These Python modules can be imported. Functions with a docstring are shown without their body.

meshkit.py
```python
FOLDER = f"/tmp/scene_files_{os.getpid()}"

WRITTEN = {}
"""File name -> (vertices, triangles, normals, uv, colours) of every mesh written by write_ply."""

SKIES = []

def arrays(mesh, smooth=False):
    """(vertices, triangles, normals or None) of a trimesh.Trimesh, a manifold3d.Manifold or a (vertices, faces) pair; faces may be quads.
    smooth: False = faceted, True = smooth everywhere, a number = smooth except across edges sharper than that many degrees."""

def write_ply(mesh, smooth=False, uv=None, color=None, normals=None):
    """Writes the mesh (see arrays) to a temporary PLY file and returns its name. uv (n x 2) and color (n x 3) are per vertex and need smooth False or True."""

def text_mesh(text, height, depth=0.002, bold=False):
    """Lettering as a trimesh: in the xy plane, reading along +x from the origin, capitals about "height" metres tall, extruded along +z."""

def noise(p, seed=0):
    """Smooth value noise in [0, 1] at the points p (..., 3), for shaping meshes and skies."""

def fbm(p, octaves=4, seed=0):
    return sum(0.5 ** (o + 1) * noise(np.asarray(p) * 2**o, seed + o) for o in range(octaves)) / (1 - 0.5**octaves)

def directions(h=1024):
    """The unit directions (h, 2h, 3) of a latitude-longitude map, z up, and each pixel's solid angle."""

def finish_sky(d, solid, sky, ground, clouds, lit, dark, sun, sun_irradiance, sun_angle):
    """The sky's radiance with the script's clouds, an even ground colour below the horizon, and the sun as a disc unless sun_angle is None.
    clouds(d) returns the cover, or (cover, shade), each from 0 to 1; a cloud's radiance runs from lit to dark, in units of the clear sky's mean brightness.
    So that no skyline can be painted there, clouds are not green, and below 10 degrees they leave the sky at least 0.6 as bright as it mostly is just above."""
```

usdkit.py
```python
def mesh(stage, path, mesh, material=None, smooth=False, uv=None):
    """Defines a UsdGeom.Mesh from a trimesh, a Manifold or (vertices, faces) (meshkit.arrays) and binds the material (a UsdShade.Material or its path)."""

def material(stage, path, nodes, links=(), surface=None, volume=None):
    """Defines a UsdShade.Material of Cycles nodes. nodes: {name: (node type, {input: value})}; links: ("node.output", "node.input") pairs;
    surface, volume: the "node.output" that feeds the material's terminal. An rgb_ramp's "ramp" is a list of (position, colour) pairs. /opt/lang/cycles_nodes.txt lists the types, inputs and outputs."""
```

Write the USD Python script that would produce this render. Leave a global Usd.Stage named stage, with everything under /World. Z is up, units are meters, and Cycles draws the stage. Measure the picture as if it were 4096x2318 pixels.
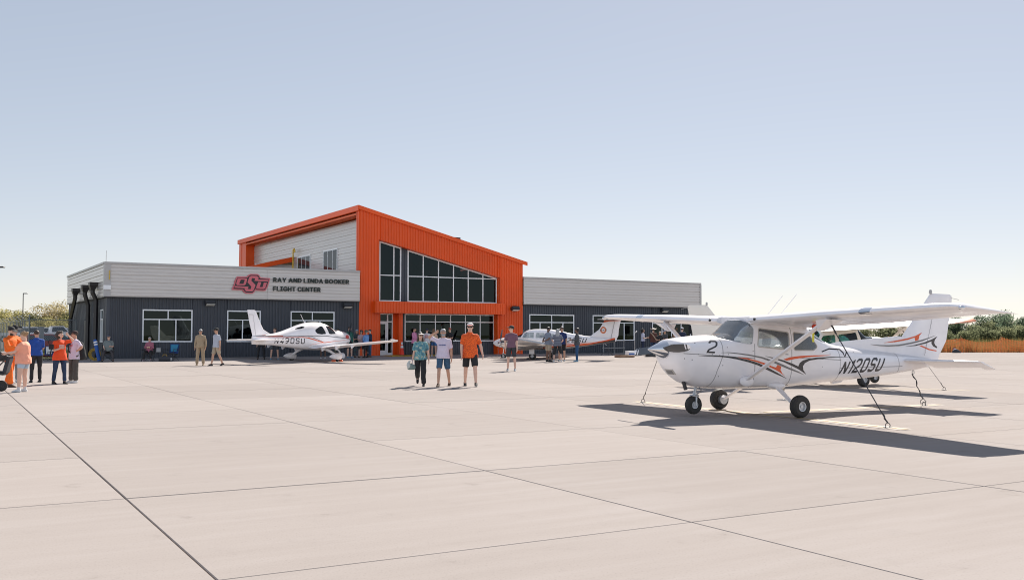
import math, numpy as np, trimesh
import shapely
from shapely.geometry import Polygon, LineString, Point, MultiPolygon, box as sbox
from shapely import affinity
from shapely.ops import unary_union
from scipy.interpolate import PchipInterpolator
from manifold3d import Manifold, Mesh as MMesh, CrossSection
from pxr import Usd, UsdGeom, UsdLux, UsdShade, Sdf, Gf, Vt
import usdkit, meshkit

stage = Usd.Stage.CreateInMemory()
UsdGeom.SetStageUpAxis(stage, UsdGeom.Tokens.z)
UsdGeom.SetStageMetersPerUnit(stage, 1.0)
W = UsdGeom.Xform.Define(stage, '/World')
stage.SetDefaultPrim(W.GetPrim())
LK = '/World/Looks'
UsdGeom.Scope.Define(stage, LK)
PI = math.pi

# ---------------------------------------------------------------- camera
EYE = 1.55
cam = UsdGeom.Camera.Define(stage, '/World/camera')
cam.CreateHorizontalApertureAttr(36.0)
cam.CreateVerticalApertureAttr(36.0 * 579 / 1024)
cam.CreateFocalLengthAttr(985.0 / 1024 * 36)
cam.CreateClippingRangeAttr(Gf.Vec2f(0.1, 20000))
cam.CreateExposureAttr(1.15)
cam.AddTranslateOp().Set(Gf.Vec3d(0, 0, EYE))
cam.AddRotateXOp().Set(90 + 2.616)

# ---------------------------------------------------------------- sky and sun
SUN_EL, SUN_AZ = math.radians(40.0), math.radians(19.5)      # azimuth measured from +y towards +x
sky = UsdLux.DomeLight.Define(stage, '/World/sky')
sky_mat = usdkit.material(stage, LK + '/sky_look', {
    'sky': ('sky_texture', {'sky_type': 'single_scattering', 'sun_disc': False, 'sun_elevation': SUN_EL, 'sun_rotation': SUN_AZ,
                            'altitude': 1300.0, 'air_density': 0.85, 'aerosol_density': 0.3, 'ozone_density': 1.4}),
    'soft': ('hsv', {'saturation': 1.03, 'value': 1.0}),
    'flat': ('gamma', {'gamma': 0.45}),
    'tint': ('mix_color', {'blend_type': 'multiply', 'fac': 1.0, 'b': (1.07, 0.985, 0.95), 'use_clamp': False}),
    'bg': ('background_shader', {'strength': 0.15})},
    [('sky.color', 'soft.color'), ('soft.color', 'flat.color'), ('flat.color', 'tint.a'), ('tint.result', 'bg.color')], surface='bg.background')
UsdShade.MaterialBindingAPI.Apply(sky.GetPrim()).Bind(sky_mat)
sky.GetPrim().SetCustomDataByKey('kind', 'structure')
sun = UsdLux.DistantLight.Define(stage, '/World/sun')
sun.CreateIntensityAttr(1.04)
sun.CreateAngleAttr(0.53)
sun.CreateNormalizeAttr(True)
sun.CreateColorAttr(Gf.Vec3f(1.0, 0.93, 0.84))
sun.AddRotateZOp().Set(-math.degrees(SUN_AZ))
sun.AddRotateXOp().Set(-(90 - math.degrees(SUN_EL)))

# ---------------------------------------------------------------- helpers
_used = {}
def number(parent, name):
    key = (parent, name)
    n = _used.get(key, 0)
    _used[key] = n + 1
    return f'{parent}/{name}' if n == 0 else f'{parent}/{name}_{n:03d}'

def meta(path, label=None, category=None, group=None, kind=None):
    p = stage.GetPrimAtPath(path)
    for k, v in (('label', label), ('category', category), ('group', group), ('kind', kind)):
        if v:
            p.SetCustomDataByKey(k, v)
    return path

def thing(name, label=None, cat=None, group=None, loc=(0, 0, 0), rz=0.0, rx=0.0, ry=0.0, kind=None):
    path = number('/World', name)
    x = UsdGeom.Xform.Define(stage, path)
    x.AddTranslateOp().Set(Gf.Vec3d(*map(float, loc)))
    if rz:
        x.AddRotateZOp().Set(math.degrees(rz))
    if ry:
        x.AddRotateYOp().Set(math.degrees(ry))
    if rx:
        x.AddRotateXOp().Set(math.degrees(rx))
    return meta(path, label, cat, group, kind)

def obj(name, mesh, mat, parent='/World', smooth=32, label=None, cat=None, group=None, kind=None):
    path = number(parent, name)
    if isinstance(mesh, (list, tuple)) and len(mesh) and isinstance(mesh[0], trimesh.Trimesh):
        mesh = trimesh.util.concatenate(mesh)
    usdkit.mesh(stage, path, mesh, mat, smooth=smooth)
    return meta(path, label, cat, group, kind)

def copy_of(src, name, label, cat, group, loc, rz=0.0, s=None):
    path = number('/World', name)
    x = UsdGeom.Xform.Define(stage, path)
    x.AddTranslateOp().Set(Gf.Vec3d(*map(float, loc)))
    x.AddRotateZOp().Set(math.degrees(rz))
    if s:
        x.AddScaleOp().Set(Gf.Vec3f(s, s, s))
    x.GetPrim().GetReferences().AddInternalReference(src)
    x.GetPrim().SetInstanceable(True)
    return meta(path, label, cat, group)

TM = trimesh.Trimesh
cat = trimesh.util.concatenate
def bx(x0, x1, y0, y1, z0, z1):
    m = trimesh.creation.box((x1 - x0, y1 - y0, z1 - z0))
    m.apply_translation(((x0 + x1) / 2, (y0 + y1) / 2, (z0 + z1) / 2))
    return m
def man(m):
    return Manifold(MMesh(np.ascontiguousarray(m.vertices, np.float32), np.ascontiguousarray(m.faces, np.uint32)))
def unman(m):
    a = m.to_mesh()
    return TM(np.array(a.vert_properties[:, :3], float), np.array(a.tri_verts), process=False)
def rbox(x0, x1, y0, y1, z0, z1, r=0.02):
    """a box with chamfered edges"""
    pts = []
    for a in (0, 1):
        for b in (0, 1):
            for c in (0, 1):
                px, py, pz = (x0, x1)[a], (y0, y1)[b], (z0, z1)[c]
                sx, sy, sz = (r, -r)[a], (r, -r)[b], (r, -r)[c]
                pts += [(px + sx, py + sy, pz), (px + sx, py, pz + sz), (px, py + sy, pz + sz)]
    return unman(Manifold.hull_points(np.array(pts, np.float64)))
def tube(pts, r, n=8, closed=False):
    """tube along points; r a number or one per point"""
    P = np.asarray(pts, float)
    R = np.broadcast_to(np.asarray(r, float), (len(P),))
    T = np.gradient(P, axis=0)
    T /= np.linalg.norm(T, axis=1)[:, None] + 1e-12
    up = np.array([0, 0, 1.0]) if abs(T[0][2]) < 0.9 else np.array([1.0, 0, 0])
    V = []
    a = np.cross(T[0], up); a /= np.linalg.norm(a)
    for p, t, rr in zip(P, T, R):
        a = a - t * (a @ t); a /= np.linalg.norm(a)
        b = np.cross(t, a)
        th = np.arange(n) / n * 2 * PI
        V.append(p + rr * (np.cos(th)[:, None] * a + np.sin(th)[:, None] * b))
    V = np.vstack(V + [P[:1], P[-1:]])
    F = []
    k = len(P)
    for i in range(k - 1):
        for j in range(n):
            q = [i * n + j, i * n + (j + 1) % n, (i + 1) * n + (j + 1) % n, (i + 1) * n + j]
            F += [[q[0], q[1], q[2]], [q[0], q[2], q[3]]]
    for j in range(n):
        F += [[k * n, (j + 1) % n, j], [k * n + 1, (k - 1) * n + j, (k - 1) * n + (j + 1) % n]]
    m = TM(V, F, process=False)
    if m.volume < 0:
        m.invert()
    return m
def lathe(profile, n=24, axis='z'):
    m = trimesh.creation.revolve(np.array(profile, float), sections=n)
    if m.volume < 0:
        m.invert()
    if axis == 'x':
        m.apply_transform(trimesh.transformations.rotation_matrix(PI / 2, [0, 1, 0]))
    if axis == 'y':
        m.apply_transform(trimesh.transformations.rotation_matrix(-PI / 2, [1, 0, 0]))
    return m
def prism(poly, d):
    """polygon in xy extruded along z 0..d (a list of meshes joined)"""
    gs = getattr(poly, 'geoms', [poly])
    return cat([trimesh.creation.extrude_polygon(g, d, engine='earcut') for g in gs if g.area > 1e-9])
def stand(m):
    """x,y,z -> x,-z.. : turn an xy shape upright so that y becomes z and the extrusion runs along -y"""
    m = m.copy()
    v = m.vertices
    m.vertices = np.stack([v[:, 0], -v[:, 2], v[:, 1]], 1)
    return m
def moved(m, d):
    m = m.copy(); m.apply_translation(d); return m
def rot(m, deg, ax, at=(0, 0, 0)):
    m = m.copy(); m.apply_transform(trimesh.transformations.rotation_matrix(math.radians(deg), ax, at)); return m
def scl(m, s):
    m = m.copy(); m.vertices = m.vertices * np.asarray(s, float)
    if np.prod(np.broadcast_to(np.asarray(s, float), (3,))) < 0:
        m.invert()
    return m
def grid_mesh(V, closed_u=False):
    """V: rows x cols x 3"""
    r, c = V.shape[:2]
    F = []
    idx = np.arange(r * c).reshape(r, c)
    cc = c if closed_u else c - 1
    for i in range(r - 1):
        for j in range(cc):
            a, b, d, e = idx[i, j], idx[i, (j + 1) % c], idx[i + 1, (j + 1) % c], idx[i + 1, j]
            F += [[a, b, d], [a, d, e]]
    return V.reshape(-1, 3), F

# ---------------------------------------------------------------- materials
def M(name, color, rough=0.5, metal=0.0, var=0.0, scale=4.0, bump=0.0, bscale=30.0, ior=1.5, coat=0.0, space='object', color2=None, detail=4.0, trans=0.0):
    """principled surface; var: how far noise carries the colour towards color2 (default: darker)"""
    nodes = {'p': ('principled_bsdf', {'base_color': color, 'roughness': rough, 'metallic': metal, 'ior': ior, 'coat_weight': coat, 'coat_roughness': 0.08})}
    links = []
    out = 'p.BSDF'
    if var or bump:
        if space == 'object':
            nodes['tc'] = ('texture_coordinate', {}); src = 'tc.object'
        else:
            nodes['tc'] = ('geometry', {}); src = 'tc.position'
    if var:
        c2 = color2 or tuple(c * (1 - var) for c in color)
        nodes['n'] = ('noise_texture', {'scale': scale, 'detail': detail, 'roughness': 0.6})
        nodes['r'] = ('rgb_ramp', {'ramp': [(0.3, c2), (0.7, color)]})
        links += [(src, 'n.vector'), ('n.fac', 'r.fac'), ('r.color', 'p.base_color')]
    if bump:
        nodes['bn'] = ('noise_texture', {'scale': bscale, 'detail': 3.0})
        nodes['b'] = ('bump', {'strength': bump, 'distance': 0.02})
        links += [(src, 'bn.vector'), ('bn.fac', 'b.height'), ('b.normal', 'p.normal')]
    if trans:
        nodes['t'] = ('translucent_bsdf', {'color': color})
        nodes['mx'] = ('mix_closure', {'fac': trans})
        links += [('p.BSDF', 'mx.closure1'), ('t.BSDF', 'mx.closure2')]
        if var:
            links += [('r.color', 't.color')]
        out = 'mx.closure'
    return usdkit.material(stage, f'{LK}/{name}', nodes, links, surface=out)

def glass(name, tint, gloss=1.0, rough=0.0):
    return usdkit.material(stage, f'{LK}/{name}', {
        'f': ('fresnel', {'IOR': 1.5}), 'a': ('transparent_bsdf', {'color': tint}),
        'g': ('glossy_bsdf', {'color': (gloss,) * 3, 'roughness': rough}), 'm': ('mix_closure', {})},
        [('f.fac', 'm.fac'), ('a.BSDF', 'm.closure1'), ('g.BSDF', 'm.closure2')], surface='m.closure')
# ---------------------------------------------------------------- directions of the building and the slab grid
ANG = math.radians(31.2)
U = np.array([math.cos(ANG), math.sin(ANG), 0]); V_ = np.array([math.sin(ANG), -math.cos(ANG), 0])
CORNER = np.array([-23.246, 56.5, 0.0])
RAMP = 9.0
def at(t, v, z=0.0):
    """point t metres along the facade, v metres out in front of it"""
    p = CORNER + U * t + V_ * v
    return np.array([p[0], p[1], z])
def floor_z(x, y):
    d = np.array([x, y, 0]) - CORNER
    v, t = d @ V_, d @ U
    if v > RAMP or t < -9 or t > 60:
        return 0.0
    return 0.2 * min(1.0, max(0.0, 1 - v / RAMP))
def on_floor(x, y):
    return np.array([x, y, floor_z(x, y)])

# ---------------------------------------------------------------- ground
def concrete(name, tone, seed):
    r, g, b = tone
    return usdkit.material(stage, f'{LK}/{name}', {
        'g': ('geometry', {}),
        'big': ('noise_texture', {'scale': 0.16, 'detail': 4.0, 'roughness': 0.55}),
        'turn': ('vector_rotate', {'rotate_type': 'z_axis', 'angle': -ANG}),
        'stretch': ('mapping', {'scale': (0.35, 3.4, 1.0), 'location': (seed * 7.3, seed * 3.1, 0)}),
        'streak': ('noise_texture', {'scale': 1.1, 'detail': 5.0, 'roughness': 0.62}),
        'fine': ('noise_texture', {'scale': 60.0, 'detail': 3.0}),
        'mixn': ('math', {'math_type': 'multiply_add', 'value2': 0.5}),
        'ramp': ('rgb_ramp', {'ramp': [(0.34, (r * 0.94, g * 0.935, b * 0.93)), (0.5, (r, g, b)), (0.66, (r * 1.075, g * 1.085, b * 1.10))]}),
        'speck': ('rgb_ramp', {'ramp': [(0.30, (0.86, 0.86, 0.86)), (0.42, (1, 1, 1)), (0.8, (1.03, 1.03, 1.03))]}),
        'spot': ('noise_texture', {'scale': 1.7, 'detail': 6.0, 'roughness': 0.7}),
        'spr': ('rgb_ramp', {'ramp': [(0.27, (0.80, 0.79, 0.78)), (0.36, (0.97, 0.97, 0.97)), (0.45, (1, 1, 1))]}),
        'mul2': ('mix_color', {'blend_type': 'multiply', 'fac': 1.0, 'use_clamp': False}),
        'mul': ('mix_color', {'blend_type': 'multiply', 'fac': 1.0, 'use_clamp': False}),
        'half': ('math', {'math_type': 'multiply', 'value2': 0.5}),
        'bmp': ('bump', {'strength': 0.15, 'distance': 0.006}),
        'p': ('principled_bsdf', {'roughness': 0.9, 'ior': 1.06})},
        [('g.position', 'big.vector'), ('g.position', 'turn.vector'), ('turn.vector', 'stretch.vector'), ('stretch.vector', 'streak.vector'), ('g.position', 'fine.vector'),
         ('big.fac', 'half.value1'), ('streak.fac', 'mixn.value1'), ('half.value', 'mixn.value3'), ('mixn.value', 'ramp.fac'), ('fine.fac', 'speck.fac'),
         ('ramp.color', 'mul.a'), ('speck.color', 'mul.b'), ('g.position', 'spot.vector'), ('spot.fac', 'spr.fac'), ('mul.result', 'mul2.a'), ('spr.color', 'mul2.b'), ('mul2.result', 'p.base_color'), ('fine.fac', 'bmp.height'), ('bmp.normal', 'p.normal')], surface='p.BSDF')
TONE = (0.322, 0.290, 0.274)
SLABS = [concrete(f'concrete_{k}', tuple(c * f for c in TONE), k) for k, f in enumerate((1.0, 0.965, 1.035, 0.985))]
joint_mat = M('joint_sealant', (0.235, 0.185, 0.155), 0.9, var=0.35, scale=1.5, space='world')
walk_mat = concrete('walk_concrete', (0.30, 0.275, 0.26), 9)

ground_mat = usdkit.material(stage, f'{LK}/field_soil', {
    'g': ('geometry', {}), 'n': ('noise_texture', {'scale': 0.25, 'detail': 6.0, 'roughness': 0.7}),
    'r': ('rgb_ramp', {'ramp': [(0.3, (0.06, 0.07, 0.022)), (0.5, (0.13, 0.12, 0.045)), (0.7, (0.22, 0.18, 0.09))]}),
    'p': ('principled_bsdf', {'roughness': 0.95})}, [('g.position', 'n.vector'), ('n.fac', 'r.fac'), ('r.color', 'p.base_color')], surface='p.BSDF')
g = TM([[-3000, -3000, -0.06], [3000, -3000, -0.06], [3000, 3000, -0.06], [-3000, 3000, -0.06]], [[0, 1, 2], [0, 2, 3]])
obj('field', g, ground_mat, kind='structure', label='dry grass field reaching to the horizon beyond the apron')

# apron: slabs of a near-square grid (turned a degree from the facade), parts of one structure
GA = math.radians(30.0)
u2, v2 = np.array([math.cos(GA), math.sin(GA)]), np.array([math.sin(GA), -math.cos(GA)])
SU, SV = 3.88, 3.60
GO = np.array([-3.67, 9.44])
apron = thing('apron', 'pale concrete aircraft apron cast in square slabs', kind='structure')
rng = np.random.default_rng(5)
def gp(i, j):
    return GO + u2 * (i * SU) + v2 * (j * SV)
def half_gap_v(j):       # joint lines across the view: a few wide sealed ones, the rest fine saw cuts
    return {0: .008, -5: .006, 1: .004}.get(j, .007 if j % 4 == 0 else .003)
def half_gap_u(i):
    return {0: .0065}.get(i, .005 if i % 3 == 0 else .0035)
front = Polygon([tuple(at(*q)[:2]) for q in ((-60, RAMP + .012), (260, RAMP + .012), (260, 200), (-60, 200))])
cells = []
for i in range(-20, 44):
    for j in range(-30, 8):
        c = gp(i + .5, j + .5)
        cells.append((c[1], i, j, c))
cells.sort()
def cell_poly(i, j):
    P = [(i * SU + half_gap_u(i), j * SV + half_gap_v(j)), ((i + 1) * SU - half_gap_u(i + 1), j * SV + half_gap_v(j)),
         ((i + 1) * SU - half_gap_u(i + 1), (j + 1) * SV - half_gap_v(j + 1)), (i * SU + half_gap_u(i), (j + 1) * SV - half_gap_v(j + 1))]
    return [GO + u2 * p + v2 * q for p, q in P]
def slab_mesh(P):
    P = np.array(P)
    c = P.mean(0)
    d = P - c
    ins = c + d * (1 - .006 / 1.8)
    dz = (rng.random() - .5) * .003
    V = [[*p, -.05] for p in P] + [[*p, -.006 + dz] for p in P] + [[*p, dz] for p in ins]
    F = [[8, 10, 9], [8, 11, 10]]
    for k in range(4):
        n = (k + 1) % 4
        F += [[4 + k, 8 + n, 4 + n], [4 + k, 8 + k, 8 + n], [k, 4 + n, n], [k, 4 + k, 4 + n]]
    m = TM(V, F, process=False)
    if m.face_normals[0][2] < 0:
        m.invert()
    return m
n_slab, rest = 0, []
def tri_poly(poly, z):
    v, f = trimesh.creation.triangulate_polygon(poly, engine='earcut')
    return TM(np.column_stack([v, np.full(len(v), z)]), f, process=False)
for y, i, j, c in cells:
    P = cell_poly(i, j)
    q = Polygon(P).intersection(front)
    if q.is_empty or q.area < .05:
        continue
    seen = c[1] > 3.5 and abs(c[0]) < c[1] * .548 + 4.0
    if seen and q.area > 13 and n_slab < 296:
        obj('slab', slab_mesh(P), SLABS[int(rng.integers(0, 4))], apron, smooth=False)
        n_slab += 1
    elif c[1] > -12:
        rest.append(tri_poly(q, -.001))
obj('outer_slabs', rest, SLABS[1], apron, smooth=False, kind='stuff')
obj('joint_filler', tri_poly(front.intersection(sbox(-75, -12, 150, 110)), -.012), joint_mat, apron, smooth=False)
T_END = 44.95
# walkway: rises gently to the wall
def strip(v0, v1, z0, z1, t0, t1, n):
    ms = []
    for k in range(n):
        a, b = t0 + (t1 - t0) * k / n + 0.005, t0 + (t1 - t0) * (k + 1) / n - 0.005
        P = [at(a, v0, z0), at(b, v0, z0), at(b, v1, z1), at(a, v1, z1)]
        lo = [p - [0, 0, 0.1] for p in P]
        m = TM(P + lo, [[0, 2, 1], [0, 3, 2], [0, 1, 5], [0, 5, 4], [1, 2, 6], [1, 6, 5], [2, 3, 7], [2, 7, 6], [3, 0, 4], [3, 4, 7]], process=False)
        ms.append(m)
    return ms
walk = thing('walkway', 'grey concrete walkway sloping up to the building wall', kind='structure')
zr = lambda v: 0.2 * (1 - v / RAMP)
for m in strip(0.0, 1.9, zr(0), zr(1.9), -1.0, T_END + 1.2, 24):
    obj('walk_slab', m, walk_mat, walk, smooth=False)
for m in strip(1.91, RAMP - 0.003, zr(1.91), 0.0, -9.0, 60.0, 18):
    obj('apron_edge_slab', m, SLABS[2], walk, smooth=False)
obj('walk_base', strip(0.0, RAMP, zr(0) - 0.02, -0.02, -9.0, 60.0, 1), joint_mat, walk, smooth=False)
# far right apron beyond the building line, up to the orange netting
FENCE_Y = 88.3
a_ = Polygon([tuple(at(*q)[:2]) for q in ((T_END + 1.3, RAMP), (220, RAMP), (220, -60), (T_END + 1.3, -60))])
b_ = Polygon([tuple(at(*q)[:2]) for q in ((T_END, RAMP + .5), (60.003, RAMP + .5), (60.003, 1.9), (T_END, 1.9))])
far_ = a_.difference(b_).intersection(sbox(-100, -100, 300, FENCE_Y))
far_ = max(getattr(far_, 'geoms', [far_]), key=lambda q: q.area)
obj('far_apron', tri_poly(far_, -0.004), SLABS[0], apron, smooth=False)
# ---------------------------------------------------------------- the flight centre building
m_orange = M('orange_metal', (0.80, 0.088, 0.004), 0.40, var=0.12, scale=0.6, bump=0.04, bscale=4, space='world')
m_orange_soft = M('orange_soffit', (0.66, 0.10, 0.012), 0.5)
m_dark = M('charcoal_metal', (0.047, 0.055, 0.070), 0.42, var=0.18, scale=0.8, bump=0.05, bscale=3, space='world')
m_grey = M('silver_metal', (0.57, 0.54, 0.525), 0.30, metal=0.45, var=0.05, scale=0.4, space='world')
m_trim = M('silver_trim', (0.42, 0.41, 0.40), 0.4)
m_frame = M('white_frame', (0.78, 0.79, 0.80), 0.4)
m_spout = M('downspout_brown', (0.035, 0.032, 0.034), 0.45)
m_black = M('black_plastic', (0.018, 0.018, 0.02), 0.4)
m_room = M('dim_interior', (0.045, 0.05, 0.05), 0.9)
m_pane = usdkit.material(stage, LK + '/tinted_pane', {
    'f': ('fresnel', {'IOR': 1.52}), 'a': ('transparent_bsdf', {'color': (0.16, 0.21, 0.22)}),
    'tc': ('geometry', {}), 'n': ('noise_texture', {'scale': 0.8, 'detail': 1.0}), 'b': ('bump', {'strength': 0.02, 'distance': 0.02}),
    'g': ('glossy_bsdf', {'color': (0.58, 0.74, 0.78), 'roughness': 0.0}), 'm': ('mix_closure', {})},
    [('f.fac', 'm.fac'), ('a.BSDF', 'm.closure1'), ('g.BSDF', 'm.closure2'), ('tc.position', 'n.vector'), ('n.fac', 'b.height'), ('b.normal', 'g.normal')], surface='m.closure')
m_roofing = M('roof_membrane', (0.5, 0.5, 0.48), 0.8)
m_yellow = M('yellow_paint', (0.65, 0.42, 0.04), 0.45)
m_yellow_dark = M('kerb_yellow', (0.5, 0.32, 0.05), 0.7, var=0.4, scale=6)

# local frame: x along the facade, y into the building, z up
bld = thing('flight_center_building', 'low grey and charcoal metal building with a tall slanted orange entrance block', 'building', loc=CORNER, rz=ANG)
ZB, ZS, ZT = 0.05, 3.70, 5.75       # base, soffit line, parapet top
DEPTH = 16.0

def ribs_v(x0, x1, z0, z1, period=0.2, depth=0.042, y=0.0, holes=(), top=None):
    """vertical ribbed cladding facing -y: a folded sheet; holes: rectangles (x0,x1,z0,z1) or polygons left out; top: function x -> z"""
    xs, ys = [], []
    x = x0
    while x < x1 - 1e-6:
        for a, d in ((0.0, 0), (0.30, 0), (0.40, 1), (0.72, 1), (0.82, 0)):
            q = x + a * period
            if q < x1:
                xs.append(q); ys.append(y - d * depth)
        x += period
    xs.append(x1); ys.append(y)
    # cut the strips so that the hole edges fall on columns
    edges = sorted({round(e, 4) for h in holes for e in h[:2] if x0 < e < x1})
    for e in edges:
        yy = float(np.interp(e, xs, ys))
        xs += [e - 1e-4, e + 1e-4]; ys += [yy, yy]
    o = np.argsort(xs, kind='stable')
    xs, ys = np.array(xs)[o], np.array(ys)[o]
    Vv, F = [], []
    for k in range(len(xs) - 1):
        a, b = xs[k], xs[k + 1]
        if b - a < 1e-7:
            continue
        mid = (a + b) / 2
        za, zb = (z1, z1) if top is None else (top(a), top(b))
        spans = [(z0, z0, za, zb)]
        for h in holes:
            if h[0] <= mid <= h[1]:
                lo = h[2]
                ha, hb = (h[3], h[3]) if not callable(h[3]) else (h[3](a), h[3](b))
                new = []
                for (p, q, r, s) in spans:
                    if lo > p + 1e-6 and lo < r:
                        new.append((p, q, lo, lo))
                    if ha < r - 1e-6 and ha > p:
                        new.append((ha, hb, r, s))
                    elif lo >= r or ha <= p:
                        new.append((p, q, r, s))
                spans = new
        for (p, q, r, s) in spans:
            n = len(Vv)
            Vv += [[a, ys[k], p], [b, ys[k + 1], q], [b, ys[k + 1], s], [a, ys[k], r]]
            F += [[n, n + 1, n + 2], [n, n + 2, n + 3]]
    return TM(Vv, F, process=False)

def ribs_h(x0, x1, z0, z1, period=0.408, depth=0.035, y=0.0, top=None):
    """horizontal ribbed cladding facing -y"""
    prof = []
    z = z0
    while z < z1:
        for a, d in ((0.0, -.45), (0.13, -.45), (0.15, .8), (0.46, .8), (0.48, 0.0), (0.60, 0.0), (0.62, .5), (0.98, .5)):
            q = z + a * period
            if q < z1:
                prof.append((y - d * depth, q))
        z += period
    prof.append((y, z1))
    Vv, F = [], []
    for (yy, zz) in prof:
        Vv += [[x0, yy, zz], [x1, yy, zz]]
    for k in range(len(prof) - 1):
        n = 2 * k
        F += [[n, n + 1, n + 3], [n, n + 3, n + 2]]
    return TM(Vv, F, process=False)

# windows of the two wings: x0, x1, upper splits, lower splits
WZ0, WZ1, WZT = 1.13, 3.05, 2.47
wins = [(1.95, 4.81, [3.40], [2.90, 3.85]), (6.86, 8.95, [], [7.82]), (10.84, 13.77, [12.28], [11.80, 12.79]),
        (28.62, 32.57, [30.57], [29.56, 30.57, 31.57]), (34.27, 38.25, [36.25], [35.25, 36.25, 37.25]), (40.0, 43.98, [42.0], [40.99, 41.97, 42.96])]
left_holes = [(a, b, WZ0, WZ1) for a, b, _, _ in wins[:3]]
right_holes = [(a, b, WZ0, WZ1) for a, b, _, _ in wins[3:]]
obj('charcoal_siding', ribs_v(0.02, 15.49, ZB, ZS, holes=left_holes), m_dark, bld, smooth=False)
obj('charcoal_siding', ribs_v(28.06, T_END - 0.25, ZB, ZS, holes=right_holes), m_dark, bld, smooth=False)
obj('parapet_cladding', ribs_h(0.16, 9.30, ZS + 0.06, ZT - 0.13, y=-0.16), m_grey, bld, smooth=False)
obj('parapet_cladding', ribs_h(9.315, 15.44, ZS + 0.06, ZT - 0.13, y=-0.16), m_grey, bld, smooth=False)
obj('parapet_cladding', ribs_h(28.06, T_END - 0.12, ZS + 0.06, ZT - 0.13, y=-0.16), m_grey, bld, smooth=False)
# trim: cap, bottom flashing, corner posts
for a, b in ((0.0, 15.44), (28.06, T_END)):
    obj('parapet_cap', rbox(a - (0.2 if a == 0 else 0), b, -0.225, 0.12, ZT - 0.13, ZT, 0.01), m_trim, bld)
    obj('soffit', bx(a - (0.19 if a == 0 else 0), b, -0.2, -0.002, ZS, ZS + 0.058), m_spout, bld)
obj('corner_trim', [bx(-0.205, 0.158, -0.21, -0.17, ZS + 0.06, ZT - 0.132), bx(-0.205, -0.17, -0.168, 0.15, ZS + 0.06, ZT - 0.132)], m_trim, bld)
obj('corner_trim', [bx(T_END - 0.12, T_END + 0.03, -0.21, -0.17, ZS + 0.06, ZT - 0.132)], m_trim, bld)
obj('corner_trim', [bx(-0.03, 0.1, -0.04, -0.034, ZB, ZS - 0.002), bx(-0.036, -0.031, -0.033, 0.1, ZB, ZS - 0.002)], m_dark, bld)
# left side wall (x = 0 plane, running back): build facing -y then turn
def sidewise(m, x):
    v = m.vertices.copy()
    q = m.copy()
    q.vertices = np.stack([x + v[:, 1], v[:, 0], v[:, 2]], 1)
    q.invert()
    return q
side_holes = [(1.05, 2.05, WZ0, WZ1), (7.6, 8.6, 0.2, 2.5)]
obj('charcoal_siding', sidewise(ribs_v(0.02, DEPTH, ZB, ZS, holes=side_holes), 0), m_dark, bld, smooth=False)
obj('parapet_cladding', sidewise(ribs_h(0.15, 7.0, ZS + 0.06, ZT - 0.13, y=-0.16), 0), m_grey, bld, smooth=False)
obj('parapet_cladding', sidewise(ribs_h(7.015, DEPTH, ZS + 0.06, ZT - 0.13, y=-0.16), 0), m_grey, bld, smooth=False)
obj('parapet_cap', rbox(-0.225, 0.12, 0.125, DEPTH, ZT - 0.13, ZT, 0.01), m_trim, bld)
obj('soffit', bx(-0.19, -0.002, 0.002, DEPTH, ZS, ZS + 0.058), m_spout, bld)
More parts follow.
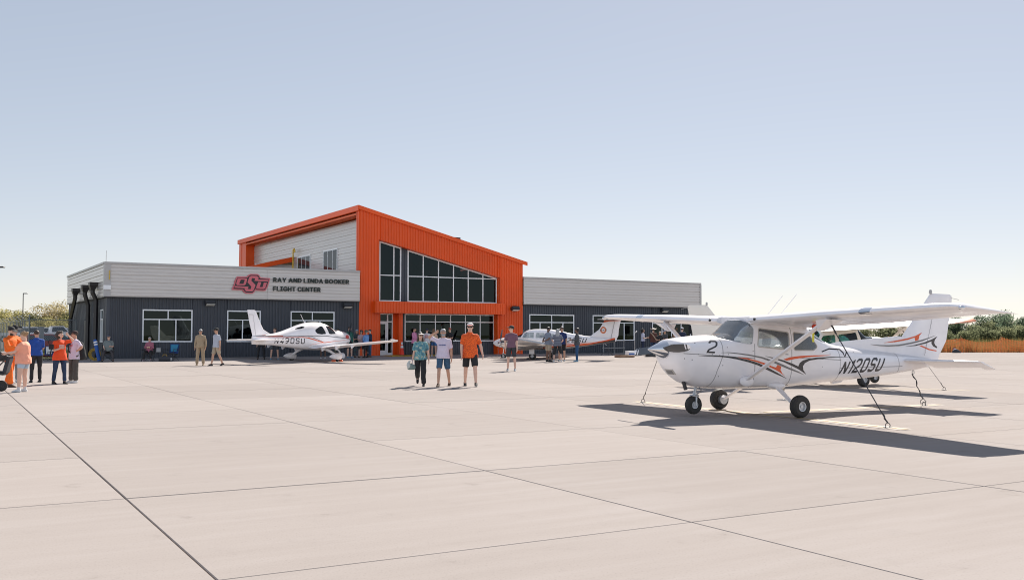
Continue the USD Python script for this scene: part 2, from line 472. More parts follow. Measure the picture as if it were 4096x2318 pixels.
# right end wall, back walls and roofs (simple but closed)
for b_ in (bx(T_END - 0.3, T_END - 0.25, 0.003, DEPTH, ZB, ZS), bx(0.02, 15.4, DEPTH, DEPTH + 0.05, ZB, ZT - 0.2), bx(28.2, T_END - 0.3, DEPTH, DEPTH + 0.05, ZB, ZT - 0.2)):
    obj('charcoal_siding', b_, m_dark, bld, smooth=False)
obj('parapet_cladding', [bx(T_END - 0.01, T_END + 0.02, -0.16, DEPTH, ZS, ZT - 0.133)], m_grey, bld, smooth=False)
obj('roof', [bx(0.05, 15.44, 0.1, DEPTH, ZT - 0.55, ZT - 0.45), bx(28.1, T_END - 0.05, 0.1, DEPTH, ZT - 0.55, ZT - 0.45),
             bx(0.1, 15.44, 0.06, 0.1, ZS + 0.1, ZT - 0.135), bx(28.1, T_END - 0.05, 0.06, 0.1, ZS + 0.1, ZT - 0.135)], m_roofing, bld, smooth=False)
# rooms behind the glass
def room(x0, x1, y0, y1, z0, z1):
    t = 0.05
    return [bx(x0, x1, y1, y1 + t, z0, z1), bx(x0, x1, y0, y1, z0 - t, z0 - 0.001), bx(x0, x1, y0, y1, z1 + 0.001, z1 + t), bx(x0 - t, x0 - 0.001, y0, y1, z0, z1), bx(x1 + 0.001, x1 + t, y0, y1, z0, z1)]
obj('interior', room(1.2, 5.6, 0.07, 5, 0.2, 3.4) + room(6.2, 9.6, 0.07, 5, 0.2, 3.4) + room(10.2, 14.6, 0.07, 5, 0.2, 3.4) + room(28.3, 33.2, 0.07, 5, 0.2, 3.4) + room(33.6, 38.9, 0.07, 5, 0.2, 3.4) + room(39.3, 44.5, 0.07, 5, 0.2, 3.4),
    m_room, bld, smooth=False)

def bar(p, q, w, d, y):
    """a frame bar in the x,z plane from p to q, w wide, d deep, its face at y"""
    p, q = np.array(p, float), np.array(q, float)
    t = (q - p) / np.linalg.norm(q - p); n = np.array([-t[1], t[0]]) * w / 2
    P = [p + n, p - n, q - n, q + n]
    Vv = [[a[0], y, a[1]] for a in P] + [[a[0], y + d, a[1]] for a in P]
    m = TM(Vv, [[0, 1, 2], [0, 2, 3], [4, 6, 5], [4, 7, 6], [0, 4, 5], [0, 5, 1], [1, 5, 6], [1, 6, 2], [2, 6, 7], [2, 7, 3], [3, 7, 4], [3, 4, 0]], process=False)
    if m.volume < 0:
        m.invert()
    return m
def pane(pts, y):
    P = np.array(pts, float)
    Vv = [[a[0], y, a[1]] for a in P]
    return TM(Vv, [[0, i, i + 1] for i in range(1, len(P) - 1)], process=False)
def window(x0, x1, z0, z1, zt, up, lo, y=-0.035, w=0.075, parent=None, xform=None):
    f = xform or (lambda m: m)
    parts = [bar((x0, z1 - w / 2), (x1, z1 - w / 2), w, 0.1, y), bar((x0, z0 + w / 2), (x1, z0 + w / 2), w, 0.1, y - 0.004),
             bar((x0 + w / 2, z0 + w), (x0 + w / 2, z1 - w), w, 0.1, y + 0.002), bar((x1 - w / 2, z0 + w), (x1 - w / 2, z1 - w), w, 0.1, y + 0.002),
             bar((x0 + w, zt), (x1 - w, zt), w * 0.8, 0.09, y + 0.006)]
    parts += [bar((s, zt + w * .4), (s, z1 - w), w * 0.8, 0.09, y + 0.008) for s in up] + [bar((s, z0 + w), (s, zt - w * .4), w * 0.8, 0.09, y + 0.008) for s in lo]
    wp = obj('window', [f(m) for m in parts], m_frame, parent or bld, smooth=False)
    for row, (a, b) in ((up, (zt, z1 - w)), (lo, (z0 + w, zt))):
        xs = [x0 + w] + list(row) + [x1 - w]
        for k in range(len(xs) - 1):
            obj('pane', f(pane([(xs[k], a), (xs[k + 1], a), (xs[k + 1], b), (xs[k], b)], y + 0.05)), m_pane, wp, smooth=False)
    return wp
for a, b, up, lo in wins:
    window(a, b, WZ0, WZ1, WZT, up, lo)
window(1.05, 2.05, WZ0, WZ1, 2.47, [], [1.55], xform=lambda m: sidewise(m, 0))
obj('side_door', sidewise(bx(7.62, 8.58, -0.03, 0.03, 0.2, 2.48), 0), m_black, bld)

# the orange block
X0, X1 = 15.45, 28.08
TOP = lambda x: 9.93 + (x - 15.5) * (6.76 - 9.93) / (28.2 - 15.5)
OX0, OX1 = 16.83, 26.16                       # the recess of the upper windows
OTOP = lambda x: 7.88 + (x - 16.83) * (5.60 - 7.88) / (26.16 - 16.83)
BZ0, BZ1 = 3.02, 3.74                          # the projecting band
obj('orange_siding', ribs_v(X0, X1, ZB, 0, holes=[(OX0, OX1, BZ1 - 0.05, OTOP), (OX0 + 0.12, OX1 - 0.2, ZB - 0.1, BZ0 + 0.1)], top=TOP, y=-0.02), m_orange, bld, smooth=False)
# band
obj('canopy_band', [ribs_v(16.41, 26.28, BZ0, BZ1, y=-0.55), bx(16.41, 26.28, -0.545, -0.03, BZ1, BZ1 + 0.03), bx(16.41, 26.28, -0.545, 0.5, BZ0 - 0.03, BZ0),
                    bx(16.38, 16.41, -0.58, -0.02, BZ0 - 0.03, BZ1 + 0.03), bx(26.28, 26.31, -0.58, -0.02, BZ0 - 0.03, BZ1 + 0.03)], m_orange, bld, smooth=False)
# roof and fascia
def slab_top(x0, x1, y0, y1, dz0, dz1):
    Vv = []
    for y in (y0, y1):
        for x in (x0, x1):
            Vv += [[x, y, TOP(x) + dz0], [x, y, TOP(x) + dz1]]
    m = TM(Vv, [[0, 2, 3], [0, 3, 1], [4, 7, 6], [4, 5, 7], [0, 1, 5], [0, 5, 4], [2, 6, 7], [2, 7, 3], [1, 3, 7], [1, 7, 5], [0, 4, 6], [0, 6, 2]], process=False)
    if m.volume < 0:
        m.invert()
    return m
BACK = 28.2
obj('roof_fascia', slab_top(X0 - 0.12, X1 + 0.32, -0.16, -0.07, -0.16, 0.10), m_orange, bld, smooth=False, label='orange sloping fascia along the front edge of the roof')
for y0, y1 in ((-0.068, 9.3), (9.31, 15.2), (15.21, BACK)):
    obj('roof_fascia', slab_top(X0 - 0.14, X0 - 0.05, y0, y1, -0.26, 0.10), m_orange, bld, smooth=False)
obj('roof', slab_top(X0 - 0.048, X1 + 0.3, -0.068, BACK, 0.0, 0.09), m_orange, bld, smooth=False)
# deep reveals around the recessed upper glazing
YG = 0.32
obj('window_reveal', bx(OX0 - 0.02, OX0 + 0.004, -0.055, YG + 0.1, BZ1, 7.87), m_orange, bld, smooth=False)
obj('window_reveal', bx(OX1 - 0.004, OX1 + 0.02, -0.055, YG + 0.1, BZ1, 5.59), m_orange, bld, smooth=False)
rv = TM([[OX0, -0.055, OTOP(OX0)], [OX1, -0.055, OTOP(OX1)], [OX1, YG + .1, OTOP(OX1)], [OX0, YG + .1, OTOP(OX0)]], [[0, 1, 2], [0, 2, 3]], process=False)
obj('window_reveal', [rv, bx(OX0, OX1, -0.02, YG + 0.1, BZ1 + 0.031, BZ1 + 0.045)], m_orange, bld, smooth=False)
# upper glazing, two groups with a charcoal panel between them (positions measured on the glass plane)
sh = lambda x: x + 0.14 * (1 if True else 0)
GTOP = lambda x: OTOP(x) - 0.02
def glazing(x0, x1, z0, topf, zt, splits, y, w=0.08):
    parts = [bar((x0, z0 + w / 2), (x1, z0 + w / 2), w, 0.1, y), bar((x0, topf(x0) - w / 2), (x1, topf(x1) - w / 2), w, 0.1, y - 0.003),
             bar((x0 + w / 2, z0 + w), (x0 + w / 2, topf(x0) - w), w, 0.1, y + 0.003), bar((x1 - w / 2, z0 + w), (x1 - w / 2, topf(x1) - w), w, 0.1, y + 0.003),
             bar((x0 + w, zt), (x1 - w, zt), w * 0.8, 0.09, y + 0.006)]
    parts += [bar((s, z0 + w), (s, topf(s) - w), w * 0.85, 0.09, y + 0.009) for s in splits]
    wp = obj('window', parts, m_frame, bld, smooth=False)
    xs = [x0 + w] + splits + [x1 - w]
    for k in range(len(xs) - 1):
        a, b = xs[k], xs[k + 1]
        obj('pane', pane([(a, z0 + w), (b, z0 + w), (b, zt), (a, zt)], y + 0.05), m_pane, wp, smooth=False)
        obj('pane', pane([(a, zt), (b, zt), (b, topf(b) - w), (a, topf(a) - w)], y + 0.05), m_pane, wp, smooth=False)
glazing(17.02, 18.62, BZ1 + 0.05, GTOP, 5.55, [18.08], YG)
glazing(19.10, 26.12, BZ1 + 0.05, GTOP, 5.53, [20.28, 21.45, 22.62, 23.79, 24.97], YG)
obj('charcoal_panel', ribs_v(18.625, 19.095, BZ1, 0, top=GTOP, y=YG + 0.05), m_dark, bld, smooth=False)
obj('charcoal_panel', [bx(OX0 + .004, 17.018, YG + 0.02, YG + 0.06, BZ1, 7.8)], m_orange, bld, smooth=False)
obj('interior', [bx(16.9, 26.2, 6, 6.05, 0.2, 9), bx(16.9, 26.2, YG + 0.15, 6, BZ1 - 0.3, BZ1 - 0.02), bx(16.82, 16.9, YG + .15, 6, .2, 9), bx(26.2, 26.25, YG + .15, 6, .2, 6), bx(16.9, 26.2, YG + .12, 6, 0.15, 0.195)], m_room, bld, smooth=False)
# ground floor: entrance and window band set back
YL = 0.5
glazing(18.98, 26.0, 1.10, lambda x: 3.0, 2.45, [20.15, 21.32, 22.49, 23.67, 24.86], YL)
obj('charcoal_siding', ribs_v(18.8, 26.0, ZB, 1.10, y=YL + 0.05), m_dark, bld, smooth=False)
obj('charcoal_siding', ribs_v(18.6, 18.975, ZB, 3.0, y=YL + 0.03), m_dark, bld, smooth=False)
obj('pier', [bx(26.0, OX1 - 0.196, -0.05, YL + 0.1, ZB, 3.0)], m_orange, bld, smooth=False)
obj('pier', [ribs_v(18.33, 18.6, ZB, 3.02, y=-0.02), bx(18.33, 18.6, -0.018, YL + 0.2, ZB, 3.02), bx(18.1, 18.33, YL + .02, YL + .1, ZB, 3.02)], m_orange, bld, smooth=False)
obj('pier', [bx(OX0 + 0.10, OX0 + 0.12, -0.05, YL + 0.1, ZB, 3.0)], m_orange, bld, smooth=False)
dx0, dx1, dx2 = 16.98, 17.72, 18.1
yd = YL
door = obj('entrance_door', [bar((dx0 + .04, .2), (dx0 + .04, 2.98), .08, .1, yd), bar((dx1, .2), (dx1, 2.98), .09, .1, yd - .002), bar((dx2 - .03, .2), (dx2 - .03, 2.98), .06, .1, yd),
                        bar((dx0 + .08, 2.95), (dx2 - .06, 2.95), .07, .1, yd + .003), bar((dx0 + .08, 2.43), (dx2 - .06, 2.43), .08, .1, yd + .004),
                        bar((dx0 + .08, .36), (dx1 - .05, .36), .32, .06, yd + .02), bar((dx0 + .08, 2.34), (dx1 - .05, 2.34), .1, .06, yd + .02), bar((dx1 - .1, .52), (dx1 - .1, 2.29), .1, .06, yd + .02),
                        bar((dx0 + .12, .52), (dx0 + .12, 2.29), .08, .06, yd + .02), bar((dx1 + .045, .28), (dx2 - .06, .28), .16, .06, yd + .02), bar((dx1 + .045, 1.1), (dx2 - .06, 1.1), .05, .06, yd + .02)], m_frame, bld, smooth=False)
obj('pane', pane([(dx0 + .1, .3), (dx2 - .05, .3), (dx2 - .05, 2.95), (dx0 + .1, 2.95)], yd + 0.055), m_pane, door, smooth=False)
obj('handle', [tube([(dx1 - .1, yd - .03, .95), (dx1 - .1, yd - .03, 1.35)], .015), bx(dx1 - .11, dx1 - .09, yd - .03, yd + .02, 1.0, 1.02), bx(dx1 - .11, dx1 - .09, yd - .03, yd + .02, 1.28, 1.3)], m_trim, door)
# the block's left flank above the wing roof: recessed silver wall under a deep eave
def flank(m, x):
    return sidewise(m, x)
REC = 0.75
zf = ZT - 0.6
obj('flank_cladding', [sidewise(ribs_h(0.52, 26.0, zf, TOP(X0) - 0.55, y=0), X0 + REC)], m_grey, bld, smooth=False)
obj('flank_pier', [bx(X0, X0 + REC + .05, 0.005, 0.50, zf, TOP(X0) - 0.17), bx(X0 - 0.03, X0 - 0.002, 0.06, 0.20, ZT + 0.02, TOP(X0) - 0.2), bx(X0 - 0.03, X0 - 0.002, 0.28, 0.46, ZT + 0.02, TOP(X0) - 0.2)], m_orange, bld, smooth=False)
obj('flank_pier', [bx(X0, X0 + REC + .05, 26.0, BACK - 0.05, zf, TOP(X0) - 0.17), bx(X0 - 0.03, X0 - 0.002, 27.3, 27.5, zf, TOP(X0) - 0.2)], m_orange, bld, smooth=False)
obj('eave_soffit', [bx(X0 - 0.04, X0 + REC, 0.5, 26.0, TOP(X0) - 0.46, TOP(X0) - 0.34)] + [bx(X0 - 0.02, X0 + REC - .02, 0.6 + k * 0.32, 0.66 + k * 0.32, TOP(X0) - 0.475, TOP(X0) - 0.461) for k in range(79)], m_orange_soft, bld, smooth=False)
obj('orange_siding', [bx(X1 - 0.02, X1, 0.0, BACK, ZB, 6.7), bx(X0 + 0.1, X1, BACK - 0.04, BACK, ZB, 6.6)], m_orange, bld, smooth=False)
def flank_window(y0, y1, z0, z1):
    x = X0 + REC
    f = lambda m: sidewise(m, x)
    w = 0.09
    parts = [bar((y0, z1 - w / 2), (y1, z1 - w / 2), w, .12, -0.06), bar((y0 + w / 2, z0), (y0 + w / 2, z1 - w), w, .12, -0.058), bar((y1 - w / 2, z0), (y1 - w / 2, z1 - w), w, .12, -0.058)]
    n = 3
    for k in range(1, n):
        s = y0 + (y1 - y0) * k / n
        parts.append(bar((s, z0), (s, z1 - w), .07, .1, -0.05))
    wp = obj('window', [f(m) for m in parts], m_frame, bld, smooth=False)
    for k in range(n):
        a, b = y0 + (y1 - y0) * k / n, y0 + (y1 - y0) * (k + 1) / n
        obj('pane', f(pane([(a, z0), (b, z0), (b, z1 - w), (a, z1 - w)], -0.045)), m_flank_glass, wp, smooth=False)
m_flank_glass = M('dark_pane', (0.015, 0.02, 0.024), 0.03, ior=1.42)
flank_window(5.75, 8.6, zf, 7.72)
flank_window(11.35, 14.3, zf, 7.66)
# low orange roof edge and grey lean-to seen over the wing parapet
obj('lean_to', [bx(X0 - 2.2, X0 + REC - 0.05, 15.6, 15.75, zf, 7.1)], m_grey, bld, smooth=False)
lr = TM([[X0 - 4.2, 15.2, 6.2], [X0 + REC - .05, 15.2, 7.35], [X0 + REC - .05, 15.2, 7.75], [X0 - 4.2, 15.2, 6.5]] + [[X0 - 4.2, 22, 6.2], [X0 + REC - .05, 22, 7.35], [X0 + REC - .05, 22, 7.75], [X0 - 4.2, 22, 6.5]],
        [[0, 1, 2], [0, 2, 3], [4, 6, 5], [4, 7, 6], [3, 2, 6], [3, 6, 7], [0, 4, 5], [0, 5, 1], [0, 3, 7], [0, 7, 4]], process=False)
obj('lean_to', lr, m_orange, bld, smooth=False, label='low sloping orange roof edge behind the wing parapet')
obj('gas_pipe', tube([(X0 + REC - .25, 14.75, zf), (X0 + REC - .25, 14.75, 8.15), (X0 + REC - .25, 14.65, 8.27), (X0 + REC - .25, 14.5, 8.3), (X0 + REC - .25, 14.38, 8.2), (X0 + REC - .25, 14.36, 8.0)], 0.06), m_yellow, bld)
# downspouts with conductor heads on the left side wall
for (s, zt, kink) in ((2.5, 4.62, 0.0), (5.6, 4.6, 0.02), (9.9, 4.55, 2.6)):
    P = [(-0.42, s, zt - 0.3), (-0.42, s, zt - 0.55), (-0.22, s + kink, 3.4 if kink else zt - 1), (-0.22, s + kink, 0.2)]
    if kink > 2:
        P = [(-0.42, s, zt - 0.3), (-0.42, s, zt - 0.6), (-0.3, s + 3.0, 2.7), (-0.3, s + 3.0, 0.0)]
    ds = obj('downspout', tube(P, 0.13, 4), m_spout, bld, smooth=False)
    hd = Manifold.hull_points(np.array([(-.62, s - .35, zt), (-.62, s + .35, zt), (-.17, s - .35, zt), (-.17, s + .35, zt), (-.62, s - .35, zt - .12), (-.62, s + .35, zt - .12), (-.17, s - .35, zt - .12), (-.17, s + .35, zt - .12),
                                        (-.54, s - .14, zt - .4), (-.54, s + .14, zt - .4), (-.3, s - .14, zt - .4), (-.3, s + .14, zt - .4)], np.float64))
    obj('conductor_head', [unman(hd), bx(-.64, -.16, s - .4, s + .4, zt + .001, zt + .04)], m_spout, ds, smooth=False)
# small items on the walls
obj('lightning_rod', tube([(-.1, -.1, ZT), (-.1, -.1, ZT + .62), (-.1, -.1, ZT + .64)], .014, 5), m_trim, bld)
obj('conduit_box', [bx(-.24, .16, -.25, -.212, 4.16, 4.4)], m_frame, bld, smooth=False)
obj('marker_post', [bx(.06, .10, -.25, -.212, 4.72, 5.25)], m_yellow, bld, smooth=False)
obj('outlet_box', [rbox(3.5 - .75, 3.5 - .5, -.09, -.036, .55, .8, .01)], m_trim, bld)
obj('junction_box', bx(-.2, -.04, 3.2, 3.6, 2.6, 2.85), m_black, bld, smooth=False)
obj('junction_box', bx(-.17, -.04, 6.4, 6.6, 2.3, 2.4), m_black, bld, smooth=False)
# ---------------------------------------------------------------- sign on the parapet
m_pink = M('sign_pink', (0.60, 0.13, 0.16), 0.4)
m_signblack = M('sign_black', (0.022, 0.022, 0.025), 0.4)
m_letter = M('sign_letter', (0.012, 0.02, 0.016), 0.45)
def logo_shapes():
    L = lambda *p: Polygon([(a, -b) for a, b in p])
    inner = L((133, 455), (165, 380), (183, 300), (215, 240), (402, 235), (425, 205), (462, 182), (585, 180), (610, 195), (632, 232), (640, 245), (810, 252), (790, 330), (765, 400), (738, 455), (720, 462), (585, 460),
              (555, 440), (515, 497), (495, 517), (375, 517), (345, 495), (318, 458))
    outer = inner.buffer(20, join_style='mitre', mitre_limit=1.6)
    o = L((225, 250), (375, 250), (393, 268), (366, 362), (340, 383), (203, 383), (184, 362), (207, 268)).difference(L((272, 276), (348, 276), (322, 358), (240, 358)))
    s = L((598, 264), (800, 268), (786, 300), (532, 293), (545, 245), (482, 243), (470, 292), (550, 372), (522, 460), (492, 497), (376, 497), (345, 465), (350, 437), (152, 431), (163, 401), (418, 405), (405, 452), (460, 455),
          (472, 402), (400, 325), (430, 225), (465, 198), (580, 200), (612, 232))
    u = L((602, 312), (662, 315), (632, 408), (688, 410), (712, 320), (772, 322), (736, 430), (714, 443), (582, 443), (562, 425))
    return outer, inner, o, s, u
LOGO = logo_shapes()
sign = thing('wall_sign', 'pink and black OSU emblem beside black lettering on the silver parapet', 'sign', loc=at(0, 0.235), rz=ANG)
k_ = 2.36 / 725
def logo_part(poly, y0, d):
    g = affinity.scale(affinity.translate(poly, -467, 348), k_, 1.22 / 377, origin=(0, 0))
    m = stand(prism(g, d))
    m.apply_translation((8.24, y0, 4.705))
    return m
pl = obj('emblem_panel', logo_part(LOGO[0], 0.03, 0.05), m_pink, sign, smooth=False)
obj('emblem_field', logo_part(LOGO[1], -0.022, 0.01), m_signblack, pl, smooth=False)
obj('emblem_letter', logo_part(LOGO[2], -0.034, 0.01), m_pink, pl, smooth=False)
obj('emblem_letter', logo_part(LOGO[3], -0.034, 0.01), m_pink, pl, smooth=False)
obj('emblem_letter', logo_part(LOGO[4], -0.034, 0.01), m_pink, pl, smooth=False)
def letters(text, x0, x1, zb, h):
    ms, x = [], 0.0
    for ch in text:
        if ch == ' ':
            x += h * 0.36
            continue
        m = meshkit.text_mesh(ch, h, depth=0.04, bold=True)
        w = m.bounds[1][0] - m.bounds[0][0]
        m.apply_translation((x - m.bounds[0][0], 0, 0))
        ms.append(m); x += w + h * 0.21
    s = (x1 - x0) / (x - h * 0.21)
    for m in ms:
        m.apply_scale((s, 1, 1))
        q = stand(cat([moved(m, (dx_, dz_, .0012 * k_)) for k_, (dx_, dz_) in enumerate(((0, 0), (.007, 0), (-.007, 0), (0, .007), (0, -.007)))]))
        q.apply_translation((x0, 0.0, zb))
        obj('letter', q, m_letter, sign, smooth=False)
letters('RAY AND LINDA BOOKER', 9.65, 14.65, 4.86, 0.255)
letters('FLIGHT CENTER', 9.65, 12.72, 4.30, 0.265)

# ---------------------------------------------------------------- wall lights
m_lens = M('lamp_lens', (0.75, 0.73, 0.66), 0.3)
def wall_light(t, z, v, label):
    w = thing('wall_light', label, 'wall light', 'black wall lights along the facade', loc=at(t, v, 0), rz=ANG)
    obj('mount', [rbox(-.1, .1, -.1, 0, z - .1, z + .12, .015)], m_black, w)
    h = rot(rbox(-.31, .31, -.40, -.06, z - .08, z + .20, .05), -22, (1, 0, 0), (0, -.1, z))
    obj('housing', h, m_black, w)
    obj('lens', rot(bx(-.25, .25, -.37, -.12, z - .096, z - .082), -22, (1, 0, 0), (0, -.1, z)), m_lens, w, smooth=False)
wall_light(5.79, 3.39, .035, 'black wall light left of the emblem, between two wide windows')
wall_light(14.58, 3.36, .035, 'black wall light next to the orange block, above people in the shade')
wall_light(27.3, 3.34, .055, 'black wall light on the orange siding')
wall_light(41.1, 3.40, .035, 'black wall light over the band, half hidden by the white wing')
# ---------------------------------------------------------------- aircraft: shared tools
m_white = M('aircraft_white', (0.86, 0.83, 0.84), 0.24, var=0.10, scale=2.2, coat=0.25, detail=7)
m_cream = M('aircraft_cream', (0.66, 0.60, 0.50), 0.35, var=0.06, scale=2)
m_tyre = M('tyre_rubber', (0.018, 0.017, 0.016), 0.75, var=0.3, scale=6, color2=(0.03, 0.027, 0.024))
m_rim = M('wheel_rim', (0.55, 0.56, 0.58), 0.3, metal=0.4)
m_chrome = M('polished_metal', (0.82, 0.83, 0.85), 0.09, metal=1.0)
m_steel = M('strut_steel', (0.5, 0.51, 0.53), 0.3, metal=0.8)
m_prop = M('propeller_black', (0.018, 0.021, 0.026), 0.28, coat=.3)
m_line = M('panel_line', (0.20, 0.195, 0.20), 0.6)
m_str_black = M('stripe_black', (0.03, 0.028, 0.03), 0.3, coat=0.2)
m_str_grey = M('stripe_grey', (0.16, 0.155, 0.155), 0.3, coat=0.2)
m_str_orange = M('stripe_orange', (0.68, 0.10, 0.025), 0.3, coat=0.2)
m_seat = M('seat_fabric', (0.05, 0.052, 0.056), 0.85)
m_cockpit = M('cockpit_lining', (0.46, 0.43, 0.39), 0.8)
m_screen = usdkit.material(stage, LK + '/aircraft_glass', {
    'f': ('fresnel', {'IOR': 1.5}), 'a': ('transparent_bsdf', {'color': (0.93, 0.95, 0.95)}), 'd': ('diffuse_bsdf', {'color': (0.62, 0.66, 0.70)}), 'dm': ('mix_closure', {'fac': 0.14}),
    'g': ('glossy_bsdf', {'color': (1.0, 1.0, 1.0), 'roughness': 0.02}), 'm': ('mix_closure', {})},
    [('f.fac', 'm.fac'), ('a.BSDF', 'dm.closure1'), ('d.BSDF', 'dm.closure2'), ('dm.closure', 'm.closure1'), ('g.BSDF', 'm.closure2')], surface='m.closure')
m_teal = glass('teal_glass', (0.40, 0.78, 0.72), 0.9)
m_smoke = glass('smoked_glass', (0.10, 0.20, 0.26), 0.9)
m_red = M('red_plastic', (0.6, 0.04, 0.01), 0.4)
m_hiviz = M('yellow_ribbon', (0.72, 0.70, 0.06), 0.6)
m_strap = M('strap_black', (0.03, 0.032, 0.04), 0.7)

def loft(sec, xs=None, n=48, off=0.0):
    """closed body: sec rows are x, z bottom, z top, half width, z of the widest line, roundness top, roundness bottom (2 = ellipse, larger = boxier)"""
    S = np.array(sec, float)
    S = S[np.argsort(S[:, 0])]
    f = PchipInterpolator(S[:, 0], S[:, 1:], axis=0)
    if xs is None:
        xs = np.unique(np.concatenate([np.linspace(S[0, 0], S[-1, 0], 56), S[:, 0]]))
    th = np.arange(n) / n * 2 * PI
    rows = []
    for x in xs:
        zb, zt, hw, zm, e1, e2 = f(x)
        zb -= off; zt += off; hw += off
        c, s = np.cos(th), np.sin(th)
        e = np.where(s >= 0, e1, e2)
        y = hw * np.sign(c) * np.abs(c) ** (2 / e)
        h = np.where(s >= 0, zt - zm, zm - zb)
        z = zm + h * np.sign(s) * np.abs(s) ** (2 / e)
        rows.append(np.stack([np.full(n, x), y, z], 1))
    V, F = grid_mesh(np.array(rows), True)
    V = np.vstack([V, rows[0].mean(0), rows[-1].mean(0)])
    k = len(rows)
    for j in range(n):
        F += [[k * n, (j + 1) % n, j], [k * n + 1, (k - 1) * n + j, (k - 1) * n + (j + 1) % n]]
    m = TM(V, F, process=False)
    if m.volume < 0:
        m.invert()
    return m
AF = [(0.0, 0.0), (0.012, 0.17), (0.04, 0.30), (0.10, 0.43), (0.2, 0.50), (0.32, 0.50), (0.45, 0.455), (0.6, 0.37), (0.75, 0.25), (0.9, 0.11), (1.0, 0.012)]
def wing(stations, thick=0.12, low=0.62, inc=0.0):
    """closed wing: stations rows are y, x of the leading edge, chord, z, thickness scale; leading edge towards +x"""
    rows = []
    for (y, xl, c, z, ts) in stations:
        up = [(xl - a * c, y, z - a * c * inc + b * thick * c * ts * 1.25) for a, b in AF]
        lo = [(xl - a * c, y, z - a * c * inc - b * thick * c * ts * low) for a, b in AF[-1:0:-1]]
        rows.append(up + lo)
    R = np.array(rows)
    V, F = grid_mesh(R, True)
    k, n = R.shape[:2]
    V = np.vstack([V, R[0].mean(0), R[-1].mean(0)])
    for j in range(n):
        F += [[k * n, (j + 1) % n, j], [k * n + 1, (k - 1) * n + j, (k - 1) * n + (j + 1) % n]]
    m = TM(V, F, process=False)
    if m.volume < 0:
        m.invert()
    return m
def mirror(m):
    return scl(m, (1, -1, 1))
def upright(st, thick=0.1):
    """a fin: stations rows are z, x leading edge, chord, thickness scale"""
    m = wing([(z, xl, c, 0.0, ts) for z, xl, c, ts in st], thick, 1.25)
    v = m.vertices.copy()
    m.vertices = np.stack([v[:, 0], v[:, 2], v[:, 1]], 1)
    if m.volume < 0:
        m.invert()
    return m
def side_prism(poly, y0, y1):
    """polygon in x,z run from y0 to y1"""
    m = stand(prism(poly, abs(y1 - y0)))
    m.apply_translation((0, max(y0, y1), 0))
    return m
def wheel(R, w, rim):
    t = lathe([(rim, -w * .40), (rim + .01, -w * .5), (R * .80, -w * .5), (R * .94, -w * .36), (R, -w * .14), (R, w * .14), (R * .94, w * .36), (R * .80, w * .5), (rim + .01, w * .5), (rim, w * .40), (rim, -w * .40)], 32, 'y')
    r = lathe([(0.0, -w * .30), (rim * .3, -w * .30), (rim * .34, -w * .22), (rim * .8, -w * .20), (rim * .84, -w * .42), (rim, -w * .44), (rim, w * .44), (rim * .84, w * .42), (rim * .8, w * .20), (rim * .34, w * .22), (rim * .3, w * .34), (0.0, w * .34)], 28, 'y')
    return t, r
STROKES = {  # block numerals and capitals on a 0..1 x 0..1.7 grid
    'N': [[(0, 0), (0, 1.7)], [(0, 1.62), (1, .08)], [(1, 0), (1, 1.7)]],
    '1': [[(.15, 1.45), (.55, 1.7), (.55, 0)]], '2': [[(0, 1.35), (0, 1.5), (.2, 1.7), (.8, 1.7), (1, 1.5), (1, 1.1), (.85, .88), (.1, .4), (0, .2), (0, 0), (1.05, 0)]],
    '0': [[(.2, 0), (0, .2), (0, 1.5), (.2, 1.7), (.8, 1.7), (1, 1.5), (1, .2), (.8, 0), (.2, 0), (.1, .1)]], 'O': [[(.2, 0), (0, .2), (0, 1.5), (.2, 1.7), (.8, 1.7), (1, 1.5), (1, .2), (.8, 0), (.2, 0), (.1, .1)]],
    'S': [[(0, .3), (0, .2), (.2, 0), (.8, 0), (1, .2), (1, .65), (.8, .85), (.2, .85), (0, 1.05), (0, 1.5), (.2, 1.7), (.8, 1.7), (1, 1.5), (1, 1.35)]],
    'U': [[(0, 1.7), (0, .2), (.2, 0), (.8, 0), (1, .2), (1, 1.7)]], '4': [[(.8, 0), (.8, 1.7), (0, .5), (1.05, .5)]],
    '9': [[(.1, 0), (.5, 0), (1, .8), (1, 1.5), (.8, 1.7), (.2, 1.7), (0, 1.5), (0, 1.0), (.2, .8), (.95, .8)]], '7': [[(0, 1.55), (0, 1.7), (1, 1.7), (.4, 0)]],
    'T': [[(0, 1.7), (1, 1.7)], [(.5, 1.7), (.5, 0)]], 'A': [[(0, 0), (.5, 1.7), (1, 0)], [(.2, .5), (.8, .5)]], 'E': [[(1, 1.7), (0, 1.7), (0, 0), (1, 0)], [(0, .85), (.8, .85)]]}
def block_text(text, h, w=0.55, gap=0.28, stroke=0.15, slant=0.0):
    gs, x = [], 0.0
    for ch in text:
        for st in STROKES[ch]:
            gs.append(affinity.translate(affinity.scale(LineString(st), w, 1 / 1.7 * (1 - stroke), origin=(0, 0)), x + stroke / 2, stroke / 2).buffer(stroke / 2, cap_style='flat', join_style='mitre', mitre_limit=1.5))
        x += (w * (0.75 if ch == '1' else 1.0)) + stroke + gap * .5
    g = unary_union(gs)
    g = affinity.scale(g, h, h, origin=(0, 0))
    return affinity.skew(g, xs=slant, origin=(0, 0)) if slant else g
def decal(skin, poly, y0, y1):
    """the part of a thin shell inside a side-view polygon"""
    m = man(side_prism(poly, y0, y1)) ^ skin
    return unman(m)
def shell(sec, o0, o1, **k):
    return man(loft(sec, off=o1, **k)) - man(loft(sec, off=o0, **k))

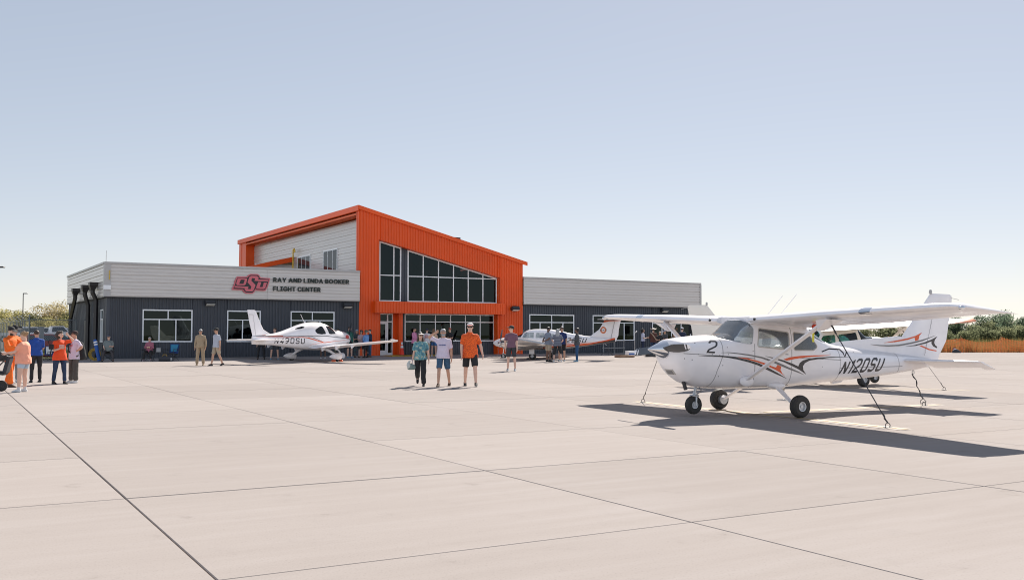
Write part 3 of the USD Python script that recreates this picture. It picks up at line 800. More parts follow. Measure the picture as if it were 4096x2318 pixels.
# ---------------------------------------------------------------- high-wing single (nose towards +x, left side +y)
HW = [  # x, zb, zt, hw, zm, e_top, e_bottom
    (2.36, 1.02, 1.46, 0.30, 1.26, 2.3, 2.3), (2.30, 0.95, 1.49, 0.40, 1.25, 2.4, 2.4), (2.18, 0.80, 1.51, 0.47, 1.23, 2.5, 2.3), (1.95, 0.635, 1.545, 0.52, 1.20, 2.6, 2.3),
    (1.60, 0.545, 1.585, 0.545, 1.17, 2.7, 2.5), (1.15, 0.525, 1.62, 0.555, 1.15, 2.8, 2.8), (0.98, 0.522, 1.66, 0.56, 1.15, 2.9, 3.0), (0.80, 0.52, 1.80, 0.565, 1.16, 3.0, 3.2),
    (0.62, 0.52, 1.945, 0.57, 1.17, 3.2, 3.3), (0.45, 0.52, 2.0, 0.57, 1.18, 3.4, 3.4), (0.0, 0.535, 2.02, 0.57, 1.18, 3.5, 3.4), (-0.6, 0.56, 2.0, 0.565, 1.18, 3.4, 3.2),
    (-0.95, 0.59, 1.90, 0.55, 1.17, 3.2, 3.0), (-1.25, 0.615, 1.74, 0.52, 1.16, 2.9, 2.8), (-1.6, 0.645, 1.575, 0.475, 1.14, 2.5, 2.6), (-1.9, 0.67, 1.49, 0.43, 1.13, 2.3, 2.5), (-2.5, 0.715, 1.425, 0.35, 1.11, 2.2, 2.4), (-3.3, 0.79, 1.37, 0.255, 1.10, 2.1, 2.3),
    (-4.1, 0.885, 1.31, 0.165, 1.10, 2.0, 2.2), (-4.7, 0.97, 1.26, 0.09, 1.11, 2.0, 2.0), (-5.1, 1.05, 1.22, 0.035, 1.13, 2.0, 2.0)]
P_SHIELD = Polygon([(1.36, 1.555), (1.08, 1.50), (0.80, 1.445), (0.65, 1.43), (0.615, 1.45), (0.535, 1.75), (0.575, 1.86), (0.70, 1.985), (1.0, 2.2), (1.6, 2.2)])
def rpoly(pts, r=0.05):
    return Polygon(pts).buffer(-r).buffer(r)
P_DOOR = rpoly([(0.48, 1.395), (0.42, 1.755), (-0.34, 1.69), (-0.34, 1.345)], .04)
P_REAR = rpoly([(-0.48, 1.34), (-0.475, 1.70), (-0.93, 1.665), (-1.15, 1.42), (-1.03, 1.35)], .04)
P_BACK = rpoly([(-1.02, 1.70), (-1.10, 1.60), (-1.36, 1.52), (-1.62, 1.50), (-1.58, 1.62), (-1.25, 1.90), (-0.98, 1.93)], .03)
def high_wing(name, label, grp, K, loc, rz, pitch, paint, glass_m, number_, stripes=True, full=True, tip_m=None, skip_stripe=False):
    t = thing(name, label, 'airplane', grp, loc=loc, rz=rz, ry=-pitch)
    sc = lambda m: scl(m, K)
    nn = 64 if full else 36
    outer, inner = man(loft(HW, n=nn)), man(loft(HW, n=nn, off=-0.022))
    hollow = inner ^ man(bx(-1.75, 1.30, -1, 1, 0.75, 2.3))
    body = outer - hollow
    cut = [man(side_prism(P_SHIELD, -1, 1)), man(side_prism(P_DOOR, -1, 1)), man(side_prism(P_REAR, -1, 1)), man(side_prism(P_BACK, -1, 1))]
    for c in cut:
        body = body - c
    # cooling inlets beside the spinner
    for s in (-1, 1):
        body = body - man(moved(scl(trimesh.creation.icosphere(2, 0.1), (1.2, 1.15, .62)), (2.31, s * 0.27, 1.34)))
    fus = obj('fuselage', sc(unman(body)), paint, t, smooth=38)
    skin = shell(HW, -0.012, -0.007, n=nn)
    obj('windshield', sc(unman(skin ^ cut[0])), glass_m, t, smooth=40)
    for poly in (P_DOOR, P_REAR):
        for s in (1, -1):
            obj('window', sc(decal(skin, poly, 0.2 * s, 1 * s)), glass_m, t, smooth=40)
    obj('rear_window', sc(unman(skin ^ cut[3])), glass_m, t, smooth=40)
    # rubber seals round the side windows and a bar in the windshield
    if full:
        seal_skin = shell(HW, -0.004, 0.004, n=nn)
        for poly in (P_DOOR, P_REAR):
            obj('window_seal', sc(decal(seal_skin, poly.buffer(.018).difference(poly), 0.2, 1)), m_cockpit, t, smooth=False)
        lines = []
        for pts in ([(1.50, .55), (1.46, .9), (1.34, 1.2), (1.33, 1.6)], [(0.54, .56), (0.56, 1.44)], [(-0.42, .60), (-0.41, 1.8)], [(0.5, .575), (-0.5, .60)], [(2.22, 1.22), (1.4, 1.19), (.56, 1.15)], [(-1.9, .7), (-1.86, 1.4)], [(-1.9, .98), (-4.0, 1.03)], [(-3.9, .9), (-3.86, 1.36)], [(-.45, 1.18), (-1.9, 1.15)]):
            lines.append(LineString(pts).buffer(0.006))
        obj('panel_seam', sc(decal(shell(HW, -0.004, 0.0015, n=nn), unary_union(lines), .02, 1)), m_line, t, smooth=False, kind='stuff')
        dots = unary_union([Point(q).buffer(.009) for q in ((1.92, 1.21), (1.60, 1.215), (1.42, 1.20), (1.21, 1.22), (1.34, 1.0), (1.40, .78), (1.22, 1.36), (2.05, 1.10), (2.2, 1.12), (2.25, 1.36), (1.95, 1.43), (.60, 1.30), (.62, .82), (-1.3, 1.0), (-1.55, 1.28), (-2.4, 1.33))])
        obj('fastener', sc(decal(shell(HW, -0.004, 0.002, n=nn), dots, .02, 1)), m_black, t, smooth=False, kind='stuff')
        obj('door_handle', sc(tube([(-.16, .567, 1.26), (-.16, .585, 1.26), (-.30, .585, 1.245), (-.30, .565, 1.245)], .012, 6)), m_steel, t)
        obj('step', sc(bx(-.35, -.15, .42, .72, .30, .32)), m_steel, t, smooth=False)
        obj('antenna', sc(tube([(-0.35, .2, 2.0), (-0.85, .22, 2.52)], .008, 5)), m_white, t)
        obj('antenna', sc(tube([(-0.35, -.2, 2.0), (-0.85, -.22, 2.5)], .008, 5)), m_white, t)
        obj('exhaust', sc(tube([(1.98, .12, .66), (1.92, .12, .50)], .04, 10)), m_spout, t)
        obj('air_intake', [sc(rot(rbox(2.17, 2.23, -.14, .14, .79, .93, .01), 40, (0, 1, 0), (2.2, 0, .86)))], m_cockpit, t, smooth=False)
        obj('filter', [sc(rot(bx(2.228, 2.236, -.10, .10, .815, .905), 40, (0, 1, 0), (2.2, 0, .86)))], m_str_grey, t, smooth=False)
        obj('belly_fairing', sc(unman(Manifold.hull_points(np.array([(-2.0, -.04, .72), (-2.0, .04, .72), (-2.4, -.04, .74), (-2.4, .04, .74), (-2.06, -.03, .62), (-2.06, .03, .62), (-2.3, -.03, .66), (-2.3, .03, .66)], np.float64)))), paint, t)
        obj('fuel_drain', sc(unman(Manifold.hull_points(np.array([(-.62, -.015, .56), (-.62, .015, .56), (-.75, 0, .56), (-.72, -.008, .47), (-.72, .008, .47)], np.float64)))), m_cockpit, t)
    # cabin: floor shelf, panel, seats
    obj('glare_shield', sc(unman(man(loft(HW, n=nn, off=-0.03)) ^ man(bx(0.86, 1.28, -1, 1, 1.1, 1.5)))), m_cockpit if full else m_seat, t)
    obj('cabin_lining', sc(unman((man(loft(HW, n=nn, off=-0.024)) - man(loft(HW, n=nn, off=-0.04))) ^ man(bx(-1.7, 0.5, -1, 1, 0.7, 1.33)))), m_cockpit, t, smooth=False)
    for s in (1, -1):
        for x in ((-.05,) if not full else (-.05, -.85)):
            st = obj('seat', sc(cat([rot(rbox(x - .32, x - .19, s * .27 - .21, s * .27 + .21, 0.95, 1.42, .05), -12, (0, 1, 0), (x - .25, 0, .95)), rbox(x - .25, x + .22, s * .27 - .21, s * .27 + .21, .85, .98, .04)])), m_seat, t)
            obj('headrest', sc(rot(rbox(x - .34, x - .25, s * .27 - .12, s * .27 + .12, 1.45, 1.63, .03), -12, (0, 1, 0), (x - .25, 0, .95))), m_seat, st)
    for s in (1, -1):
        obj('control_yoke', sc(cat([tube([(.82, s * .27, 1.33), (.52, s * .27, 1.35)], .014, 6), tube([(.52, s * .27 - .15, 1.47), (.52, s * .27 - .15, 1.36), (.52, s * .27, 1.33), (.52, s * .27 + .15, 1.36), (.52, s * .27 + .15, 1.47)], .016, 6)])), m_black, t)
    # wing: one span with a centre section through the roof
    zr, zt_ = 1.905, 2.02
    half = [(0.0, .70, 1.66, zr, 1.0), (.55, .70, 1.66, zr + .01, 1.0), (2.6, .68, 1.64, zr + .085, 1.0), (4.9, .60, 1.26, zr + .165, .98), (5.25, .57, 1.22, zr + .175, .88), (5.40, .47, 1.18, zr + .17, .6), (5.48, .20, 1.02, zr + .155, .14)]
    wl = wing(half, .125, .55, .06)
    wm = man(wl) - man(loft(HW, n=nn, off=-0.03)) if False else man(wl)
    for s in (1, -1):
        w_ = unman(wm - man(bx(-3, 3, -.5, .5, 1, 3)))
        wp = obj('wing', sc(w_ if s == 1 else mirror(w_)), paint, t, smooth=35)
        f = (lambda m: m) if s == 1 else mirror
        # control surfaces as shallow raised panels: flap and aileron
        if full:
            y0, y1 = .75, 2.62
            ln = [LineString([(-.42, .62), (-.40, 2.62)]), LineString([(-.40, 2.62), (-.95, 2.62)]), LineString([(-.40, 2.64), (-.33, 5.1)]), LineString([(.45, 2.62), (-.4, 2.62)]), LineString([(.45, 1.1), (-.4, 1.1)])]
            lp = prism(unary_union([q.buffer(.006) for q in ln]), 1.2); lp.apply_translation((0, 0, 1.2))
            sh_ = man(wing([(y, a + .002, b + .004, c, d * 1.02 + .01) for y, a, b, c, d in half], .125, .55, .06)) - man(wing([(y, a - .004, b - .006, c, d * .97) for y, a, b, c, d in half], .125, .55, .06))
            obj('wing_seam', sc(f(unman(man(lp) ^ sh_))), m_line, wp, smooth=False)
        yl = 3.55
        obj('landing_light', sc(f(unman(man(wing([(y, a + .003, b, c, d * 1.01) for y, a, b, c, d in half], .125, .55, .06)) ^ man(bx(.52, .8, yl - .12, yl + .13, 1.7, 2.3))))), m_chrome, wp)
        if full:
            obj('tip_light', sc(f(moved(scl(trimesh.creation.icosphere(2, .045), (1.4, 1, .9)), (.46, 5.42, zr + .15)))), m_chrome, wp)
            obj('vent', sc(f(tube([(.66, .72, zr + .03), (.71, .72, zr + .03)], .03, 10))), m_black, wp)
        if tip_m:
            obj('tip_cap', sc(f(unman(man(wing([(y, a + .006, b + .012, c, d * 1.06) for y, a, b, c, d in half], .125, .55, .06)) ^ man(bx(-3, 3, 5.25, 6, 1, 3))))), tip_m, wp)
        # lift strut with its two fairings
        a, b = np.array([.73, .50, .68]), np.array([.52, 2.6, zr + .02])
        st = wing([(0, .075, .15, 0, 1.6), (1, .075, .15, 0, 1.6)], .16, 1.25)
        v = st.vertices.copy()
        d = b - a
        st.vertices = a + v[:, 1:2] * d + np.outer(v[:, 0], [1, 0, 0]) + np.outer(v[:, 2], np.cross([1, 0, 0], d / np.linalg.norm(d)))
        if st.volume < 0:
            st.invert()
        sp = obj('lift_strut', sc(f(st)), paint, t, smooth=40)
        obj('strut_fairing', sc(f(scl(trimesh.creation.icosphere(3, 1), (.17, .06, .11)))).apply_translation(sc(TM([[.73, s * .535, .69]], [])).vertices[0]), paint, sp, smooth=True)
        up = unman(Manifold.hull_points(np.array([(.76, 2.5, zr - .02), (.30, 2.5, zr - .03), (.74, 2.75, zr + .0), (.34, 2.75, zr - .01), (.62, 2.40, zr - .2), (.46, 2.40, zr - .2)], np.float64)))
        obj('strut_fairing', sc(f(up)), paint, sp)
        # main gear
        lg = wing([(0, .085, .17, 0, 1.1), (1, .05, .10, 0, 1.0)], .2, 1.25)
        a, b = np.array([-.12, .38, .64]), np.array([0.0, 1.13, .22])
        v = lg.vertices.copy(); d = b - a
        lg.vertices = a + v[:, 1:2] * d + np.outer(v[:, 0], [1, 0, 0]) + np.outer(v[:, 2], np.cross([1, 0, 0], d / np.linalg.norm(d)))
        if lg.volume < 0:
            lg.invert()
        gl = obj('gear_leg', sc(f(lg)), paint, t, smooth=40)
        obj('leg_fairing', sc(f(moved(scl(trimesh.creation.icosphere(3, 1), (.22, .16, .085)), (-.12, .42, .60)))), paint, gl, smooth=True)
        obj('brake', sc(f(lathe([(0, 1.10), (.1, 1.10), (.1, 1.16), (0, 1.16)], 20, 'y'))).apply_translation((0, 0, .222 * K)), m_steel, gl)
        ty, ri = wheel(.225, .17, .095)
        wh = obj('wheel', sc(moved(ty, (0, s * 1.27, .225))), m_tyre, t)
        obj('rim', sc(moved(ri, (0, s * 1.27, .225))), m_rim, wh)
    obj('wing_centre', sc(unman(man(wing([(-.52, .70, 1.66, zr, 1.0), (.52, .70, 1.66, zr, 1.0)], .125, .55, .06)) ^ man(bx(-3, .58, -1, 1, 1, 3)))), paint, t, smooth=35)
    # tail
    fin = upright([(1.14, -3.9, 1.42, .5), (1.30, -4.0, 1.38, .55), (1.62, -4.14, 1.46, .8), (1.70, -4.17, 1.46, .85), (2.62, -4.99, .82, .8), (2.70, -5.06, .74, .5), (2.735, -5.12, .62, .15)], .075)
    obj('fin', sc(fin), paint, t, smooth=35)
    dors = unman(Manifold.hull_points(np.array([(-1.85, 0, 1.46), (-2.6, .02, 1.40), (-2.6, -.02, 1.40), (-4.2, .045, 1.70), (-4.2, -.045, 1.70), (-4.3, .05, 1.2), (-4.3, -.05, 1.2), (-2.2, 0, 1.54), (-3.0, .012, 1.60), (-3.0, -.012, 1.60), (-4.05, .02, 1.71), (-4.05, -.02, 1.71)], np.float64)))
    obj('dorsal_fin', sc(dors), paint, t, smooth=35)
    obj('tail_beacon', sc(lathe([(0, 2.72), (.035, 2.72), (.035, 2.79), (.02, 2.82), (0, 2.82)], 12)).apply_translation((-5.1 * K, 0, 0)), m_trim, t)
    obj('tail_antenna', sc(tube([(-5.72, 0, 2.66), (-6.05, .0, 2.62)], .006, 4)), m_trim, t)
    hst = wing([(-1.72, -4.50, .26, 1.175, .9), (-1.62, -4.44, .34, 1.175, 1.3), (-.05, -4.02, .70, 1.16, 1.2), (.05, -4.02, .70, 1.16, 1.2), (1.62, -4.44, .34, 1.175, 1.3), (1.72, -4.50, .26, 1.175, .9)], .085, 1.0)
    obj('stabilizer', sc(hst), paint, t, smooth=35)
    for s in (1, -1):
        el = wing([(.10, -4.70, .46, 1.155, 1.0), (1.45, -4.77, .36, 1.17, 1.0), (1.455, -4.60, .53, 1.18, .8), (1.74, -4.60, .48, 1.18, .6)], .09, 1.0, .34)
        obj('elevator', sc(el if s == 1 else mirror(el)), paint, t, smooth=35)
    if full:
        flat = lambda pts, y, r=.004: [tube([(p[0], y, p[1]), (q[0], y, q[1])], r, 4) for p, q in zip(pts[:-1], pts[1:])]
        obj('rudder_seam', sc(cat(flat([(-4.85, 1.28), (-5.16, 2.35)], .046) + flat([(-5.0, 2.36), (-5.16, 2.36)], .04))), m_line, t)
        obj('tail_tie_ring', sc(tube([(-4.55, .0, .95), (-4.57, .0, .88), (-4.53, 0, .84), (-4.5, 0, .89), (-4.52, 0, .95)], .01, 5)), m_steel, t)
    # nose gear
    obj('nose_strut', sc(cat([tube([(1.58, 0, .60), (1.62, 0, .36)], .032, 10), tube([(1.60, 0, .42), (1.61, 0, .38)], .05, 10)])), m_steel, t)
    fk = [tube([(1.62, s * .03, .38), (1.63, s * .09, .34), (1.64, s * .095, .18)], .018, 6) for s in (1, -1)]
    obj('nose_fork', sc(cat(fk + [rbox(1.56, 1.68, -.1, .1, .35, .39, .015), tube([(1.56, 0, .40), (1.44, 0, .47), (1.52, 0, .56)], .014, 6)])), m_steel, t)
    ty, ri = wheel(.188, .135, .075)
    wh = obj('nose_wheel', sc(moved(ty, (1.64, 0, .188))), m_tyre, t)
    obj('rim', sc(moved(ri, (1.64, 0, .188))), m_rim, wh)
    # propeller
    spn = lathe([(0, .0), (.018, -.012), (.05, -.075), (.09, -.16), (.13, -.25), (.165, -.34), (.187, -.41), (.19, -.45), (0, -.45)], 40, 'x')
    spn.apply_translation((2.76, 0, 1.285))
    obj('spinner', sc(spn), m_chrome, t, smooth=50)
    rows = []
    for r, c, th, tw in ((.06, .12, .05, 60), (.2, .13, .035, 48), (.35, .165, .024, 34), (.55, .175, .018, 25), (.75, .155, .013, 19), (.88, .125, .010, 16), (.945, .08, .007, 15), (.965, .03, .004, 15)):
        pr = []
        for k in range(12):
            a = 2 * PI * k / 12
            u_, w_ = c / 2 * math.cos(a), th / 2 * math.sin(a) * (1 if math.sin(a) > 0 else .5)
            ca, sa = math.cos(math.radians(tw)), math.sin(math.radians(tw))
            pr.append((u_ * sa - w_ * ca * -1, r, u_ * ca + w_ * sa * -1))
        rows.append(pr)
    V, F = grid_mesh(np.array(rows), True)
    V = np.vstack([V, np.array(rows[0]).mean(0), np.array(rows[-1]).mean(0)]); k = len(rows)
    for j in range(12):
        F += [[k * 12, (j + 1) % 12, j], [k * 12 + 1, (k - 1) * 12 + j, (k - 1) * 12 + (j + 1) % 12]]
    bl = TM(V, F, process=False)
    if bl.volume < 0:
        bl.invert()
    for s in (0, 180):
        ang = 3.5 + s
        pl_ = lambda m: moved(rot(m, ang, (1, 0, 0)), (2.44, 0, 1.285))
        b_ = obj('propeller_blade', sc(pl_(bl)), m_prop, t, smooth=50)
        fat = man(moved(scl(bl, (1.12, 1.004, 1.04)), (0, 0, 0)))
        obj('blade_band', sc(pl_(unman(fat ^ man(bx(-1, 1, .80, .835, -1, 1))))), m_white, b_)
        obj('blade_band', sc(pl_(unman(fat ^ man(bx(-1, 1, .88, 1, -1, 1))))), m_white, b_)
    if stripes:
        sk = shell(HW, -0.004, 0.0025, n=nn)
        for poly, mt in FUS_STRIPES:
            obj('stripe', sc(decal(sk, poly, .02, 1)), mt, t, smooth=40)
        if number_:
            for ch, poly in number_:
                obj('number', sc(decal(sk, poly, .02, 1)), m_str_black, t, smooth=40)
        fo = [(1.14, -3.9, 1.42, .5), (1.30, -4.0, 1.38, .55), (1.62, -4.14, 1.46, .8), (1.70, -4.17, 1.46, .85), (2.62, -4.99, .82, .8), (2.70, -5.06, .74, .5), (2.735, -5.12, .62, .15)]
        fsk = man(upright([(z, x + .004, c + .008, s + .045) for z, x, c, s in fo], .075))
        dsk = man(scl(dors, (1, 1.25, 1)))
        for poly, mt in FIN_STRIPES:
            a_ = unman((man(side_prism(poly, .0, 1)) ^ (fsk + dsk + man(loft(HW, n=nn, off=.002)))))
            # keep only the outer skin: cut away what lies under the surface
            core = man(fin) + man(dors) + man(loft(HW, n=nn, off=-.004))
            obj('tail_stripe', sc(unman(man(a_) - core)), mt, t, smooth=40)
    return t

# ---------------------------------------------------------------- near aeroplane: paint scheme
_c = {'grey': m_str_grey, 'black': m_str_black, 'orange': m_str_orange}
FUS_STRIPES = [(Polygon(p).buffer(0.002), _c[c]) for c, p in [('grey', [(1.38, 1.252),(1.216, 1.261),(1.015, 1.254),(0.711, 1.229),(0.37, 1.182),(0.074, 1.113),(-0.09, 1.062),(-0.369, 0.97),(-0.602, 0.898),(-0.78, 0.83),(-0.607, 0.874),(-0.343, 0.94),(-0.063, 1.028),(0.127, 1.089),(0.396, 1.159),(0.711, 1.206),(1.016, 1.238),(1.217, 1.251)]),('black', [(1.914, 1.174),(1.715, 1.183),(1.419, 1.19),(1.218, 1.183),(0.966, 1.156),(0.71, 1.115),(0.447, 1.052),(0.176, 0.954),(-0.05, 0.861),(-0.316, 0.752),(-0.028, 0.836),(0.199, 0.912),(0.473, 1.014),(0.735, 1.077),(0.99, 1.125),(1.218, 1.157),(1.419, 1.17),(1.714, 1.171)]),('orange', [(0.978, 1.166),(0.762, 1.155),(0.501, 1.107),(0.287, 1.058),(0.166, 1.013),(0.07, 0.987),(0.002, 0.971),(-0.036, 1.028),(-0.133, 0.995),(-0.119, 0.926),(-0.176, 0.852),(-0.256, 0.803),(-0.073, 0.893),(0.068, 0.947),(0.205, 0.994),(0.34, 1.034),(0.5, 1.078),(0.71, 1.123)]),('black', [(0.284, 1.198),(0.048, 1.17),(-0.198, 1.121),(-0.42, 1.06),(-0.597, 1.0),(-0.63, 1.069),(-0.715, 1.123),(-0.875, 1.164),(-1.088, 1.188),(-1.345, 1.2),(-1.503, 1.212),(-2.234, 1.221),(-1.503, 1.195),(-1.344, 1.174),(-1.12, 1.156),(-0.906, 1.128),(-0.774, 1.075),(-0.719, 1.006),(-0.736, 0.931),(-0.836, 0.841),(-0.625, 0.936),(-0.422, 1.011),(-0.199, 1.089),(0.047, 1.149)]),('orange', [(-0.198, 1.144),(-0.362, 1.187),(-0.643, 1.219),(-1.026, 1.235),(-1.345, 1.244),(-1.56, 1.246),(-1.345, 1.229),(-1.089, 1.214),(-0.787, 1.193),(-0.502, 1.157),(-0.281, 1.118)])]]
FIN_STRIPES = [(Polygon(p).buffer(0.002), _c[c]) for c, p in [('orange', [(-3.593, 1.552),(-3.918, 1.603),(-4.283, 1.664),(-4.529, 1.723),(-4.754, 1.809),(-4.666, 1.736),(-4.641, 1.637),(-4.542, 1.617),(-4.517, 1.695),(-4.307, 1.636),(-3.918, 1.578)]),('grey', [(-3.179, 1.505),(-3.439, 1.497),(-3.725, 1.497),(-4.039, 1.518),(-4.406, 1.575),(-4.778, 1.649),(-5.22, 1.755),(-4.778, 1.617),(-4.406, 1.543),(-4.039, 1.491),(-3.725, 1.473),(-3.439, 1.479)]),('black', [(-4.246, 1.483),(-4.529, 1.519),(-4.853, 1.588),(-5.08, 1.656),(-5.283, 1.733),(-5.207, 1.659),(-5.181, 1.586),(-5.232, 1.524),(-5.296, 1.498),(-5.283, 1.462),(-5.156, 1.505),(-5.092, 1.566),(-5.093, 1.62),(-4.878, 1.562),(-4.554, 1.502)]),('orange', [(-4.691, 1.504),(-4.753, 1.514),(-5.029, 1.439),(-5.282, 1.408),(-5.277, 1.386),(-5.004, 1.417)])]]
def quad_text(text, bl, br, tl, **k):
    """block text fitted to a side-view parallelogram (corner points in x,z)"""
    out, x = [], 0.0
    w, gap, stroke = k.get('w', .5), k.get('gap', .2), k.get('stroke', .17)
    polys = []
    for ch in text:
        g = block_text(ch, 1.0, w=w, stroke=stroke)
        b = g.bounds
        polys.append(affinity.translate(g, x - b[0], -b[1])); x += (b[2] - b[0]) + gap
    W_ = x - gap
    bl, br, tl = map(np.array, (bl, br, tl))
    e, f = (br - bl) / W_, (tl - bl)
    return [(c, affinity.affine_transform(g, [e[0], f[0], e[1], f[1], bl[0], bl[1]])) for c, g in zip(text, polys)]
NUM = quad_text('2', (1.739, 1.240), (1.532, 1.235), (1.610, 1.495), w=.5, stroke=.13) + quad_text('N120SU', (-1.871, .845), (-3.246, .915), (-2.06, 1.165), w=.52, gap=.17, stroke=.17)
FIN_STRIPES += [(Polygon(q), m_str_black) for q in ([(-5.146, 2.514), (-5.265, 2.519), (-5.222, 2.49), (-5.146, 2.487)], [(-5.145, 2.478), (-5.209, 2.48), (-5.171, 2.443), (-5.145, 2.442)], [(-5.26, 2.506), (-5.275, 2.452), (-5.225, 2.442)])]
HK = 0.948
plane = high_wing('high_wing_airplane', 'white high wing airplane numbered 2 with swooping black, grey and orange stripes', 'small aircraft on the apron', HK,
                  (4.865, 19.627, 0), 3.5974, 0.0249, m_white, m_screen, NUM)
obj('tow_flag', [scl(moved(lathe([(0, -.02), (.05, -.02), (.05, .02), (0, .02)], 14, 'y'), (-.1, 1.55, 1.80)), HK)], m_red, plane)
obj('ribbon', scl(cat([bx(-.08, -.03, 1.565, 1.57, 1.50, 1.76)]), HK), m_hiviz, plane, smooth=False)
# a smaller cream one behind it, nose to the right
m_tip = M('orange_tip', (0.62, 0.20, 0.09), 0.4)
m_cream = M('aircraft_cream', (0.80, 0.75, 0.68), 0.35, var=0.06, scale=2)
P2 = dict(K=0.925, loc=(10.13, 30.83, 0), rz=math.radians(22.7), pt=0.02)
plane2 = high_wing('high_wing_airplane', 'cream high wing airplane with teal windows parked nose to the right behind the striped one', 'small aircraft on the apron', P2['K'],
                   P2['loc'], P2['rz'], P2['pt'], m_cream, m_teal, None, stripes=False, full=False, tip_m=m_tip)

# ---------------------------------------------------------------- low-wing single beside the wall (nose away to the right)
LW = [(2.80, 1.02, 1.40, .20, 1.20, 2, 2), (2.72, .95, 1.47, .30, 1.2, 2.1, 2.1), (2.5, .85, 1.56, .42, 1.2, 2.3, 2.3), (2.0, .74, 1.66, .53, 1.18, 2.4, 2.4), (1.45, .66, 1.74, .58, 1.16, 2.4, 2.6), (1.1, .63, 1.86, .60, 1.16, 2.4, 2.7),
      (.6, .60, 2.05, .62, 1.18, 2.5, 2.8), (.1, .60, 2.12, .62, 1.2, 2.5, 2.8), (-.5, .62, 2.10, .60, 1.2, 2.5, 2.7), (-1.1, .66, 2.0, .54, 1.2, 2.4, 2.5), (-1.8, .74, 1.81, .43, 1.2, 2.3, 2.4), (-2.6, .83, 1.60, .31, 1.18, 2.2, 2.3),
      (-3.4, .90, 1.47, .21, 1.16, 2.1, 2.2), (-4.2, .93, 1.42, .12, 1.15, 2, 2), (-4.62, .95, 1.38, .05, 1.15, 2, 2)]
def teardrop(L_, h, w, nose=.35):
    return loft([(L_ * nose, -.01, .01, .01, 0, 2, 2), (L_ * nose * .92, -h * .3, h * .3, w * .3, 0, 2, 2), (L_ * nose * .5, -h * .48, h * .48, w * .48, 0, 2, 2), (0, -h * .5, h * .5, w * .5, 0, 2.2, 2.2),
                 (-L_ * .3, -h * .36, h * .40, w * .36, 0, 2, 2), (-L_ * (1 - nose), -.012, .03, .012, .01, 2, 2)], n=20, xs=np.linspace(L_ * nose, -L_ * (1 - nose), 16))
def low_wing(K, loc, rz):
    t = thing('low_wing_airplane', 'white low wing airplane with wheel covers, parked nose away before the charcoal wall', 'airplane', 'small aircraft on the apron', loc=loc, rz=rz)
    sc = lambda m: scl(m, K)
    body, skin = man(loft(LW, n=48)), shell(LW, -.012, -.006, n=48)
    hollow = man(loft(LW, n=48, off=-.03)) ^ man(bx(-1.4, 1.5, -1, 1, 1.0, 2.3))
    body = body - hollow
    wf = rpoly([(.40, 1.88), (.52, 1.93), (.93, 1.86), (1.10, 1.62), (1.16, 1.49), (.60, 1.46), (.52, 1.52)], .04)
    wr = rpoly([(.30, 1.48), (.10, 1.90), (-.05, 1.90), (-.50, 1.72), (-.55, 1.62), (-.40, 1.49), (-.1, 1.45)], .05)
    wb = rpoly([(-1.15, 1.86), (-1.2, 1.80), (-1.5, 1.74), (-1.85, 1.715), (-1.6, 1.81), (-1.3, 1.88)], .01)
    ws = Polygon([(1.62, 1.66), (1.22, 1.60), (1.16, 1.66), (.90, 1.99), (.95, 2.2), (1.8, 2.2)])
    for q in (wf, wr):
        body = body - man(side_prism(q, -1, 1))
    body = body - man(side_prism(ws, -1, 1)) - man(side_prism(wb, -1, 1))
    obj('fuselage', sc(unman(body)), m_white, t, smooth=38)
    for s in (-1, 1):
        for q in (wf, wr, wb):
            obj('window', sc(decal(skin, q, .1 * s, 1 * s)), m_smoke, t, smooth=40)
    obj('windshield', sc(unman(skin ^ man(side_prism(ws, -1, 1)))), m_screen, t, smooth=40)
    for s in (-1, 1):
        obj('seat', sc(cat([rot(rbox(-.15, 0, s * .28 - .22, s * .28 + .22, 1.05, 1.72, .05), -14, (0, 1, 0), (0, 0, 1.05))])), m_seat, t)
    half = [(0, .98, 1.45, .70, 1), (.5, .95, 1.42, .72, 1), (2.8, .82, 1.16, .91, 1), (4.9, .66, .86, 1.08, .95), (5.2, .60, .80, 1.105, .8), (5.36, .40, .64, 1.13, .5), (5.42, .10, .42, 1.17, .3), (5.43, -.05, .32, 1.21, .15)]
    w_ = wing(half, .135, .8)
    for s in (-1, 1):
        f = (lambda m: m) if s == 1 else mirror
        wp = obj('wing', sc(f(w_)), m_white, t, smooth=35)
        for y in (.95, 1.9, 2.95):
            zz = .735 + (y - .5) * .083
            obj('flap_hinge', sc(f(unman(Manifold.hull_points(np.array([(-.05, y - .03, zz), (-.05, y + .03, zz), (-.50, y - .03, zz), (-.50, y + .03, zz), (-.44, y - .015, zz - .23), (-.44, y + .015, zz - .23), (-.36, y - .015, zz - .2), (-.36, y + .015, zz - .2)], np.float64))))), m_white, wp)
        sh_ = man(wing([(y, a + .002, b + .004, c, d * 1.02) for y, a, b, c, d in half], .135, .8)) - man(wing([(y, a - .004, b - .006, c, d * .97) for y, a, b, c, d in half], .135, .8))
        lp = prism(unary_union([LineString(q).buffer(.008) for q in ([(-.18, .8), (-.14, 3.0)], [(-.14, 3.0), (-.4, 3.0)], [(-.13, 3.02), (-.02, 4.9)])]), 1.2); lp.apply_translation((0, 0, .4))
        obj('wing_seam', sc(f(unman(man(lp) ^ sh_))), m_line, wp, smooth=False)
    flt = unman(Manifold.hull_points(np.array([(1.0, -.66, .66), (1.0, .66, .66), (-.75, -.62, .70), (-.75, .62, .70), (.8, -.72, .74), (.8, .72, .74), (-1.2, 0, .80), (.9, -.5, .9), (.9, .5, .9), (-.6, -.5, .9), (-.6, .5, .9), (1.2, 0, .72)], np.float64)))
    obj('wing_root_fairing', sc(flt), m_white, t, smooth=40)
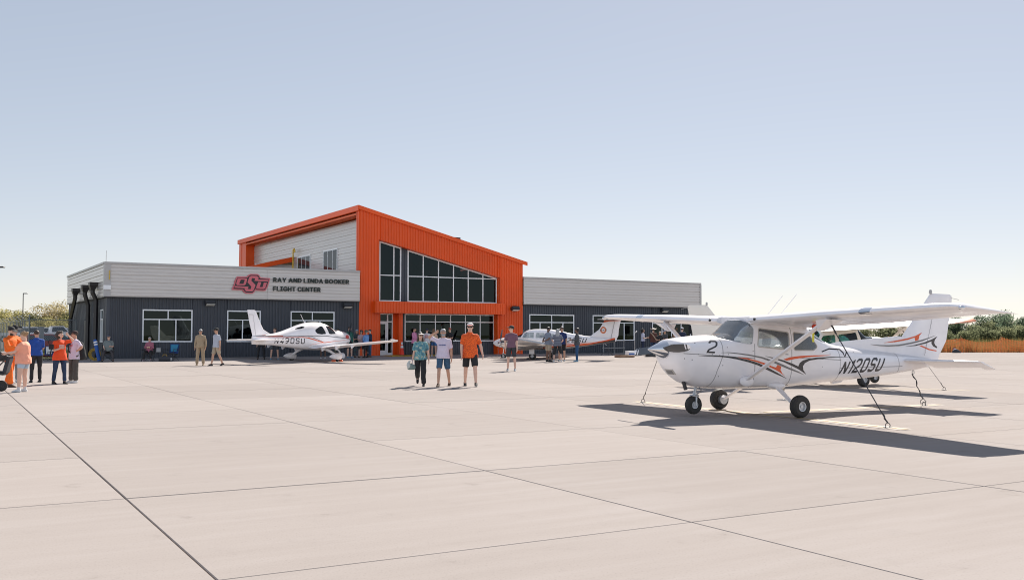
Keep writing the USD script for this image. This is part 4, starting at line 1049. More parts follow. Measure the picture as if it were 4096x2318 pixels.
    for s in (-1, 1):
        lg = tube([(-.05, s * .62, .74), (-.02, s * 1.15, .55), (0, s * 1.55, .34)], [.085, .07, .06], 10)
        gl = obj('gear_leg', sc(lg), m_white, t)
        obj('wheel_cover', sc(moved(teardrop(1.0, .38, .26, .36), (.02, s * 1.62, .27))), m_white, gl, smooth=True)
        obj('tyre', sc(moved(lathe([(0, -.07), (.17, -.07), (.2, -.03), (.2, .03), (.17, .07), (0, .07)], 20, 'y'), (0.02, s * 1.62, .2))), m_tyre, gl)
    gl = obj('gear_leg', sc(tube([(1.75, 0, .74), (2.05, 0, .55), (2.24, 0, .38)], [.07, .05, .05], 10)), m_white, t)
    obj('wheel_cover', sc(moved(teardrop(.9, .36, .24, .36), (2.26, 0, .25))), m_white, gl, smooth=True)
    obj('tyre', sc(moved(lathe([(0, -.06), (.15, -.06), (.18, -.03), (.18, .03), (.15, .06), (0, .06)], 20, 'y'), (2.26, 0, .18))), m_tyre, gl)
    fst = [(.95, -3.95, .70, .6), (1.35, -3.35, 1.27, .7), (1.5, -3.42, 1.22, .8), (1.7, -3.85, .86, .9), (2.1, -4.12, .72, .9), (2.58, -4.36, .60, .8), (2.66, -4.44, .53, .5), (2.69, -4.52, .46, .2)]
    obj('fin', sc(upright(fst, .11)), m_white, t, smooth=40)
    obj('rudder_seam', sc(cat([tube([(-4.32, y, .98), (-4.62, y, 2.45)], .006, 4) for y in (-.035, .035)] + [tube([(-4.62, y, 2.45), (-4.9, y, 2.45)], .006, 4) for y in (-.03, .03)])), m_line, t)
    obj('stabilizer', sc(wing([(-1.95, -4.15, .42, 1.17, .5), (-1.88, -4.05, .55, 1.17, .9), (0, -3.75, .95, 1.17, 1), (1.88, -4.05, .55, 1.17, .9), (1.95, -4.15, .42, 1.17, .5)], .1, 1.0)), m_white, t, smooth=35)
    obj('antenna', sc(tube([(-.75, 0, 2.05), (-1.08, 0, 2.52)], .012, 5)), m_white, t)
    obj('spinner', sc(lathe([(0, 0), (.08, -.06), (.15, -.18), (.19, -.34), (0, -.34)], 24, 'x')).apply_translation((3.06 * K, 0, 1.21 * K)), m_white, t, smooth=50)
    for k in range(3):
        b = rot(unman(Manifold.hull_points(np.array([(-.02, -.05, .1), (.02, .06, .1), (-.02, -.08, .5), (.02, .08, .5), (-.012, -.04, .93), (.012, .04, .93)], np.float64))), 120 * k + 14, (1, 0, 0))
        obj('propeller_blade', sc(moved(b, (2.88, 0, 1.21))), m_prop, t)
    sk = shell(LW, -.004, .003, n=48)
    fsk = man(upright([(z, x + .004, c + .008, s_ + .06) for z, x, c, s_ in fst], .11)) - man(upright(fst, .11))
    L2 = lambda p, w: LineString(p).buffer(w)
    deco = [(L2([(-4.5, 1.40), (-3.0, 1.345), (-1.1, 1.36), (.4, 1.36), (2.6, 1.20)], .017), m_str_black), (L2([(-4.5, 1.435), (-3.0, 1.385), (-2.7, 1.38)], .014), m_str_orange),
            (Polygon([(-4.4, 1.34), (-3.0, 1.30), (-1.35, 1.315), (-1.0, 1.28), (.05, 1.045), (.16, 1.03), (1.0, 1.09), (2.3, 1.16), (1.0, 1.075), (.2, 1.0), (-.1, 1.0), (-.9, .90), (-.05, 1.02), (-1.1, 1.25), (-1.4, 1.29), (-3.0, 1.285)]).buffer(.004), m_str_orange),
            (Polygon([(-1.1, 1.345), (-.7, 1.285), (.0, 1.06), (-.8, 1.30)]).buffer(.006), m_str_black)]
    for poly, mt in deco:
        obj('stripe', sc(decal(sk, poly, -.02, -1)), mt, t, smooth=False)
    for ch, g in quad_text('N490SU', (-3.25, .985), (-1.3, .955), (-3.25, 1.29), w=.62, gap=.3, stroke=.16):
        obj('number', sc(decal(sk, g, -.02, -1)), m_str_black, t, smooth=False)
    for ch, g in quad_text('10', (2.2, .90), (2.42, .90), (2.2, 1.02), w=.5, gap=.2, stroke=.16):
        obj('number', sc(decal(sk, g, -.02, -1)), m_str_black, t, smooth=False)
    em = None
    for poly, mt in zip(LOGO[:1] + LOGO[2:], (m_pink, m_red, m_red, m_red)):
        g = affinity.translate(affinity.scale(affinity.translate(poly, -467, 348), .42 / 725, .24 / 377, origin=(0, 0)), 2.22, 1.32)
        obj('emblem', sc(decal(shell(LW, -.004, .003 + .003 * (mt is m_red), n=48), g, -.02, -1)), mt, t, smooth=False)
    obj('wheel_chock', sc(cat([rbox(.25, .36, -1.75, -1.5, 0, .09, .02), rbox(-.34, -.23, -1.75, -1.5, 0, .09, .02)])), m_str_orange, t)
    return t
low_wing(1.05, on_floor(-11.30, 56.3), math.radians(60))

# ---------------------------------------------------------------- twin with a high tailplane (nose away to the left)
TW = [(3.30, .98, 1.08, .05, 1.03, 2, 2), (3.15, .86, 1.2, .18, 1.03, 2, 2), (2.8, .76, 1.32, .32, 1.03, 2.2, 2.2), (2.1, .68, 1.46, .46, 1.05, 2.4, 2.4), (1.5, .64, 1.55, .53, 1.06, 2.6, 2.7), (1.28, .63, 1.62, .55, 1.07, 2.6, 2.8), (.8, .62, 1.88, .57, 1.08, 2.6, 3),
      (.3, .62, 1.93, .58, 1.08, 2.8, 3), (-.5, .63, 1.92, .57, 1.08, 2.8, 3), (-1.2, .66, 1.82, .53, 1.1, 2.6, 2.8), (-2.0, .74, 1.66, .43, 1.12, 2.4, 2.5), (-3.0, .86, 1.50, .30, 1.16, 2.2, 2.3), (-4.0, 1.0, 1.40, .17, 1.2, 2, 2.1), (-4.9, 1.14, 1.36, .06, 1.25, 2, 2)]
def twin(K, loc, rz):
    t = thing('twin_engine_airplane', 'white and orange twin engine airplane with polished engine covers in front of the building', 'airplane', 'small aircraft on the apron', loc=loc, rz=rz)
    sc = lambda m: scl(m, K)
    skin = shell(TW, -.012, -.006, n=48)
    body = man(loft(TW, n=48)) - (man(loft(TW, n=48, off=-.03)) ^ man(bx(-1.5, 1.4, -1, 1, .95, 2.2)))
    wins_ = [rpoly([(1.10, 1.36), (1.0, 1.66), (.90, 1.72), (.30, 1.71), (.29, 1.36)], .04), rpoly([(.17, 1.35), (.16, 1.70), (-.42, 1.68), (-.42, 1.36)], .05), rpoly([(-.55, 1.37), (-.55, 1.66), (-1.0, 1.62), (-1.15, 1.42)], .05)]
    ws = Polygon([(1.75, 1.53), (1.36, 1.40), (1.2, 1.42), (1.05, 1.74), (.9, 1.85), (.95, 2.1), (1.9, 2.1)])
    for q in wins_ + [ws]:
        body = body - man(side_prism(q, -1, 1))
    obj('fuselage', sc(unman(body)), m_white, t, smooth=38)
    for s in (1, -1):
        for q in wins_:
            obj('window', sc(decal(skin, q, .1 * s, 1 * s)), m_screen, t, smooth=40)
    obj('windshield', sc(unman(skin ^ man(side_prism(ws, -1, 1)))), m_smoke, t, smooth=40)
    for s in (-1, 1):
        obj('seat', sc(rot(rbox(-.1, .06, s * .28 - .2, s * .28 + .2, 1.0, 1.55, .05), -14, (0, 1, 0), (0, 0, 1.0))), m_seat, t)
    half = [(0, .80, 1.72, .80, 1), (.55, .78, 1.70, .83, 1), (2.2, .72, 1.62, .985, 1), (5.4, .58, 1.26, 1.26, .95), (5.75, .5, 1.16, 1.29, .7), (5.88, .28, .95, 1.31, .3)]
    w_ = wing(half, .14, .7)
    for s in (1, -1):
        f = (lambda m: m) if s == 1 else mirror
        wp = obj('wing', sc(f(w_)), m_white, t, smooth=35)
        nac = loft([(1.95, .88, 1.22, .17, 1.05, 2, 2), (1.85, .74, 1.30, .30, 1.04, 2.4, 2.4), (1.3, .64, 1.38, .37, 1.02, 2.5, 2.4), (.6, .60, 1.36, .38, 1.0, 2.5, 2.4), (-.2, .66, 1.25, .35, .98, 2.4, 2.3), (-.9, .80, 1.12, .22, .97, 2.2, 2.2), (-1.25, .93, 1.02, .05, .97, 2, 2)], n=32)
        nc = obj('engine_cover', sc(moved(nac, (0, s * 1.95, 0))), m_chrome_w, t, smooth=45)
        top = man(loft([(1.93, .885, 1.225, .172, 1.05, 2, 2), (1.85, .735, 1.305, .305, 1.04, 2.4, 2.4), (1.3, .635, 1.385, .375, 1.02, 2.5, 2.4), (.6, .595, 1.365, .385, 1.0, 2.5, 2.4), (-.2, .655, 1.255, .355, .98, 2.4, 2.3), (-.9, .795, 1.125, .225, .97, 2.2, 2.2), (-1.2, .92, 1.03, .07, .97, 2, 2)], n=32))
        bandp = Polygon([(1.9, 1.17), (.9, 1.27), (-.2, 1.10), (-.8, .96), (-.3, 1.02), (.7, 1.10), (1.9, 1.08)])
        obj('dark_band', sc(moved(unman((top - man(nac)) ^ man(side_prism(bandp, -1, 1))), (0, s * 1.95, 0))), m_str_black, nc, smooth=False)
        obj('air_inlet', sc(cat([moved(scl(trimesh.creation.icosphere(2, .08), (.4, 1.3, .6)), (1.90, s * 1.95 + d, 1.12)) for d in (-.14, .14)])), m_black, nc)
        obj('spinner', sc(lathe([(0, 0), (.07, -.05), (.13, -.16), (.16, -.30), (0, -.30)], 24, 'x')).apply_translation(np.array((2.22, s * 1.95, 1.05)) * K), m_chrome, nc, smooth=50)
        for a in (25, 205):
            b = rot(unman(Manifold.hull_points(np.array([(-.02, -.05, .1), (.02, .06, .1), (-.02, -.09, .5), (.02, .09, .5), (-.012, -.05, .93), (.012, .05, .93)], np.float64))), a, (1, 0, 0))
            obj('propeller_blade', sc(moved(b, (2.05, s * 1.95, 1.05))), m_prop, t)
        ty, ri = wheel(.235, .18, .10)
        gl = obj('gear_leg', sc(cat([tube([(.02, s * 1.6, .85), (0, s * 1.6, .25)], .05, 10)])), m_steel, t)
        obj('gear_door', sc(bx(-.16, .18, s * 1.72, s * 1.735, .36, .84)), m_white, gl, smooth=False)
        wh = obj('wheel', sc(moved(ty, (0, s * 1.6, .235))), m_tyre, t)
        obj('rim', sc(moved(ri, (0, s * 1.6, .235))), m_rim, wh)
        obj('wheel_chock', sc(cat([rbox(.24, .36, s * 1.6 - .15, s * 1.6 + .15, 0, .1, .02), rbox(-.38, -.26, s * 1.6 - .15, s * 1.6 + .15, 0, .1, .02)])), m_seat, t)
    obj('nose_strut', sc(cat([tube([(2.56, 0, .85), (2.6, 0, .35)], .035, 8), tube([(2.6, .07, .4), (2.58, .08, .18)], .018, 6), tube([(2.6, -.07, .4), (2.58, -.08, .18)], .018, 6)])), m_white, t)
    ty, ri = wheel(.18, .13, .08)
    wh = obj('nose_wheel', sc(moved(ty, (2.58, 0, .18))), m_tyre, t)
    obj('rim', sc(moved(ri, (2.58, 0, .18))), m_rim, wh)
    fst = [(1.15, -3.6, 1.35, .6), (1.38, -2.75, 2.28, .35), (1.52, -3.35, 1.75, .8), (1.9, -3.86, 1.28, 1), (2.3, -4.12, 1.10, 1), (2.46, -4.22, 1.04, .9)]
    obj('fin', sc(upright(fst, .08)), m_white, t, smooth=35)
    fo = man(upright([(z, x + .006, c + .012, s_ + .07) for z, x, c, s_ in fst], .08)) - man(upright(fst, .08))
    obj('tailplane', sc(wing([(-1.9, -4.35, .70, 2.50, .6), (-1.8, -4.25, .86, 2.50, 1), (0, -4.05, 1.05, 2.50, 1), (1.8, -4.25, .86, 2.50, 1), (1.9, -4.35, .70, 2.50, .6)], .09, 1)), m_str_black, t, smooth=35)
    obj('fin_cap', sc(unman(fo ^ man(side_prism(Polygon([(-3.9, 2.0), (-4.05, 2.3), (-4.5, 2.4), (-5.4, 2.44), (-5.4, 2.5), (-4.0, 2.5)]), -1, 1)))), m_str_orange, t, smooth=False)
    obj('rudder_seam', sc(cat([tube([(-4.62, y, 1.25), (-4.88, y, 2.4)], .012, 4) for y in (-.05, .05)])), m_line, t)
    obj('antenna', sc(tube([(-1.15, 0, 1.82), (-1.5, 0, 2.2)], .014, 5)), m_white, t)
    obj('tail_skid', sc(tube([(-4.2, 0, 1.05), (-4.35, 0, .9)], .02, 5)), m_steel, t)
    sk = shell(TW, -.004, .004, n=48)
    z = lambda pts: Polygon(pts).buffer(.003)
    belly = z([(2.2, .72), (.5, .68), (-1.5, .75), (-3.2, .94), (-5.0, 1.30), (-5.0, 1.05), (-3, .7), (0, .5), (2.4, .55)])
    for poly, mt in ((z([(-.3, .80), (-1.5, .86), (-3.2, 1.02), (-4.3, 1.22), (-5.0, 1.42), (-5.0, 1.27), (-3.2, .94), (-1.5, .78), (-.3, .72)]), m_str_orange), (z([(1.6, 1.04), (.3, 1.02), (-.6, .96), (-2, 1.0), (-3.6, 1.13), (-2, .965), (-.6, .92), (.3, .97)]), m_str_orange),
                     (z([(1.0, .95), (-.6, .885), (-2, .92), (-4.2, 1.14), (-2, .895), (-.6, .855)]), m_str_orange), (z([(2.3, 1.24), (1.2, 1.14), (-.3, .97), (1.2, 1.11)]), m_str_orange), (belly, m_str_black)):
        for s in (1, -1):
            obj('stripe', sc(decal(sk, poly, .01 * s, s)), mt, t, smooth=False)
    for ch, g in quad_text('N720SU', (-1.15, 1.06), (-3.05, 1.06), (-1.27, 1.38), w=.6, gap=.26, stroke=.17):
        obj('number', sc(decal(sk, g, .02, 1)), m_str_black, t, smooth=False)
    ring = affinity.translate(affinity.scale(Point(0, 0).buffer(1, 8), .2, .22), -4.15, 1.86)
    ring = ring.difference(affinity.scale(ring, .55, .5))
    obj('emblem', sc(unman(fo ^ man(side_prism(ring, 0, 1)))), m_tip, t, smooth=False)
    fo2 = man(upright([(zz, x + .010, c + .020, s_ + .11) for zz, x, c, s_ in fst], .08)) - man(upright(fst, .08))
    for ch, g in quad_text('STATE', (-3.93, 1.81), (-4.37, 1.81), (-3.95, 1.91), w=.6, gap=.3, stroke=.2):
        obj('emblem_letter', sc(unman(fo2 ^ man(side_prism(g, 0, 1)))), m_str_black, t, smooth=False)
    return t
m_chrome_w = M('polished_cover', (0.62, 0.58, 0.54), 0.16, metal=0.85)
twin(1.0, (1.86, 63.2, 0.0), math.atan2(.36, -.93))
# ---------------------------------------------------------------- painted tie-down lines, anchors and straps
m_paint_y = M('line_yellow', (0.38, 0.28, 0.13), 0.8, var=0.35, scale=5, space='world')
m_paint_w = M('line_cream', (0.42, 0.375, 0.34), 0.8, var=0.2, scale=4, space='world')
mark = thing('apron_markings', 'yellow lines with pale borders painted on the concrete', kind='structure')
def line(p, q, name):
    p, q = np.array(p, float), np.array(q, float)
    d = (q - p) / np.linalg.norm(q - p); n = np.array([-d[1], d[0]])
    for w, z, m_ in ((.165, .004, m_paint_w), (.055, .008, m_paint_y)):
        P = [p + n * w, p - n * w, q - n * w, q + n * w]
        obj(name, TM([[a[0], a[1], z] for a in P], [[0, 1, 2], [0, 2, 3]], process=False), m_, mark, smooth=False)
A_FAR, A_NEAR, A_TAIL = np.array([3.02, 22.77]), np.array([6.30, 16.60]), np.array([9.08, 21.80])
MID = A_FAR + (A_NEAR - A_FAR) * .50
e_ = (A_NEAR - A_FAR) / np.linalg.norm(A_NEAR - A_FAR)
line(A_FAR - e_ * .3, A_NEAR + e_ * .4, 'painted_line')
line(MID + np.array([.4, .18]), A_TAIL + (A_TAIL - MID) / np.linalg.norm(A_TAIL - MID) * .5, 'painted_line')
line((9.3, 29.5), (12.8, 27.6), 'painted_line')
def anchor(p, label):
    t = thing('tie_down_anchor', label, 'anchor', 'ground anchors', loc=(p[0], p[1], 0))
    obj('plate', lathe([(0, .009), (.07, .009), (.07, .016), (0, .02)], 14), m_spout, t)
    obj('ring', tube([(.04 * math.cos(a), 0, .04 + .04 * math.sin(a)) for a in np.linspace(-.9, 4, 10)], .007, 6), m_spout, t)
anchor(A_FAR, 'black iron ring in the concrete under the far wing, before the nose wheel')
anchor(A_NEAR, 'black iron ring in the concrete under the near wing')
anchor(A_TAIL, 'black iron ring in the concrete under the tail')
anchor((12.2, 27.9), 'black iron ring in the concrete beyond the tail')
def strap(name, p, q, label, knots=True, r=.012, sag=.0):
    p, q = np.array(p, float), np.array(q, float)
    t = thing(name, label, 'strap', 'tie-down straps')
    n = 9
    P = [p + (q - p) * k / n + np.array([0, 0, -sag * math.sin(PI * k / n)]) for k in range(n + 1)]
    d = (q - p) / np.linalg.norm(q - p)
    obj('webbing', tube(P, r, 5), m_strap, t)
    lo = [p + (q - p) * f for f in (.90, .93, .96, .985)]
    obj('hook', tube([lo[0], lo[1] + [.012, 0, 0], lo[2] + [-.012, 0, .0], lo[3], q], r * 1.4, 6), m_spout, t)
    if knots:
        k = p + (q - p) * .10
        obj('buckle', tube([p, p + (q - p) * .04 + [.01, 0, 0], k], r * 1.7, 5), m_spout, t)
    return t
def body_pt(x, y, z, K=HK, loc=(4.865, 19.627, 0), rz=3.5974, pt=.0249):
    v = np.array([x, y, z]) * K
    c_, s_ = math.cos(pt), math.sin(pt)
    v = np.array([v[0] * c_ - v[2] * s_, v[1], v[0] * s_ + v[2] * c_])
    c_, s_ = math.cos(rz), math.sin(rz)
    return np.array([v[0] * c_ - v[1] * s_ + loc[0], v[0] * s_ + v[1] * c_ + loc[1], v[2]])
st = strap('tie_down_strap', body_pt(.45, 2.55, 1.83), (A_NEAR[0], A_NEAR[1], .08), 'black strap from the near wing strut down to the ground', r=.010)
a = body_pt(.45, 2.55, 1.83); b = np.array([A_NEAR[0], A_NEAR[1], .08]); k = a + (b - a) * .29
obj('loose_end', tube([k, k + [-.03, 0, -.09], k + [-.06, 0, -.02], k + [-.12, 0, .04], k + [-.30, .02, .05], k + [-.42, .02, .0]], .012, 5), m_strap, st)
strap('tie_down_strap', body_pt(.45, -2.55, 1.83), (A_FAR[0], A_FAR[1], .08), 'thin black strap from the far wing down to the ground, seen past the propeller', r=.006)
strap('tie_down_strap', body_pt(.45, -2.55, 1.83, **P2), (12.2, 27.9, .06), 'thin strap running down to the ground beyond the tail', r=.006)
ch = thing('tail_chain', 'knotted black tie-down webbing hanging slack below the tail', 'strap')
p0, p1 = body_pt(-4.53, 0, .86), np.array([A_TAIL[0], A_TAIL[1], .07])
rr = np.random.default_rng(3)
pts = [p0 + (p1 - p0) * f + np.array([rr.uniform(-.03, .03), 0, 0]) for f in np.linspace(0, .86, 9)]
obj('webbing', tube(pts, [.008, .015, .009, .017, .011, .009, .015, .010, .015], 6), m_strap, ch)
q_ = pts[-1]
obj('loop', tube([q_, q_ + [.06, 0, -.06], q_ + [.05, 0, -.14], p1, q_ + [-.05, 0, -.12], q_ + [-.06, 0, -.05], q_], .008, 6), m_strap, ch)

# ---------------------------------------------------------------- cones, mat, chairs and gear along the wall
m_cone = M('cone_orange', (0.75, 0.035, 0.012), 0.5)
m_refl = M('cone_white', (0.75, 0.75, 0.75), 0.5)
def cone(p, label):
    t = thing('traffic_cone', label, 'traffic cone', 'orange cones at the entrance', loc=p)
    r_ = lambda z: .155 - .125 * z / .9
    obj('body', lathe([(0, .03), (r_(0), .03), (r_(.9), .93), (r_(.9) - .01, .95), (0, .95)], 24), m_cone, t)
    obj('base', rbox(-.2, .2, -.2, .2, 0, .035, .01), m_black, t)
    for a_, b_ in ((.45, .60), (.66, .83)):
        obj('reflective_band', lathe([(r_(a_) - .02, a_ + .03), (r_(a_) + .004, a_ + .03), (r_(b_) + .004, b_ + .03), (r_(b_) - .02, b_ + .03)], 24), m_refl, t, smooth=False)
pz = lambda t, v: at(t, v, 0.2 * (1 - v / RAMP))
cone(pz(18.0, 1.2) + [0, 0, .05], 'orange traffic cone with two white bands before the glass door')
cone(pz(19.15, 1.0) + [0, 0, .05], 'orange traffic cone with two white bands before the orange pier')
mat_ = thing('entrance_mat', 'yellow raised tactile pad in front of the entrance', 'pad', loc=pz(18.9, 1.1), rz=ANG)
obj('pad', rbox(-1.9, 1.9, -.75, .75, -.03, .05, .02), m_yellow_dark, mat_)
obj('studs', [moved(rbox(-.03, .03, -.03, .03, .05, .062, .01), (x, y, 0)) for x in np.arange(-1.8, 1.81, .2) for y in np.arange(-.65, .66, .2)], m_yellow_dark, mat_, smooth=False, kind='stuff')

m_blue_cloth = M('blue_canvas', (0.03, 0.22, 0.38), 0.8, var=.25, scale=8)
m_navy_cloth = M('navy_canvas', (0.01, 0.04, 0.16), 0.8)
m_red_cloth = M('red_canvas', (0.20, 0.02, 0.02), 0.8)
m_white_cloth = M('white_canvas', (0.6, 0.62, 0.62), 0.8)
m_tube = M('chair_tube', (0.025, 0.027, 0.03), 0.4)
def camp_chair(loc, rz, label, cloth, panel, seat_cloth):
    t = thing('folding_chair', label, 'chair', 'folding camp chairs along the wall', loc=loc, rz=rz)
    # front is -y
    for s in (-1, 1):
        obj('leg', tube([(s * .30, -.30, 0), (-s * .28, -.28, .42)], .012, 6), m_tube, t)
        obj('leg', tube([(s * .30, .28, 0), (-s * .28, .26, .42)], .012, 6), m_tube, t)
        obj('leg', tube([(s * .31, -.29, 0), (s * .29, .24, .40), (s * .30, .33, .92)], .012, 6), m_tube, t)
        obj('arm', cat([tube([(s * .32, -.30, .62), (s * .33, .26, .60)], .02, 6), tube([(s * .31, -.30, 0), (s * .32, -.30, .62)], .012, 6)]), m_tube, t)
    obj('seat', unman(Manifold.hull_points(np.array([(-.29, -.29, .43), (.29, -.29, .43), (-.27, .24, .36), (.27, .24, .36), (-.29, -.29, .41), (.29, -.29, .41), (-.27, .24, .34), (.27, .24, .34)], np.float64))), seat_cloth, t, smooth=False)
    b = obj('backrest', unman(Manifold.hull_points(np.array([(-.28, .23, .38), (.28, .23, .38), (-.31, .34, .92), (.31, .34, .92), (-.28, .25, .38), (.28, .25, .38), (-.31, .36, .92), (.31, .36, .92)], np.float64))), cloth, t, smooth=False)
    if panel:
        obj('backrest_panel', unman(Manifold.hull_points(np.array([(-.17, .245, .50), (.17, .245, .50), (-.24, .315, .88), (.24, .315, .88), (-.17, .215, .50), (.17, .215, .50), (-.24, .288, .88), (.24, .288, .88)], np.float64))), panel, b, smooth=False)
    return t
CH = {}
def wall_pt(px, v):
    """floor point on the walk, px: viewing slope x/y, v metres from the wall"""
    t = 0
    d = np.array([px, 1.0])
    P = (CORNER + V_ * v)[:2]
    k = (P @ V_[:2]) / (d @ V_[:2])
    return on_floor(*(d * k))
sl = lambda px: (px - 512) / 985.0
CH['pink'] = wall_pt(sl(149.3), 3.4)
CH['cap'] = wall_pt(sl(108.3), 3.4)
camp_chair(CH['cap'], .35, 'low dark folding chair holding the man in the grey shirt by the corner', m_tube, None, m_tube)
camp_chair(CH['pink'], .1, 'dark folding chair under the first window, with a woman in pink on it', m_tube, None, m_tube)
camp_chair(wall_pt(sl(172.0), 3.2), -.25, 'empty folding chair with a bright blue back below the first window', m_navy_cloth, m_blue_cloth, m_tube)
camp_chair(np.array([-25.3, 53.6, .03]), -.2, 'blue folding chair with white panel and red seat near the people in orange', m_navy_cloth, m_white_cloth, m_red_cloth)
bag = thing('duffel_bag', 'dark duffel bag with a light end lying beside the empty blue chair', 'bag', loc=wall_pt(sl(165.5), 3.9), rz=.2)
obj('body', loft([(-.32, .0, .2, .02, .1, 2, 2), (-.30, .0, .24, .13, .11, 2.4, 2.6), (0, .0, .27, .16, .12, 2.4, 2.8), (.30, .0, .24, .13, .11, 2.4, 2.6), (.32, .02, .2, .02, .1, 2, 2)], n=20), m_strap, bag)
obj('handle', tube([(-.12, 0, .25), (-.08, 0, .36), (.08, 0, .36), (.12, 0, .25)], .012, 6), m_yellow_dark, bag)
obj('end_pocket', rbox(.30, .36, -.08, .08, .04, .18, .02), m_white_cloth, bag)
m_board = M('board_blue', (0.005, 0.07, 0.30), 0.35)
bd = thing('banner_bag', 'tall blue padded bag with white bands leaning at the wall corner', 'bag', loc=wall_pt(sl(98.5), 3.0), ry=0.0)
obj('tube_bag', tube([(0.10, 0, 0.02), (-.05, .02, .6), (-.18, .05, 1.13), (-.2, .05, 1.18)], [.10, .10, .09, .05], 12), m_board, bd)
for z0 in (.86, .99):
    f = lambda z: np.array([-.05 - .13 * (z - .6) / .53, .02 + .03 * (z - .6) / .53, z])
    obj('white_band', tube([f(z0), f(z0 + .07)], .103, 12), m_refl, bd)
hr = thing('hose_reel', 'coiled yellow and green hose on a reel beside the blue bag', 'hose reel', loc=wall_pt(sl(95.5), 2.6))
for k in range(4):
    obj('hose', rot(trimesh.creation.torus(.32 - .035 * k, .022, major_sections=28, minor_sections=8), 90, (1, 0, 0)).apply_translation((0, .04 * (k % 2), .36)), m_yellow_dark, hr, smooth=True)
obj('stand', [tube([(-.3, .15, 0), (0, 0, .36), (.3, .15, 0)], .02, 6), tube([(0, .02, .0), (0, .02, .36)], .02, 6)], m_tube, hr)

# band equipment by the right wing
def gear(name, label, c, px, v, rz=ANG):
    return thing(name, label, c, loc=wall_pt(sl(px), v), rz=rz)
t = gear('microphone_stand', 'tall thin silver microphone stand before the charcoal wall', 'microphone stand', 634.6, 5.2)
obj('pole', tube([(0, 0, .02), (0, 0, 1.62)], .022, 8), m_trim, t)
obj('base', lathe([(0, 0), (.16, 0), (.16, .02), (.03, .04), (0, .04)], 20), m_black, t)
obj('microphone', [tube([(0, 0, 1.62), (.02, -.12, 1.7)], .02, 8), moved(trimesh.creation.icosphere(2, .05), (.03, -.16, 1.72))], m_refl, t)
t = gear('printed_box', 'white and blue printed carton standing on the ground behind the cardboard', 'box', 629.8, 6.4)
obj('carton', rbox(-.27, .27, -.2, .2, 0, .42, .01), m_refl, t)
obj('blue_panel', [bx(-.25, .25, -.205, -.2005, .14, .25)], m_board, t, smooth=False)
t = gear('cardboard_sheet', 'flattened brown cardboard box lying on the apron edge', 'cardboard', 624.5, 7.2)
m_card = M('cardboard', (0.33, 0.21, 0.14), 0.85, var=.3, scale=5)
obj('sheet', [rbox(-.62, .60, -.35, .35, 0.0, .15, .02), rot(rbox(-.6, .58, -.3, .3, .15, .17, .005), 3, (0, 1, 0))], m_card, t)
t = gear('monitor_wedge', 'black wedge loudspeaker on the ground before the band', 'loudspeaker', 650.8, 6.8)
wd = Manifold.hull_points(np.array([(-.3, -.22, 0), (.3, -.22, 0), (-.3, .25, 0), (.3, .25, 0), (-.3, .25, .30), (.3, .25, .30), (-.3, .02, .36), (.3, .02, .36), (-.3, -.22, .10), (.3, -.22, .10)], np.float64))
obj('cabinet', unman(wd), m_black, t)
obj('top_edge', rbox(-.31, .31, -.02, .27, .355, .385, .01), m_trim, t)
t = gear('loudspeaker', 'black loudspeaker on a pole at the end of the wing wall', 'loudspeaker', 692.2, 4.0)
obj('cabinet', rbox(-.22, .22, -.2, .2, 1.52, 2.2, .03), m_black, t)
obj('handle_side', rbox(.225, .26, -.1, .1, 1.6, 2.15, .01), m_trim, t)
obj('pole', tube([(0, 0, .3), (0, 0, 1.52)], .025, 8), m_trim, t)
for k in range(3):
    a = 2 * PI * k / 3
    obj('leg', tube([(0, 0, .75), (.5 * math.cos(a), .5 * math.sin(a), 0)], .016, 6), m_tube, t)
t = gear('shelf_rack', 'light tubular shelf rack standing beneath the twin tail', 'rack', 613.5, 1.6)
for x in (-.95, .05, .95):
    obj('upright', tube([(x, 0, 0), (x, 0, 1.0 + .05 * (x > 0))], .022, 6), m_trim, t)
for z in (.42, .95):
    obj('shelf', rbox(-.92, .92, -.2, .2, z, z + .04, .01), m_trim, t)
t = gear('tripod_stand', 'black folded tripod stand beside the rack', 'stand', 607.5, 4.4)
obj('pole', tube([(0, 0, .25), (.1, 0, 1.1)], .02, 6), m_tube, t)
for a in (0.3, 2.5, 4.4):
    obj('leg', tube([(0, 0, .5), (.55 * math.cos(a), .4 * math.sin(a), 0)], .018, 6), m_tube, t)
t = thing('black_bag', 'small dark bag on the apron at the foot of the orange netting', 'bag', loc=(38.9, 86.4, 0))
obj('body', loft([(-.35, 0, .1, .02, .04, 2, 2), (-.3, 0, .22, .14, .07, 2.2, 2.5), (-.05, 0, .34, .18, .1, 2.3, 2.5), (.2, 0, .24, .15, .08, 2.2, 2.5), (.4, 0, .08, .06, .03, 2, 2)], n=16), m_strap, t)
obj('strap', tube([(-.2, .1, .2), (-.1, .2, .4), (.1, .15, .3)], .03, 5), m_board, t)

